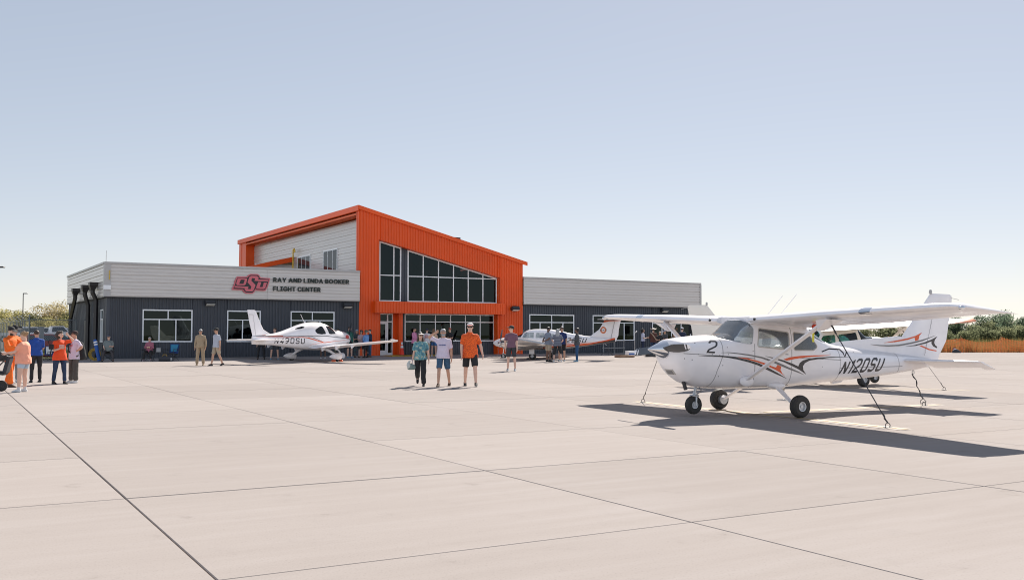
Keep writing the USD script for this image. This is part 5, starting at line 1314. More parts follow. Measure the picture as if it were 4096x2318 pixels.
# ---------------------------------------------------------------- orange netting on the right
m_net = M('net_orange', (0.66, 0.17, 0.055), 0.6, trans=.4)
m_stake = M('wood_stake', (0.50, 0.27, 0.12), 0.8)
nf = thing('netting_fence', 'orange plastic safety netting sagging between wooden stakes', 'fence')
FX0, FX1 = 17.0, 58.0
stakes = np.arange(FX0, FX1, 3.35)
def net_top(x):
    k = (x - FX0) / 3.35
    f = k - math.floor(k)
    s = .20 + .16 * math.sin(7.3 * math.floor(k))
    return 1.30 - s * 4 * f * (1 - f) - .10 * math.sin(math.floor(k) * 2.1)
for i, x in enumerate(stakes):
    lean = [.02, -.05, .25, 0, .05][i % 5]
    obj('stake', tube([(x, FENCE_Y + .04, -.05), (x - lean, FENCE_Y + .04, 1.45)], .035, 5), m_stake, nf, smooth=False)
V, F = [], []
xs_ = np.arange(FX0, FX1, .24)
for r in range(17):
    f0, f1 = (r + .10) / 17, (r + .46) / 17
    n0 = len(V)
    for x in xs_:
        h = net_top(x)
        w_ = .035 * math.sin(x * 2.1 + r) + .02 * math.sin(5 * x)
        V += [[x, FENCE_Y + w_, .03 + h * f0], [x, FENCE_Y + w_ + .01, .03 + h * f1]]
    for k in range(len(xs_) - 1):
        a = n0 + 2 * k
        F += [[a, a + 2, a + 3], [a, a + 3, a + 1]]
for x in np.arange(FX0, FX1, .24):
    h = net_top(x); n0 = len(V); w_ = .035 * math.sin(x * 2.1 + 8) + .02 * math.sin(5 * x)
    V += [[x, FENCE_Y + w_, .03], [x + .016, FENCE_Y + w_, .03], [x + .016, FENCE_Y + w_, .03 + h], [x, FENCE_Y + w_, .03 + h]]
    F += [[n0, n0 + 1, n0 + 2], [n0, n0 + 2, n0 + 3]]
obj('netting', TM(V, F, process=False), m_net, nf, smooth=False)

# ---------------------------------------------------------------- weeds, trees
def blades(n, x0, x1, y0, y1, h0, h1, w, seed, z=-.06):
    r = np.random.default_rng(seed)
    X, Y = r.uniform(x0, x1, n), r.uniform(y0, y1, n)
    Hh, A = r.uniform(h0, h1, n) * (.6 + .8 * meshkit.noise(np.column_stack([X * .25, Y * .25, X * 0]))), r.uniform(0, 2 * PI, n)
    L = r.uniform(-.25, .25, (n, 2))
    dx, dy = np.cos(A) * w, np.sin(A) * w
    P = np.stack([np.column_stack([X - dx, Y - dy, np.full(n, z)]), np.column_stack([X + dx, Y + dy, np.full(n, z)]), np.column_stack([X + L[:, 0] * Hh, Y + L[:, 1] * Hh, z + Hh])], 1).reshape(-1, 3)
    return TM(P, np.arange(3 * n).reshape(-1, 3), process=False)
m_weed = M('dry_weeds', (0.36, 0.24, 0.10), 0.9, var=.6, scale=.6, space='world', color2=(0.15, 0.14, 0.05), trans=.35)
m_weed2 = M('green_weeds', (0.15, 0.16, 0.05), 0.9, var=.5, scale=.3, space='world', trans=.35)
obj('weeds', blades(16000, 15, 62, FENCE_Y + .15, FENCE_Y + 9, .5, 1.15, .05, 1), m_weed, smooth=False, kind='stuff', label='tall dry brown weeds growing behind the orange netting', cat='weeds')
obj('grass', blades(14000, 10, 110, FENCE_Y + 8, FENCE_Y + 60, .5, 1.1, .12, 2), m_weed2, smooth=False, kind='stuff', label='rough green field grass between the netting and the trees', cat='grass')
obj('grass', blades(9000, -75, -27, 66, 120, .2, .5, .06, 3), m_weed2, smooth=False, kind='stuff', label='mown grass behind the chain link fence', cat='grass')

def leaf_mat(name, c, c2):
    return usdkit.material(stage, f'{LK}/{name}', {
        'g': ('geometry', {}), 'n': ('noise_texture', {'scale': .55, 'detail': 3.0}), 'r': ('rgb_ramp', {'ramp': [(.35, c2), (.65, c)]}),
        'd': ('diffuse_bsdf', {}), 't': ('translucent_bsdf', {}), 'm': ('mix_closure', {'fac': .62})},
        [('g.position', 'n.vector'), ('n.fac', 'r.fac'), ('r.color', 'd.color'), ('r.color', 't.color'), ('d.BSDF', 'm.closure1'), ('t.BSDF', 'm.closure2')], surface='m.closure')
m_leaf_a = leaf_mat('leaves_dark', (0.17, 0.215, 0.14), (0.09, 0.13, 0.09))
m_leaf_b = leaf_mat('leaves_olive', (0.25, 0.265, 0.15), (0.15, 0.17, 0.10))
m_leaf_c = leaf_mat('leaves_yellow', (0.42, 0.37, 0.16), (0.26, 0.25, 0.11))
m_leaf_d = leaf_mat('leaves_autumn', (0.46, 0.37, 0.20), (0.32, 0.28, 0.15))
m_bark = M('bark', (0.07, 0.055, 0.045), 0.9)
def tree_mesh(seed, h, w, leaf, n_leaf, low=.12, lobes=9):
    r = np.random.default_rng(seed)
    limbs = [tube([(0, 0, -.3), (.05 * h * r.uniform(-.5, .5), 0, h * .3), (0, .03 * h, h * .7)], [h * .028, h * .022, h * .006], 7)]
    C = []
    for k in range(lobes):
        a = r.uniform(0, 2 * PI); z = h * r.uniform(low + .12, .86)
        rad = w * .5 * math.sqrt(max(.05, 1 - ((z / h - .45) / .55) ** 2)) * r.uniform(.35, .9)
        c = np.array([math.cos(a) * rad, math.sin(a) * rad, z])
        C.append((c, w * r.uniform(.16, .30)))
        limbs.append(tube([(0, 0, z * .55), c * [.5, .5, 1] - [0, 0, h * .06], c], [h * .011, h * .007, h * .002], 5))
    C.append((np.array([0, 0, h * .84]), w * .2)); C.append((np.array([0, 0, h * .5]), w * .33))
    P = []
    wts = np.array([s ** 2 for _, s in C]); wts /= wts.sum()
    for (c, s), k in zip(C, r.multinomial(n_leaf, wts)):
        d = r.normal(size=(k, 3)); d /= np.linalg.norm(d, axis=1)[:, None]
        q = c + d * s * (r.uniform(.2, 1.15, (k, 1)) ** .5) * [1, 1, .85]
        q = q[q[:, 2] > h * low * r.uniform(.3, 1.2, len(q))]
        P.append(q)
    P = np.vstack(P)
    n = len(P)
    u = r.normal(size=(n, 3)); u /= np.linalg.norm(u, axis=1)[:, None]
    v = np.cross(u, r.normal(size=(n, 3))); v /= np.linalg.norm(v, axis=1)[:, None]
    s = leaf * r.uniform(.6, 1.4, (n, 1))
    V = np.stack([P - u * s, P + v * s * .55, P + u * s, P - v * s * .55], 1).reshape(-1, 3)
    i = np.arange(n)[:, None] * 4
    F = np.vstack([i + [0, 1, 2], i + [0, 2, 3]])
    return cat(limbs), TM(V, F, process=False)
TREES, SC0 = {}, {}
def tree(kind, loc, rz, s, label, grp):
    """kind: (seed, h, w, leaf, n, low, lobes, material)"""
    if kind not in TREES:
        t = thing('tree', label, 'tree', grp, loc=loc, rz=rz)
        tr, lv = tree_mesh(*kind[:7])
        obj('trunk', tr, m_bark, t)
        obj('crown', lv, LEAF[kind[7]], t, smooth=False)
        UsdGeom.Xformable(stage.GetPrimAtPath(t)).AddScaleOp().Set(Gf.Vec3f(s, s, s))
        TREES[kind] = t
        SC0[kind] = s
        return t
    return copy_of(TREES[kind], 'tree', label, 'tree', grp, loc, rz, s)
LEAF = {'a': m_leaf_a, 'b': m_leaf_b, 'c': m_leaf_c, 'd': m_leaf_d}
KA = [(11, 6.4, 5.6, .17, 3000, .08, 13, 'a'), (12, 5.2, 5.4, .17, 2700, .05, 12, 'b'), (13, 7.0, 6.2, .17, 3200, .08, 14, 'a'), (14, 3.4, 4.6, .16, 2300, .02, 10, 'b')]
r = np.random.default_rng(77)
ORD = 'first second third fourth fifth sixth seventh eighth ninth tenth eleventh twelfth thirteenth fourteenth fifteenth sixteenth seventeenth eighteenth nineteenth twentieth'.split()
LT = {'a': 'dense dark green tree in the row beyond the orange netting', 'b': 'olive green bushy tree in the row beyond the orange netting'}
for i, (px, Y, k, s) in enumerate([(703, 150, 3, 1.15), (714, 142, 3, 1.15), (727, 156, 1, .7), (742, 150, 3, .95), (760, 150, 3, 1.0), (780, 154, 1, .65), (800, 150, 1, .62), (815, 150, 3, 1.0), (832, 150, 1, .68), (850, 150, 3, 1.0), (868, 149, 1, .68), (885, 150, 3, 1.05), (899, 152, 1, .72), (913, 150, 1, .74),
                                   (926, 150, 0, .78), (938, 149, 1, .88), (950, 151, 0, .92), (959, 150, 2, .86), (969, 148, 1, .84), (979, 152, 0, .95), (990, 150, 1, .98), (998, 155, 2, 1.04), (1007, 149, 0, .98), (1016, 151, 1, 1.02), (1024, 150, 0, .95), (1034, 150, 2, .9), (1046, 150, 1, 1.0),
                                   (985, 138, 3, 1.0), (1003, 137, 3, .95), (1018, 138, 3, 1.05), (965, 139, 3, .8), (945, 138, 3, .8)]):
    kd = KA[k]
    if px < 890:
        lb = f'low green tree of the far row over the parked planes, {ORD[i]} from the building end'
    elif Y > 145:
        lb = f"{'dark green' if kd[7] == 'a' else 'olive'} tree beyond the orange netting, {ORD[i - 12]} from the plane's fin"
    else:
        lb = f'low bush in front of the trees beyond the netting, {ORD[i - 27]} one'
        lb = {985: 'low olive bush before the tall trees, just behind the leaning stake', 1003: 'low olive bush at the foot of the tallest trees', 1018: 'low olive bush next to the frame edge behind the netting', 965: 'low olive bush behind the netting near the wing tip', 945: 'low olive bush behind the netting next to the fin'}[px]
    tree(kd, (sl(px) * Y, Y, 0), r.uniform(0, 6), s * r.uniform(.93, 1.05) * (.74 if px > 890 else .85), lb, 'trees beyond the netting')
KL = [(21, 6.2, 6.4, .16, 2000, .05, 12, 'c'), (22, 7.6, 7.6, .15, 2300, .06, 13, 'd'), (23, 5.4, 6.6, .16, 2100, .03, 12, 'c'), (24, 6.6, 5.6, .17, 2700, .06, 12, 'b')]
LT2 = {'c': 'yellowish', 'd': 'thin autumn coloured', 'b': 'olive'}
CNT = {}
for px, Y, k, s in [(18, 148, 0, .92), (8, 150, 2, 1.02), (-2, 152, 3, .9), (-14, 150, 0, 1.0), (27, 150, 2, .9), (36, 149, 3, .78), (43, 150, 2, .85), (50, 151, 1, .96), (58, 150, 1, .98), (64, 153, 0, .98), (72, 150, 3, .9), (82, 150, 0, .9), (4, 137, 2, .7), (-8, 138, 2, .72), (30, 138, 2, .68), (48, 139, 0, .68), (62, 138, 2, .74)]:
    kd = KL[k]
    row = 'low front row' if Y < 145 else 'tall back row'
    q_ = 'towards the building' if px > 22.9 else 'away from the building'
    n_ = CNT[(row, q_)] = CNT.get((row, q_), -1) + 1
    tree(kd, (sl(px) * Y, Y, 0.5), r.uniform(0, 6), s * r.uniform(.78, .88), f"{LT2[kd[7]]} tree, {row}, {ORD[n_]} from the lamp post {q_}", 'trees beyond the car park')

# ---------------------------------------------------------------- chain link fence, car park, lamp posts on the left
m_galv = M('galvanised', (0.22, 0.25, 0.27), 0.45, metal=.5)
cf = thing('chain_link_fence', 'galvanised chain link fence with barbed wire at the building corner', 'fence', loc=CORNER, rz=ANG)
# local: x along facade, y into the depth
FH, FS = 2.55, 10.5
postsA = [(-.25, FS), (-3.05, FS)]
postsB = [(-3.05, FS + 3.05 * k) for k in range(1, 19)]
for i, (x, y) in enumerate(postsA + postsB):
    obj('post', tube([(x, y, -.05), (x, y, FH + (.32 if i == 1 else .02))], .05 if i == 1 else .035, 7), m_galv, cf)
    if i > 1:
        obj('barb_arm', tube([(x, y, FH), (x - .28, y, FH + .30)], .018, 5), m_galv, cf)
obj('top_rail', tube([(-.25, FS, FH), (-3.05, FS, FH)], .03, 6), m_galv, cf)
obj('top_rail', tube([(-3.05, FS, FH), (-3.05, FS + 3.05 * 18, FH)], .03, 6), m_galv, cf)
for k in range(3):
    f = (k + 1) / 3
    obj('barbed_wire', tube([(-3.05 - .28 * f, FS, FH + .30 * f), (-3.05 - .28 * f, FS + 27, FH + .30 * f - .01), (-3.05 - .28 * f, FS + 3.05 * 18, FH + .30 * f)], .014, 4), m_galv, cf)
def chain(length, height, s, wd):
    """diagonal wires as thin crossed strips in the x,z plane"""
    V, F = [], []
    for sg in (1, -1):
        x = -height
        while x < length + (height if sg < 0 else 0):
            a, b = (x, 0), (x + height, height)
            if sg < 0:
                a, b = (x, 0), (x - height, height)
            t0, t1 = 0.0, 1.0
            dx = b[0] - a[0]
            lo, hi = (0 - a[0]) / dx, (length - a[0]) / dx
            t0, t1 = max(0, min(lo, hi)), min(1, max(lo, hi))
            if t1 > t0:
                p = (a[0] + dx * t0, height * t0); q = (a[0] + dx * t1, height * t1)
                n = len(V)
                V += [[p[0] - wd, .004 * sg, p[1]], [p[0] + wd, .004 * sg, p[1]], [q[0] + wd, .004 * sg, q[1]], [q[0] - wd, .004 * sg, q[1]]]
                F += [[n, n + 1, n + 2], [n, n + 2, n + 3]]
            x += s
    return TM(V, F, process=False)
c1 = chain(2.8, FH - .1, .11, .0075); c1.apply_translation((-3.05, FS, .05))
obj('wire_mesh', c1, m_galv, cf, smooth=False)
c2 = chain(3.05 * 18, FH - .1, .11, .008)
c2.apply_transform(trimesh.transformations.rotation_matrix(PI / 2, (0, 0, 1))); c2.apply_translation((-3.05, FS, .05))
obj('wire_mesh', c2, m_galv, cf, smooth=False)
obj('sign_board', bx(-2.55, -2.17, FS + .02, FS + .05, .75, 2.1), M('board_grey', (.36, .38, .41), .6), cf, smooth=False)

lot = thing('parking_lot', 'asphalt car park on slightly higher ground beyond the fence', kind='structure')
m_asph = M('asphalt', (0.06, 0.06, 0.06), 0.9, var=.2, scale=.5, space='world')
Pq = [(-85, 92, -.05), (-28, 92, -.05), (-28, 99, .75), (-85, 99, .75), (-85, 134, .75), (-28, 134, .75)]
obj('surface', TM(Pq, [[0, 1, 2], [0, 2, 3], [3, 2, 5], [3, 5, 4]], process=False), m_asph, lot, smooth=False)
obj('edge', TM([(-28, 92, -.05), (-28, 99, .75), (-28, 134, .75), (-28, 134, -.06), (-28, 92, -.06)], [[0, 1, 2], [0, 2, 3], [0, 3, 4]], process=False), m_asph, lot, smooth=False)
m_cglass = M('car_glass', (0.02, 0.025, 0.03), 0.05, coat=1)
def car_body(kind):
    if kind == 'truck':
        return [(-2.7, .45), (-2.72, 1.05), (-.75, 1.08), (-.55, 1.78), (.75, 1.80), (1.35, 1.15), (2.55, 1.05), (2.75, .85), (2.75, .42)], [(-.48, 1.14), (-.40, 1.70), (.70, 1.72), (1.18, 1.16)]
    return [(-2.2, .40), (-2.25, .95), (-2.0, 1.05), (-1.75, 1.62), (-1.2, 1.70), (.35, 1.68), (1.15, 1.08), (2.1, .95), (2.3, .7), (2.3, .36)], [(-1.75, 1.08), (-1.58, 1.55), (.32, 1.60), (.98, 1.10)]
def car(kind, paint, loc, rz, label):
    t = thing('parked_car', label, 'car', 'cars in the car park', loc=loc, rz=rz)
    prof_, gl_ = car_body(kind)
    b = man(side_prism(Polygon(prof_).buffer(.06).buffer(-.06), -.88, .88))
    # tumblehome: narrower above the belt line
    m_ = unman(b.refine_to_length(.4)); v = m_.vertices.copy()
    k = np.clip((v[:, 2] - 1.05) / .7, 0, 1); v[:, 1] *= 1 - .16 * k; k2 = np.clip((np.abs(v[:, 0]) - 1.7) / .9, 0, 1); v[:, 1] *= 1 - .10 * k2
    m_.vertices = v
    arch = [man(lathe([(0, -.2), (.40, -.2), (.40, .2), (0, .2)], 20, 'y').apply_translation((x, s * .85, .36))) for x in (-1.4 if kind != 'truck' else -1.7, 1.45 if kind != 'truck' else 1.75) for s in (1, -1)]
    mm = man(m_)
    for a_ in arch:
        mm = mm - a_
    obj('body', unman(mm), paint, t, smooth=30)
    for s in (1, -1):
        g = prism(Polygon(gl_), .02); g = stand(g)
        v = g.vertices.copy(); kk = np.clip((v[:, 2] - 1.05) / .7, 0, 1); v[:, 1] = s * (.886 * (1 - .16 * kk)) + v[:, 1] * .5
        g.vertices = v
        obj('window', g, m_cglass, t, smooth=False)
    x0, x1 = gl_[2][0] + .05, prof_[5 if kind != 'truck' else 5][0]
    ws = TM([[gl_[2][0] + .12, -.70, 1.62], [gl_[2][0] + .12, .70, 1.62], [gl_[3][0] + .16, .80, 1.13], [gl_[3][0] + .16, -.80, 1.13]], [[0, 1, 2], [0, 2, 3]], process=False)
    obj('windshield', ws, m_cglass, t, smooth=False)
    for x in (-1.4 if kind != 'truck' else -1.7, 1.45 if kind != 'truck' else 1.75):
        for s in (1, -1):
            ty, ri = wheel(.34, .22, .2)
            w_ = obj('wheel', moved(ty, (x, s * .78, .34)), m_tyre, t)
            obj('rim', moved(ri, (x, s * .78, .34)), m_rim, w_)
    for s in (1, -1):
        obj('headlight', rbox(prof_[-2][0] - .12, prof_[-2][0] + .01, s * .6 - .14, s * .6 + .14, .72, .86, .02), m_refl, t)
        obj('tail_light', rbox(prof_[1][0] - .01, prof_[1][0] + .05, s * .68 - .1, s * .68 + .1, .75, .95, .02), m_red, t)
mw, ms, mb, mr = M('car_white', (.72, .73, .74), .25, coat=.5), M('car_silver', (.45, .47, .49), .3, metal=.4, coat=.5), M('car_teal', (.04, .12, .14), .3, coat=.5), M('car_red', (.22, .02, .02), .3, coat=.5)
Z0 = .75
for kind, m_, px, Y, rz, lb in [('suv', mw, 33, 108, ANG, 'white car parked beside the grey sign board, behind the fence'), ('truck', mw, 56, 110, ANG, 'white pickup between the fence post and the brown downspout'), ('suv', ms, 50, 118, ANG + 3.1, 'silver car in the second row, behind the white pickup'), ('suv', mw, 64, 121, ANG, 'white car in the second row, half hidden by the brown downspout'),
                             ('suv', mw, 36, 120, ANG, 'white car in the second row, over the roof of the nearest white car'), ('suv', mr, 48, 90.5, ANG, 'dark red car nearest to the fence'), ('suv', mb, 58, 91, ANG, 'teal car in front of the white pickup'), ('suv', mw, 46, 113, ANG, 'white car behind the dark red one'), ('truck', ms, 20, 116, ANG, 'silver pickup seen through the long fence')]:
    car(kind, m_, (sl(px) * Y, Y, Z0 if Y > 99 else -.05 + max(0, Y - 92) * .114), rz, lb)
def lamp_post(loc, h, rz, label):
    t = thing('lamp_post', label, 'lamp post', 'car park lamp posts', loc=loc, rz=rz)
    obj('pole', tube([(0, 0, 0), (0, 0, h)], [.075, .055], 8), m_spout, t)
    obj('lamp_head', rbox(.0, .55, -.16, .16, h - .08, h + .03, .03), m_spout, t)
    obj('base', lathe([(0, 0), (.25, 0), (.25, .5), (0, .5)], 12), m_trim, t)
lamp_post((sl(22.9) * 130, 130, .7), 6.35, 0, 'tall brown lamp post above the trees by the fence')
lamp_post((sl(-3.6) * 78, 78, 0), 6.95, 0, 'lamp post mostly outside the frame, only its lamp head showing')
# stroller at the left edge
ms_ = thing('stroller', 'black folded stroller at the edge of the frame beside the man in orange', 'stroller', loc=(-14.12, 27.3, 0), rz=.2)
for x, y in ((-.55, -.25), (-.55, .25), (.02, 0)):
    ty, ri = wheel(.15, .06, .08)
    w_ = obj('wheel', moved(ty, (x, y, .15)), m_tyre, ms_)
    obj('rim', moved(ri, (x, y, .15)), m_black, w_)
obj('frame', cat([tube([(-.55, s * .25, .15), (-.2, s * .22, .6), (.18, s * .2, 1.02)], .018, 6) for s in (1, -1)] + [tube([(.02, 0, .15), (-.25, 0, .55)], .018, 6)]), m_black, ms_)
obj('seat', [rot(rbox(-.5, .05, -.2, .2, .45, .55, .04), 10, (0, 1, 0)), rot(rbox(-.06, .04, -.2, .2, .5, 1.0, .04), 14, (0, 1, 0))], m_strap, ms_)
obj('canopy', unman(Manifold.hull_points(np.array([(-.1, -.22, .98), (-.1, .22, .98), (.22, -.2, .96), (.22, .2, .96), (.02, -.2, 1.10), (.02, .2, 1.10), (.25, -.15, .88), (.25, .15, .88), (-.15, -.2, .8), (-.15, .2, .8)], np.float64))), m_black, ms_)
obj('handle', tube([(.18, -.2, 1.02), (.30, -.18, .99), (.30, .18, .99), (.18, .2, 1.02)], .022, 6), m_black, ms_)
# ---------------------------------------------------------------- people
SKIN = {'light': M('skin_light', (0.66, 0.41, 0.31), 0.55, var=.12, scale=9), 'tan': M('skin_tan', (0.52, 0.30, 0.205), 0.55, var=.12, scale=9), 'dark': M('skin_dark', (0.15, 0.08, 0.055), 0.5, var=.12, scale=9)}
_cl = {}
def cloth(name, c, var=.28, scale=7, c2=None, bump=.25, rough=.85):
    if name not in _cl:
        _cl[name] = M(name, c, rough, var=var, scale=scale, color2=c2, bump=bump * 2, bscale=12, detail=5)
    return _cl[name]
H_BROWN, H_BLACK, H_GREY, H_BLOND = M('hair_brown', (.055, .035, .024), .6, var=.5, scale=25), M('hair_black', (.014, .012, .012), .5, var=.4, scale=25), M('hair_grey', (.36, .37, .38), .6, var=.4, scale=25), M('hair_blond', (.36, .22, .11), .6, var=.45, scale=25)
m_dark_lens = M('dark_lens', (.012, .012, .014), .12)
m_lip = M('lips', (.36, .13, .11), .6)
ICO = {k: np.array(trimesh.creation.icosphere(k, 1.0).vertices) for k in (1, 2)}
def ell(c, rx, ry=None, rz=None, k=2):
    ry = rx if ry is None else ry; rz = rx if rz is None else rz
    return ICO[k] * [rx, ry, rz] + np.asarray(c, float)
def hull(*P):
    return Manifold.hull_points(np.vstack(P).astype(np.float64))
def ring(c, ax, r, n=14, flat=1.0):
    ax = np.asarray(ax, float) / np.linalg.norm(ax)
    a = np.cross(ax, [1, 0, 0]) if abs(ax[0]) < .9 else np.cross(ax, [0, 1, 0]); a /= np.linalg.norm(a); b = np.cross(ax, a)
    t_ = np.arange(n) / n * 2 * PI
    return np.asarray(c) + r * (np.cos(t_)[:, None] * a + np.sin(t_)[:, None] * b * flat)
def ering(z, rx, ry, up_, n=18, cy=0.0):
    return np.array([up_(rx * math.cos(q), cy + ry * math.sin(q), z) for q in np.arange(n) / n * 2 * PI])
def add(L):
    m = L[0]
    for q in L[1:]:
        m = m + q
    return m
def soft(m, s, edge=.035, it=6, wrinkle=0.0, seed=0, freq=9):
    t_ = unman(m.refine_to_length(edge))
    t_.merge_vertices()
    trimesh.smoothing.filter_taubin(t_, lamb=.5, nu=-.53, iterations=it)
    if wrinkle:
        v = t_.vertices.copy()
        n = t_.vertex_normals
        f = meshkit.fbm(np.column_stack([v[:, 0] * freq + seed * 3.1, v[:, 1] * freq, v[:, 2] * freq * .75]), 3, seed) - .5
        t_.vertices = v + n * (f * wrinkle * 2)[:, None]
    t_.vertices = t_.vertices * s
    return t_
def person(label, loc, h, face, skin='light', top=None, bottom=None, shoes=None, hat=None, hair=None, glasses=False, beard=None, girth=1.0, belly=0.0,
           legs=((2, 3, .06), (2, 3, .06)), arms=(((.16, .02, -1), (.05, .25, -1)), ((.16, .02, -1), (.05, .25, -1))), lean=0.0, head=(0, 0), extra=None, female=False, grp=None, edge=.04, dz=0.0, prints=None):
    """face: direction looked towards, degrees, 0 = to the camera (-y), positive = turned towards +x. legs: right then left (hip bend, knee bend, spread).
    arms: right then left ((outward, forward, up) of the upper arm, of the forearm)."""
    H0 = 1.75
    s = h / (H0 + (.03 if hat else 0))
    t = thing('person', label, 'person', grp, loc=(loc[0], loc[1], loc[2] + dz), rz=math.radians(face))
    g = girth
    fw_ = np.array([0, -1.0, 0])
    J = {}
    hipz = .92
    ln = math.radians(lean)
    def up(x, y, z):      # torso point leaning forward about the hips
        dz_ = z - hipz
        return np.array([x, y - dz_ * math.sin(ln) + 0, hipz + dz_ * math.cos(ln) - (0 if True else 0)]) if ln else np.array([x, y, z])
    LEG = []
    for sd, (hf, kb, sp) in zip((-1, 1), legs):
        a, b = math.radians(hf), math.radians(hf - kb)
        hp = np.array([sd * .095 * (1 + .3 * (g - 1)), 0, hipz])
        kn = hp + .43 * np.array([sd * sp, -math.sin(a), -math.cos(a)])
        an = kn + .41 * np.array([sd * sp * .5, -math.sin(b), -math.cos(b)])
        LEG.append((hp, kn, an, b))
    low = min(l[2][2] - .08 - (.05 * max(0, math.sin(-l[3]))) for l in LEG)
    off = -low
    sh_x = (.160 if female else .180) * (1 + .35 * (g - 1))
    ARM = []
    for sd, (ud, fd) in zip((-1, 1), arms):
        S0 = up(sd * sh_x, .01, 1.395)
        u_ = np.array([sd * ud[0], -ud[1], ud[2]]); u_ /= np.linalg.norm(u_)
        f_ = np.array([sd * fd[0], -fd[1], fd[2]]); f_ /= np.linalg.norm(f_)
        E_ = S0 + .285 * u_
        W_ = E_ + .25 * f_
        ARM.append((S0, E_, W_, u_, f_, sd))
    O = np.array([0, 0, off])
    tw = .155 if female else .168
    chest = lambda o: ell(up(0, 0.005, 1.31), (tw + o) * g, (.108 + o) * g * (1 + .2 * (g - 1)), .15)
    waist = lambda o: ell(up(0, -.01 - belly * .5, 1.10), ((.132 if female else .148) + o) * g + belly * .5, (.105 + o) * g + belly, .13)
    hips = lambda o: ell(up(0, .005, .965), ((.168 if female else .160) + o) * g, (.115 + o) * g + belly * .4, .11)
    shld = lambda o: np.vstack([ell(a_[0] - [0, 0, .015], .058 + o, None, .055 + o, 1) for a_ in ARM])
    neckb = up(0, .02, 1.485); hd = up(0, -.015, 1.635)
    hy = math.radians(head[0]); hp_ = math.radians(head[1])
    ch_, sh__ = math.cos(hy), math.sin(hy)
    def hp3(x, y, z):     # head-local (y negative forward)
        y2 = y * math.cos(hp_) - z * math.sin(hp_); z2 = y * math.sin(hp_) + z * math.cos(hp_)
        return hd + np.array([x * ch_ - y2 * sh__, x * sh__ + y2 * ch_, z2])
    def hell(c, rx, ry, rz, k=2):
        P = ICO[k] * [rx, ry, rz] + np.asarray(c, float)
        return np.array([hp3(*p) for p in P])
    # body
    B = [hull(chest(0), waist(0)), hull(waist(0), hips(0)), hull(chest(-.03), shld(0)), hull(ell(neckb, .062, .062, .05, 1), ell(up(0, 0, 1.60), .054, .058, .04, 1)),
         hull(hell((0, .012, .035), .077, .096, .085), hell((0, -.025, -.035), .062, .07, .07)), hull(hell((0, -.045, -.075), .042, .038, .03, 1), hell((0, -.02, -.03), .058, .07, .05, 1)),
         hull(hell((0, -.108, -.022), .014, .014, .012, 1), hell((0, -.092, .018), .009, .012, .02, 1)), hull(hell((.078, .012, -.005), .012, .022, .032, 1)), hull(hell((-.078, .012, -.005), .012, .022, .032, 1))]
    for (S0, E_, W_, u_, f_, sd) in ARM:
        k = .9 if female else 1.0
        B += [hull(ell(S0, .056 * k), ell(E_, .041 * k, k=1)), hull(ell(E_, .041 * k, k=1), ell(E_ + (W_ - E_) * .3, .044 * k, k=1), ell(W_, .027 * k, k=1))]
        pa = W_ + f_ * .075
        nrm = np.cross(f_, [0, 0, 1.0]) if abs(f_[2]) < .9 else np.array([sd * 1.0, 0, 0]); nrm = nrm - f_ * (nrm @ f_); nrm /= np.linalg.norm(nrm)
        wd = np.cross(f_, nrm)
        B.append(hull(ell(W_, .024, k=1), ell(pa + wd * .026, .016, k=1), ell(pa - wd * .026, .016, k=1)))
        for q, (wo, l_) in enumerate(((.030, .060), (.010, .072), (-.010, .068), (-.029, .052))):
            b0 = pa + wd * wo; b1 = b0 + f_ * l_ * .55 - nrm * sd * .006; b2 = b1 + f_ * l_ * .40 - nrm * sd * .022
            B += [hull(ell(b0, .0105, k=1), ell(b1, .0095, k=1)), hull(ell(b1, .0095, k=1), ell(b2, .0085, k=1))]
        t0 = W_ + f_ * .03 + wd * .022; t1 = t0 + f_ * .035 + wd * .030; t2 = t1 + f_ * .03 - nrm * sd * .01
        B += [hull(ell(t0, .013, k=1), ell(t1, .0105, k=1)), hull(ell(t1, .0105, k=1), ell(t2, .009, k=1))]
    for (hp, kn, an, b) in LEG:
        k = g if g > 1 else 1
        B += [hull(ell(hp, .083 * k), ell(kn, .054 * k ** .7, k=1)), hull(ell(kn, .054 * k ** .7, k=1), ell(kn + (an - kn) * .3 + [0, .012, 0], .054 * k ** .7, k=1), ell(an, .036, k=1)), hull(ell(an, .036, k=1), ell(an + [0, -.05, -.04], .03, k=1))]
    # parts of the body that clothes cover entirely are still there: one continuous figure
    bp = obj('body', soft(add(B).translate(tuple(O)), s, edge, 4), SKIN[skin], t, smooth=True)
    for sd in (-1, 1):
        obj('eye', trimesh.Trimesh(hell((sd * .033, -.088, .015), .010, .008, .007, 1) + O, trimesh.creation.icosphere(1).faces, process=False).apply_scale(s), m_dark_lens, t, smooth=True)
    obj('mouth', trimesh.Trimesh(hell((0, -.091, -.058), .022, .010, .006, 1) + O, trimesh.creation.icosphere(1).faces, process=False).apply_scale(s), m_lip, t, smooth=True)
    sd_ = abs(hash_(label)) % 97
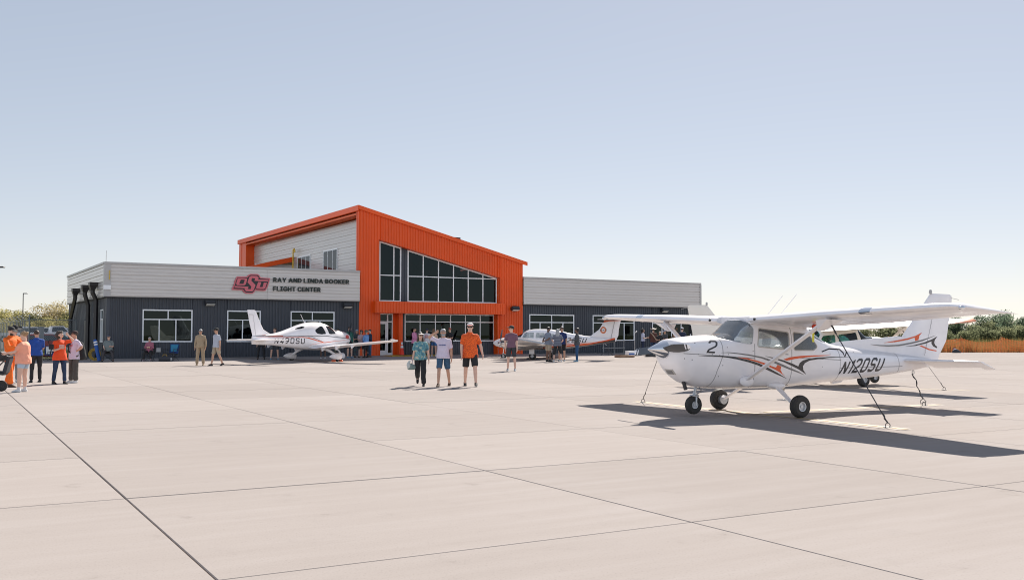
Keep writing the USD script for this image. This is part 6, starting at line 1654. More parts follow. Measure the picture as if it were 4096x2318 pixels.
    if top:
        kind, mt = top[:2]
        hem = top[2] if len(top) > 2 else .88
        nm = {'tee': 'shirt', 'long': 'shirt', 'tank': 'top', 'suit': 'suit_top', 'polo': 'shirt'}[kind]
        o = .022
        L = [hull(chest(o), waist(o)), hull(waist(o), hips(o + .014), ering(hem - .01, ((.172 if female else .168) + o + .026) * g, (.115 + o + .024) * g + belly * .6, up, cy=-belly * .3)) if hem < .97 else hull(waist(o), waist(o)), hull(chest(-.012), shld(o - .010 if kind != 'tank' else -.02), ell(up(0, .01, 1.462), .085, .068, .03, 1))]
        for (S0, E_, W_, u_, f_, sd) in ARM:
            if kind in ('tee', 'polo'):
                L.append(hull(ell(S0, .064, k=1), ring(S0 + u_ * .23, u_, .066)))
            elif kind in ('long', 'suit'):
                L += [hull(ell(S0, .064, k=1), ell(E_, .056, k=1)), hull(ell(E_, .058, k=1), ring(W_ - f_ * .01, f_, .045))]
        if kind in ('polo', 'suit'):
            L.append(hull(ring(up(0, .015, 1.475), (0, 0, 1), .080), ring(up(0, .022, 1.515), (0, 0, 1), .066)))
        m_ = add(L).trim_by_plane((0, 0, 1), hem)
        obj(nm, soft(m_.translate(tuple(O)), s, edge * .85, 4, .019, sd_, 8), mt, t, smooth=True)
        if prints:
            for (poly, pm, side) in prints:
                f_ = prism(affinity.translate(poly, 0, 1.27), .35)
                f_ = stand(f_)
                if side < 0:
                    f_.apply_translation((0, 0, 0))
                else:
                    f_ = rot(f_, 180, (0, 0, 1))
                sk_ = m_.scale((1.0, 1.06, 1.0)).translate((0, 0, 0))
                dcl = (sk_ - m_.scale((1, 1.015, 1))) ^ man(f_)
                if dcl.num_tri() > 0:
                    obj('shirt_print', unman(dcl.translate(tuple(O)).scale((s, s, s))), pm, t, smooth=False)
    if bottom:
        kind, mt = bottom[:2]
        ln_ = {'shorts': .62, 'short_shorts': .30, 'trousers': 2.0, 'capri': 1.35, 'suit': 2.0, 'baggy': 2.0}[kind]
        nm = {'shorts': 'shorts', 'short_shorts': 'shorts', 'trousers': 'trousers', 'capri': 'trousers', 'suit': 'suit_legs', 'baggy': 'trousers'}[kind]
        w_ = {'shorts': 1.25, 'short_shorts': 1.12, 'trousers': 1.12, 'capri': 1.08, 'suit': 1.32, 'baggy': 1.45}[kind]
        o = .014
        L = [hull(hips(o), ell(up(0, .0, .99), (.150 + o) * g, (.105 + o) * g + belly * .4, .06))]
        k = max(g, 1)
        for (hp, kn, an, b) in LEG:
            th = (kn - hp) / np.linalg.norm(kn - hp); sh2 = (an - kn) / np.linalg.norm(an - kn)
            if ln_ < 1:
                e_ = hp + (kn - hp) * (ln_ + .25)
                L.append(hull(ell(hp, .088 * k + o), ring(e_, th, (.070 * w_) * k ** .8)))
            else:
                kr = .060 * w_ * k ** .7
                L.append(hull(ell(hp, .088 * k + o), ell(kn, kr, k=1)))
                f = min(1.0, ln_ - 1 if ln_ < 2 else .97)
                e_ = kn + (an - kn) * f
                L.append(hull(ell(kn, kr, k=1), ring(e_, sh2, (.052 if f > .8 else .056) * w_ * (1.06 if kind == 'suit' else 1))))
        obj(nm, soft(add(L).translate(tuple(O)), s, edge * .85, 4, .016, sd_ + 5, 8), mt, t, smooth=True)
    if shoes is not None:
        for (hp, kn, an, b) in LEG:
            pit = min(0, b) * .9 if b < -.35 else 0
            a_ = an + O
            P1 = np.vstack([ell((0, .035, -.045), .040, .042, .036, 1), ell((0, -.10, -.055), .044, .05, .026, 1), ell((0, -.165, -.06), .036, .035, .02, 1)])
            so = np.vstack([ell((0, .035, -.072), .040, .048, .010, 1), ell((0, -.10, -.072), .046, .06, .010, 1), ell((0, -.165, -.072), .038, .04, .010, 1)])
            c_, s_ = math.cos(-pit), math.sin(-pit)
            R_ = np.array([[1, 0, 0], [0, c_, -s_], [0, s_, c_]])
            up_ = hull(P1 @ R_.T + a_, ell(a_ + [0, .01, .0], .042, .046, .03, 1))
            sp = obj('shoe', scl(unman(up_), s), shoes[0], t, smooth=45)
            obj('sole', scl(unman(hull(so @ R_.T + a_)), s), shoes[1], sp, smooth=45)
            if len(shoes) > 2:
                obj('sock', scl(unman(hull(ring(a_ + [0, .005, .02], (0, 0, 1), .042), ring(a_ + [0, .005, .07], (0, 0, 1), .042))), s), shoes[2], sp, smooth=45)
    fin = lambda m: scl(unman(m.translate(tuple(O))), s)
    if hair:
        kind, mt = hair
        cap_ = hull(hell((0, .018, .042), .087, .104, .090))
        front = Manifold.hull_points(np.array([hp3(*p) for p in [(-.2, -.30, -.2), (.2, -.30, -.2), (-.2, -.30, .065), (.2, -.30, .065), (-.2, -.045, .05), (.2, -.045, .05), (-.2, .01, -.02), (.2, .01, -.02), (-.2, .03, -.2), (.2, .03, -.2)]], np.float64))
        L = [cap_ - front]
        if kind == 'long':
            L.append(hull(hell((0, .05, .03), .085, .06, .07), np.array(up(0, .10, 1.40)) + ICO[1] * [.11, .04, .08]))
            L.append(hull(hell((.07, .01, .0), .022, .04, .06, 1), np.array(up(.085, -.02, 1.42)) + ICO[1] * [.03, .035, .07]))
            L.append(hull(hell((-.07, .01, .0), .022, .04, .06, 1), np.array(up(-.085, -.02, 1.42)) + ICO[1] * [.03, .035, .07]))
        if kind == 'curly':
            rr_ = np.random.default_rng(sd_)
            for _ in range(26):
                d = rr_.normal(size=3); d /= np.linalg.norm(d)
                if d[1] < -.35 and d[2] < .6:
                    continue
                c = np.array([d[0] * .09, .03 + d[1] * .10, .02 + d[2] * .095])
                L.append(hull(hell(c, .05, .05, .05, 1)))
            L.append(hull(hell((0, .07, -.06), .10, .07, .09)))
        if kind == 'bun':
            L += [hull(hell((0, .12, .06), .05, .05, .05, 1))]
        if kind == 'afro':
            L += [hull(hell((0, .03, .05), .115, .125, .115)) - front]
        if kind == 'tail':
            L += [hull(hell((0, .12, .05), .04, .04, .04, 1), np.array(up(0, .15, 1.46)) + ICO[1] * [.035, .03, .06])]
        obj('hair', soft(add(L).translate(tuple(O)), s, .03, 2, .010, sd_ + 2, 22), mt, t, smooth=True)
    if beard:
        b_ = hull(hell((0, -.06, -.085), .055, .045, .04), hell((0, -.05, -.045), .064, .045, .02)) - hull(hell((0, -.10, -.035), .03, .04, .012))
        obj('beard', soft(b_.translate(tuple(O)), s, .025, 2, .006, 3, 30), beard, t, smooth=True)
    if glasses:
        gl = [hull(hell((sd * .034, -.095, .016), .028, .012, .019, 1)) for sd in (-1, 1)] + [hull(hell((0, -.103, .020), .012, .005, .004, 1))]
        gl += [hull(hell((sd * .075, -.07, .018), .004, .01, .005, 1), hell((sd * .08, .0, .012), .004, .01, .005, 1)) for sd in (-1, 1)]
        obj('glasses', fin(add(gl)), glasses if glasses is not True else m_dark_lens, t, smooth=True)
    if hat:
        kind, mt = hat[:2]
        if kind in ('cap', 'cap_back', 'visor'):
            dome = hull(hell((0, .012, .055), .094, .110, .088))
            dome = dome - Manifold.hull_points(np.array([hp3(x, y, z) for x in (-.3, .3) for y in (-.3, .3) for z in (-.3, .060 + .0 * y)], np.float64))
            f = -1 if kind != 'cap_back' else 1
            brim = hull(*[np.array([hp3(x, y * -f, z + dz2) for x, y, z in ((-.082, -.06, .064), (.082, -.06, .064), (-.075, -.14, .058), (.075, -.14, .058), (-.04, -.185, .050), (.04, -.185, .050), (0, -.192, .048), (0, -.06, .075))]) for dz2 in (0, .010)])
            if kind == 'visor':
                dome = dome - hull(hell((0, .012, .10), .088, .104, .13)) - Manifold.hull_points(np.array([hp3(x, y, z) for x in (-.3, .3) for y in (-.3, .3) for z in (.095, .4)], np.float64))
            hp__ = obj('hat', fin(dome), mt, t, smooth=50)
            obj('brim', fin(brim), hat[2] if len(hat) > 2 else mt, hp__, smooth=40)
        elif kind == 'cowboy':
            crown = hull(hell((0, .01, .07), .092, .108, .05), hell((.025, .01, .155), .045, .075, .03), hell((-.025, .01, .155), .045, .075, .03)) - hull(hell((0, .01, .20), .016, .085, .035))
            a_ = np.arange(28) / 28 * 2 * PI
            rows = []
            for rad, lift in ((.085, 0), (.14, .004), (.19, .018), (.215, .03)):
                rows.append([hp3(math.sin(q) * rad * (1.0), .01 - math.cos(q) * rad * 1.05, .075 + lift * (2.6 * math.sin(q) ** 2 - .5)) for q in a_])
            R1 = np.array(rows); R2 = R1[::-1] + [0, 0, .008]
            V, F = grid_mesh(np.concatenate([R1, R2, R1[:1]]), True)
            br = TM(V + O, F, process=False); br.apply_scale(s)
            hp__ = obj('hat', fin(crown), mt, t, smooth=50)
            obj('brim', br, mt, hp__, smooth=50)
        elif kind == 'bucket':
            cr = hull(hell((0, .012, .07), .095, .11, .05), hell((0, .012, .13), .075, .09, .02))
            br = hull(np.array([hp3(math.sin(q) * .165, .01 - math.cos(q) * .175, .03) for q in np.arange(20) / 20 * 2 * PI]), np.array([hp3(math.sin(q) * .1, .01 - math.cos(q) * .11, .075) for q in np.arange(20) / 20 * 2 * PI]))
            br = br - hull(hell((0, .012, .03), .092, .106, .09))
            hp__ = obj('hat', fin(cr), mt, t, smooth=50)
            obj('brim', fin(br), mt, hp__, smooth=50)
    if extra:
        extra(t, s, O, ARM, LEG, up, fin, hp3)
    return t
def hash_(x):
    return sum(ord(c) * (i + 3) for i, c in enumerate(x))
# arm poses (right/left share): (outward, forward, up) upper arm, forearm
DOWN = ((.14, .02, -1), (.05, .22, -1))
BACKSWING = ((.14, -.22, -1), (.06, .05, -1))
FWDSWING = ((.14, .25, -1), (.05, .55, -1))
BROW = ((.75, .45, .50), (-.78, -.02, .62))
HIP = ((.75, -.15, -.75), (-.70, .25, -.40))
REACH = ((.2, .55, -.85), (-.1, .95, -.12))
HOLD = ((.18, .25, -1), (-.45, .85, .10))
FOLD = ((.25, .25, -1), (-.9, .45, .15))
BEHIND = ((.28, -.35, -.9), (-.55, -.55, -.3))
POCKET = ((.26, -.10, -1), (-.10, .22, -1))
CHIN = ((.2, .55, -.8), (-.35, .35, .9))
LAP = ((.22, .25, -1), (-.25, .85, -.35))
STAND = ((2, 3, .07), (2, 3, .07))
WIDE = ((3, 4, .16), (3, 4, .16))
WALK = ((18, 6, .03), (-12, 22, .03))
WALK2 = ((-10, 24, .03), (17, 5, .03))
SIT = ((84, 82, .16), (86, 84, .16))
SH_WHITE = (cloth('shoe_white', (.62, .62, .62), .1), cloth('sole_white', (.66, .66, .66), .1))
SH_BLACK = (cloth('shoe_black', (.02, .02, .022), .2), cloth('sole_black', (.02, .02, .02), .2))
SH_BW = (SH_BLACK[0], SH_WHITE[1])
SH_BROWN = (cloth('shoe_brown', (.10, .055, .03), .3), SH_BLACK[1])
SH_BLUE = (cloth('shoe_blue', (.16, .30, .42), .3), SH_WHITE[1])
SH_GREY = (cloth('shoe_grey', (.30, .34, .38), .3), SH_WHITE[1])
ORANGE, PEACH, BLUE, RED_O = cloth('suit_orange', (.90, .16, .012), .22), cloth('tee_peach', (.86, .36, .24), .15), cloth('polo_blue', (.015, .075, .36), .3), cloth('tee_orange', (.82, .075, .012), .2)
LAV, KHAKI_D, DENIM, JEANS = cloth('tee_lavender', (.62, .55, .66), .12), cloth('trousers_olive', (.095, .085, .072), .3), cloth('denim_dark', (.022, .045, .10), .4, 20), cloth('denim_blue', (.05, .125, .22), .5, 22)
BLACK, KHAKI, BEIGE, GREYT = cloth('cloth_black', (.016, .016, .018), .3), cloth('khaki', (.42, .34, .25), .2), cloth('suit_beige', (.38, .285, .185), .2), cloth('tee_grey', (.44, .46, .53), .15)
POLO_O = cloth('polo_orange', (.90, .13, .012), .0, 40, c2=None)
POLO_P = M('polo_orange_print', (.92, .14, .012), .8, var=.5, scale=34, color2=(.42, .05, .01), bump=.2, bscale=14, detail=1)
FLORAL = usdkit.material(stage, LK + '/floral_teal', {
    'tc': ('texture_coordinate', {}), 'n': ('noise_texture', {'scale': 11.0, 'detail': 4.0, 'roughness': .65}), 'v': ('noise_texture', {'scale': 3.0, 'detail': 2.0}),
    'r': ('rgb_ramp', {'ramp': [(.30, (.05, .10, .13)), (.44, (.07, .20, .25)), (.55, (.14, .33, .36)), (.62, (.42, .42, .26)), (.72, (.55, .42, .45))]}), 'p': ('principled_bsdf', {'roughness': .8})},
    [('tc.object', 'n.vector'), ('n.fac', 'r.fac'), ('r.color', 'p.base_color')], surface='p.BSDF')
STRIPED = usdkit.material(stage, LK + '/striped_navy', {
    'tc': ('texture_coordinate', {}), 'w': ('wave_texture', {'wave_type': 'bands', 'bands_direction': 'z', 'scale': 9.0, 'distortion': .4}),
    'r': ('rgb_ramp', {'ramp': [(.55, (.035, .04, .065)), (.8, (.26, .28, .34))]}), 'p': ('principled_bsdf', {'roughness': .8})}, [('tc.object', 'w.vector'), ('w.fac', 'r.fac'), ('r.color', 'p.base_color')], surface='p.BSDF')
PURPLE, SLATE, PINK, CREAM = cloth('tee_purple', (.17, .085, .125), .2), cloth('tee_slate', (.20, .235, .30), .2), cloth('shirt_pink', (.62, .24, .40), .2), cloth('top_cream', (.60, .47, .30), .2)
GREEN, TEE_W, ROSE, SKY_B = cloth('tee_green', (.012, .095, .075), .2), cloth('tee_white', (.62, .60, .62), .15), cloth('top_rose', (.55, .38, .40), .2), cloth('shirt_sky', (.16, .32, .62), .2)
NAVY, DKGREY, RUST, LTDENIM = cloth('tee_navy', (.018, .028, .065), .3), cloth('tee_dark_grey', (.07, .075, .085), .3), cloth('shirt_rust', (.10, .035, .025), .3), cloth('denim_light', (.45, .55, .66), .25)
HATW, HATO, HATG, STRAW = cloth('cap_white', (.66, .64, .62), .1), cloth('hat_olive', (.13, .13, .09), .2), cloth('cap_bluegrey', (.25, .32, .40), .2), cloth('hat_cream', (.72, .66, .58), .1)
PRW = cloth('print_white', (.7, .68, .66), .1, bump=0); PRR = cloth('print_red', (.5, .05, .05), .1, bump=0); PRB = cloth('print_blue', (.12, .14, .3), .1, bump=0)
def scrawl(seed, w, h, rows):
    """rows of small marks standing for a chest print too small to read"""
    r_ = np.random.default_rng(seed); gs = []
    for k in range(rows):
        y = h * (.5 - (k + .5) / rows)
        x = -w / 2 * r_.uniform(.7, 1)
        while x < w / 2 * .9:
            l_ = r_.uniform(.012, .03)
            gs.append(sbox(x, y - h / rows * .32, x + l_, y + h / rows * .32)); x += l_ + .012
    return unary_union(gs)
def bag_in_hand(mt, mt2):
    def f(t, s, O, ARM, LEG, up, fin, hp3):
        pass
    return f
FL = lambda x, y: on_floor(x, y)

# the three walking up front
person('woman in a teal floral blouse, black trousers and sun visor, walking with a pale bag', (-2.79, 30.02, 0), 1.68, 4, 'light', ('tee', FLORAL, .86), ('baggy', BLACK), SH_BLACK, ('visor', cloth('visor_navy', (.05, .04, .07), .1), HATW), ('long', H_BROWN), True, legs=((-16, 42, .0), (16, 6, .03)), arms=(((.14, .05, -1), (.16, .10, -1)), ((.30, -.12, -1), (.12, .10, -1))), head=(18, 0), female=True, edge=.03)
hb = thing('handbag', 'pale green and white handbag hanging from the hand of the woman in the floral blouse', 'bag', loc=(-3.08, 29.92, .10))
obj('bag_body', rot(unman(hull(ell((0, 0, .52), .075, .05, .08), ell((.09, .02, .48), .07, .05, .08), ell((-.03, 0, .44), .06, .04, .04))), 0, (0, 0, 1)), cloth('bag_green', (.20, .27, .25), .35), hb, smooth=True)
obj('bag_cloth', unman(hull(ell((-.05, -.03, .54), .06, .04, .10), ell((-.03, -.03, .64), .025, .025, .05, 1))), cloth('bag_white', (.55, .58, .56), .3), hb, smooth=True)
obj('bag_strap', tube([(.09, 0, .54), (.05, .02, .68), (.06, .03, .72), (.0, .0, .66), (-.03, .0, .62)], .012, 6), TEE_W, hb)
person('white bearded man in a lavender tee shading his eyes with one hand', (-2.08, 29.87, 0), 1.77, -6, 'tan', ('tee', LAV, .87), ('shorts', JEANS), (SH_BROWN[0], SH_BLACK[1]), None, ('short', H_GREY), cloth('clear_rims', (.3, .26, .24), .1, bump=0), beard=H_GREY, legs=((20, 8, .02), (-12, 16, .07)), arms=(((.80, .28, .34), (-.84, .26, .52)), ((.18, -.10, -1), (.06, .12, -1))), head=(14, -6), belly=.02, edge=.03, prints=[(scrawl(4, .24, .05, 1), PRB, -1)])
person('tall man in an orange patterned polo, black shorts and white cap, striding', (-1.27, 29.87, 0), 1.95, 6, 'light', ('polo', POLO_P, .80), ('shorts', BLACK), SH_BW, ('cap', HATW, cloth('brim_red', (.45, .16, .15), .1)), ('short', H_BROWN), True, girth=1.08, legs=((-8, 14, .04), (20, 8, .08)), arms=(((.20, .14, -1), (-.02, .30, -1)), ((.42, -.06, -1), (.20, .30, -1))), head=(-6, 0), edge=.03)
person('young man in a purple tee, dark shorts and black cap, looking aside', (-0.03, 42.57, 0), 1.97, -6, 'light', ('tee', PURPLE, .90), ('shorts', cloth('shorts_charcoal', (.035, .038, .045), .2)), SH_GREY, ('cap', SH_BLACK[0]), ('short', H_BROWN), True, girth=.9, legs=((2, 3, .07), (4, 3, .10)), arms=(POCKET, DOWN), head=(-62, 0))
# four beside the twin
person('man in a slate tee and khaki shorts beside the twin, back half turned', (2.12, 57.49, 0), 2.03, 118, 'dark', ('tee', SLATE, .84), ('shorts', KHAKI), SH_BLACK, None, ('short', H_BLACK), girth=1.12, belly=.05, arms=(BEHIND, BEHIND))
person('woman with long grey hair, striped tee and black capris, seen from behind', (2.63, 56.97, 0), 1.90, 176, 'light', ('tee', STRIPED, .84), ('capri', BLACK), SH_WHITE, None, ('long', H_GREY), girth=1.12, legs=WIDE, arms=(((.45, .1, -.9), (-.5, .4, -.5)), ((.45, .1, -.9), (-.5, .4, -.5))), female=True)
person('man in a navy tee and sunglasses facing the woman with long grey hair', (2.95, 58.34, 0), 2.02, -12, 'tan', ('tee', cloth('tee_royal', (.012, .03, .13), .3), .86), ('shorts', BLACK), SH_GREY, None, ('short', H_BLACK), True, girth=1.08, arms=(LAP, DOWN))
person('woman in a dark grey top and blue jeans by the twin tail', (3.79, 57.49, 0), 1.93, -92, 'dark', ('long', DKGREY, .86), ('trousers', cloth('denim_mid', (.02, .08, .19), .4, 20)), (SH_BLUE[0], SH_WHITE[1]), None, ('afro', H_BLACK), girth=1.02, arms=(HOLD, HOLD), female=True)
# left group
person('man in an orange flight suit and black cap facing the woman in peach', (-15.0, 29.51, 0), 1.83, 72, 'light', ('suit', ORANGE, .86), ('suit', ORANGE), (cloth('boot_brown', (.07, .035, .02), .2), SH_BLACK[1]), ('cap', BLACK), ('short', H_BROWN), beard=H_BROWN, legs=((16, 10, .05), (-14, 6, .05)), arms=(((.1, .6, -.8), (-.1, .9, .0)), ((.3, .65, -.5), (-.25, .25, .9))), head=(0, 22), girth=1.08, edge=.03)
person('person in a black cowboy hat behind the man in orange, pale trousers', (-16.3, 32.3, 0), 1.84, 70, 'light', ('long', cloth('shirt_orange_soft', (.75, .20, .05), .2), .86), ('trousers', cloth('trousers_grey', (.28, .27, .27), .2)), SH_WHITE, ('cowboy', BLACK), ('short', H_BROWN), arms=(DOWN, HOLD), head=(0, 10))
person('woman in a peach tee and pale denim shorts holding out her hands', (-13.35, 26.98, 0), 1.64, -88, 'light', ('tee', PEACH, .82), ('short_shorts', LTDENIM), (SH_WHITE[0], SH_WHITE[1], TEE_W), None, ('bun', H_BLOND), girth=1.28, belly=.03, legs=((3, 4, .08), (5, 4, .12)), arms=(REACH, REACH), head=(-10, 8), female=True, edge=.03)
person('man in a royal blue polo and dark trousers, seen from behind', (-15.62, 32.4, 0), 1.70, -140, 'tan', ('polo', BLUE, .90), ('trousers', cloth('trousers_black', (.022, .02, .022), .3)), SH_BLACK, None, ('short', H_BROWN), arms=(HOLD, DOWN), head=(-12, 5), girth=1.05)
person('woman with dark curly hair in an orange tee and jeans, hand at her brow', (-14.3, 31.21, 0), 1.66, 50, 'light', ('tee', RED_O, .80), ('trousers', DENIM), (BLACK, SH_BLACK[1]), None, ('curly', H_BROWN), None, girth=1.12, legs=((-8, 4, .05), (8, 6, .07)), arms=(((.2, .15, -1), (-.65, .7, .35)), ((.62, .62, .20), (-.72, .12, .62))), head=(22, -8), female=True, edge=.03, prints=[(scrawl(9, .18, .10, 3), PRW, -1)])
cam_ = thing('camera_bag', 'small black shoulder bag held at the chest by the woman in the orange tee', 'bag', loc=(-14.42, 30.88, 0), rz=.6)
obj('case', rbox(-.07, .07, -.05, .05, 1.10, 1.26, .02), BLACK, cam_)
obj('strap', tube([(-.06, 0, 1.25), (-.09, .05, 1.36), (-.02, .10, 1.40)], .012, 6), BLACK, cam_)
obj('tail_strap', tube([(0, -.04, 1.12), (-.03, -.05, .98), (-.02, -.05, .86)], .022, 6), BLACK, cam_)
person('man in a lavender tee and dark cap with a backpack, hand on hip', (-14.21, 32.05, 0), 1.70, -38, 'tan', ('tee', LAV, .80), ('baggy', KHAKI_D), SH_WHITE, ('cap', cloth('cap_maroon', (.04, .018, .018), .2)), ('short', H_BROWN), True, girth=1.05, arms=(((.2, .1, -1), (-.1, .25, -1)), HIP), head=(-25, 0), edge=.03, legs=((3, 3, .10), (4, 4, .12)), prints=[(Point(0, 0).buffer(.09).difference(Point(0, 0).buffer(.075)), PRR, -1), (scrawl(5, .12, .07, 3), PRR, -1)])
bp = thing('backpack', 'black backpack slung behind the man in the lavender tee', 'bag', loc=(-14.17, 32.20, 0), rz=math.radians(-38))
obj('pack', unman(hull(ell((.10, .06, 1.05), .15, .12, .10), ell((.12, .08, .85), .16, .13, .12), ell((.08, .04, 1.25), .12, .09, .08))), BLACK, bp, smooth=True)
obj('strap', tube([(.02, -.02, 1.33), (.02, -.20, 1.34), (.03, -.33, 1.22), (.04, -.32, 1.02), (.10, -.16, .86)], .026, 6), BLACK, bp)
person('older man in a beige flight suit standing in the sun before the first window', (-15.9, 50.34, 0), 1.84, 8, 'tan', ('suit', BEIGE, .86), ('suit', BEIGE), (cloth('boot_tan', (.26, .19, .12), .2), SH_BLACK[1]), None, ('short', H_GREY), True, girth=1.05, arms=(((.22, .02, -1), (.0, .22, -1)), ((.24, .02, -1), (.0, .15, -1))), legs=((2, 2, .08), (3, 3, .09)))
person('man in a grey tee, khaki shorts and black cap walking past the beige flight suit', (-14.97, 49.95, 0), 1.94, -38, 'tan', ('tee', GREYT, .86), ('shorts', KHAKI), SH_BLACK, ('cap', BLACK), ('short', H_BROWN), True, legs=((14, 4, .02), (-12, 14, .02)), arms=(BACKSWING, ((.2, -.10, -1), (.08, .1, -1))), head=(-18, 6))
# seated by the wall
person('man in a grey shirt and cap sitting in the low chair at the corner', CH['cap'] + [0, .12, 0], 1.75, 14, 'light', ('tee', cloth('tee_sage', (.16, .19, .19), .2), .86), ('trousers', cloth('trousers_dark', (.05, .045, .05), .2)), SH_BLACK, ('cap', NAVY), ('short', H_GREY), True, legs=((72, 62, .22), (70, 56, .34)), arms=(LAP, HOLD), belly=.07, girth=1.12, dz=-.02)
person('grey haired woman in a pink jacket sitting below the first window', CH['pink'] + [0, .12, 0], 1.68, 4, 'light', ('long', cloth('jacket_rose', (.34, .11, .16), .3), .88), ('trousers', BLACK), (cloth('shoe_rose', (.35, .25, .27), .2), SH_WHITE[1]), None, ('short', H_GREY), True, legs=SIT, arms=(FOLD, FOLD), girth=1.08, female=True)
# behind the low-wing airplane
person('man with sunglasses and bare legs standing behind the low wing airplane tail', FL(-13.86, 57.6), 1.86, 20, 'light', ('tee', NAVY, .86), ('shorts', cloth('shorts_grey', (.09, .10, .11), .2)), SH_BLUE, None, ('short', H_BROWN), True, legs=WIDE, arms=(HOLD, FOLD), head=(-60, 0))
person('person in black trousers mostly hidden behind the airplane tail', FL(-14.62, 57.5), 1.70, 15, 'light', ('tee', BLACK, .86), ('trousers', BLACK), SH_BLACK, None, ('short', H_BLACK), legs=WIDE)
person('man in a dark cap and pale blue shirt looking over the airplane cabin', FL(-10.74, 60.7), 1.84, -8, 'tan', ('tee', cloth('shirt_paleblue', (.34, .42, .55), .2), .86), ('trousers', HATO), SH_BLACK, ('cap', cloth('cap_dkgreen', (.03, .045, .04), .2)), ('short', H_BROWN))
person('person in shorts behind the airplane wing root, only one white shoe showing', FL(-11.43, 59.7), 1.72, 10, 'dark', ('tee', BLACK, .86), ('shorts', BLACK), SH_WHITE, None, ('short', H_BLACK))
person('smiling man in a dark green tee and black shorts with blue shoes', FL(-10.02, 60.85), 1.93, 48, 'light', ('tee', GREEN, .82), ('shorts', BLACK), SH_BLUE, None, ('short', H_BROWN), girth=1.12, belly=.03)
person('man in a blue grey cap, arms crossed, next to the orange siding', FL(-9.75, 61.95), 1.76, 30, 'tan', ('tee', cloth('tee_charcoal', (.035, .05, .06), .2), .86), ('trousers', cloth('trousers_teal', (.06, .10, .11), .2)), SH_BROWN, ('cap', HATG), ('short', H_GREY), arms=(FOLD, FOLD), girth=1.05)
person('woman with dark hair and glasses in a rose top and dark shorts', FL(-9.42, 61.6), 1.70, 14, 'light', ('tee', ROSE, .86), ('shorts', cloth('shorts_dark', (.04, .035, .035), .2)), SH_BROWN, None, ('curly', H_BROWN), True, arms=(HOLD, DOWN), female=True)
person('man in an olive bucket hat and sky blue shirt, back to the camera', FL(-9.08, 61.45), 1.74, -120, 'tan', ('long', SKY_B, .82), ('trousers', BLACK), SH_BLACK, ('bucket', HATO), ('short', H_GREY), girth=1.12, belly=.03, arms=(FOLD, FOLD))
person('person in navy and jeans half hidden by the man in the bucket hat', FL(-9.02, 62.6), 1.75, -60, 'light', ('long', NAVY, .86), ('trousers', JEANS), SH_BROWN, None, ('short', H_BLACK), arms=(DOWN, HOLD))
# behind the walkers, before the lower windows
person('man in a pink shirt in profile before the lower windows', FL(-6.33, 63.9), 1.88, 68, 'tan', ('long', PINK, .80), ('trousers', BLACK), SH_BLACK, None, ('short', H_BLACK), True, girth=1.05, arms=(HOLD, HOLD))
person('person in a white tee with red lettering on the back, facing the windows', FL(-5.55, 64.3), 1.84, 170, 'light', ('tee', TEE_W, .84), ('shorts', KHAKI), SH_WHITE, ('cap', NAVY), ('short', H_BROWN), arms=(FOLD, DOWN), prints=[(scrawl(2, .22, .20, 4), PRR, 1)])
person('woman in a cream top and blue shorts with long hair, facing the windows', FL(-5.13, 64.75), 1.80, 165, 'light', ('tank', CREAM, .93), ('short_shorts', cloth('shorts_blue', (.06, .17, .40), .2)), SH_WHITE, None, ('long', cloth('hair_light', (.20, .12, .07), .4)), arms=(FOLD, FOLD), female=True)
person('man in a black shirt and red cap between the two walking men', FL(-4.12, 65.4), 1.88, -30, 'tan', ('tee', BLACK, .86), ('trousers', BLACK), SH_BLACK, ('cap', cloth('cap_red', (.50, .09, .05), .1), NAVY), ('short', H_BROWN), arms=(DOWN, HOLD), girth=1.05)
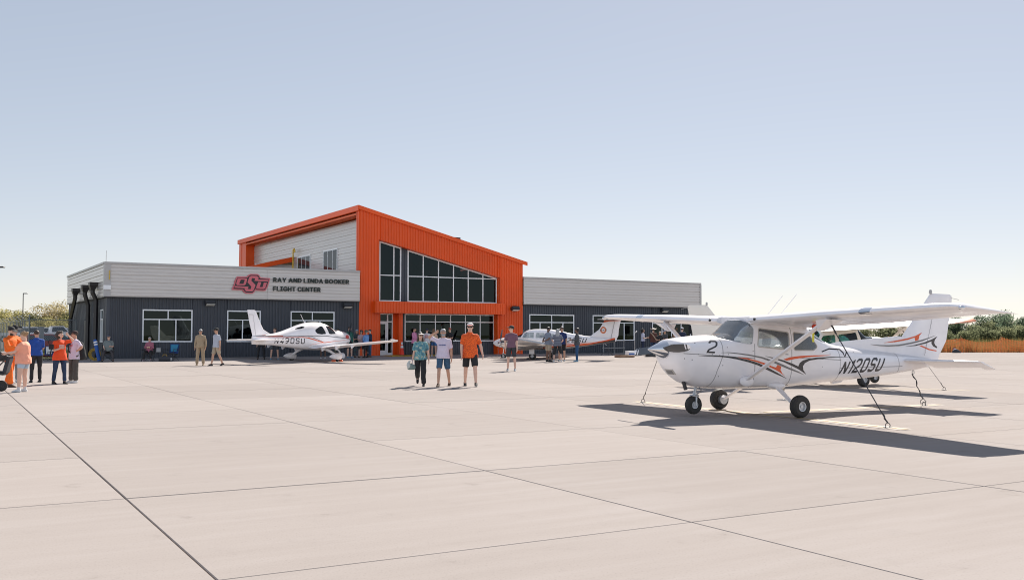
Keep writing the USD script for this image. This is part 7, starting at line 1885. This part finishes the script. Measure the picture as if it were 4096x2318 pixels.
# the band
person('woman in a white shirt clapping beside the band, dark hair', FL(9.52, 71.67), 1.88, 78, 'tan', ('tee', cloth('shirt_white', (.52, .54, .66), .15), .92), ('trousers', NAVY), SH_BLACK, None, ('curly', H_BLACK), arms=(HOLD, HOLD), female=True)
gs = person('man in a cream cowboy hat with a guitar strap across his back', FL(10.16, 70.88), 1.95, 190, 'tan', ('long', RUST, .86), ('trousers', DENIM), SH_BROWN, ('cowboy', STRAW), ('short', H_BROWN), girth=1.1, arms=(HOLD, HOLD), extra=lambda t, s, O, ARM, LEG, up, fin, hp3: obj('guitar_strap', scl(tube([(.17, -.02, 1.50), (.10, .15, 1.36), (-.02, .155, 1.2), (-.12, .14, 1.04), (-.18, .05, .98)], .028, 6), s), KHAKI, t))
person('man in a black tee, cap and sunglasses facing the camera before the band', FL(10.48, 69.91), 1.77, 2, 'tan', ('tee', BLACK, .86), ('trousers', BLACK), SH_BLACK, ('cap', cloth('cap_dark', (.05, .04, .03), .1), STRAW), ('short', H_BROWN), True, girth=1.08, arms=(HOLD, DOWN))
person('guitar player in a black tee and white fronted cap looking down', FL(11.07, 71.44), 1.84, -42, 'tan', ('tee', DKGREY, .86), ('trousers', DENIM), SH_BROWN, ('cap', cloth('cap_navywhite', (.30, .34, .44), .4)), ('short', H_BLOND), girth=1.06, arms=(HOLD, HOLD), head=(-10, 18))
gt = thing('guitar', 'brown electric bass guitar held upright by the player in the cap', 'guitar', loc=FL(11.28, 71.15), rz=-.5)
gb = unman(hull(ell((.0, 0, 1.0), .16, .035, .14), ell((.16, 0, 1.08), .11, .035, .11)))
obj('guitar_body', rot(gb, -25, (0, 1, 0), (0, 0, 1.0)), cloth('guitar_wood', (.22, .10, .04), .3, bump=0), gt, smooth=True)
obj('neck', tube([(.1, -.02, 1.1), (.62, -.04, 1.85)], [.026, .020], 6), SH_BROWN[0], gt)
obj('headstock', rot(rbox(.56, .70, -.06, -.03, 1.84, 2.0, .01), 35, (0, 1, 0), (.62, 0, 1.88)), SH_BROWN[0], gt)
person('man in a grey cap seated low behind the guitar player', FL(11.82, 71.89), 1.58, -6, 'light', ('tee', DKGREY, .86), ('trousers', BLACK), SH_BLACK, ('cap', HATG), ('short', H_BROWN), arms=(LAP, LAP))
person('man in a white cap and navy tee turned to the wall, by the loudspeaker', FL(12.48, 72.29), 2.03, 160, 'light', ('tee', NAVY, .86), ('trousers', BLACK), SH_BLACK, ('cap', cloth('cap_whitenavy', (.62, .64, .68), .1), NAVY), ('short', H_BROWN))
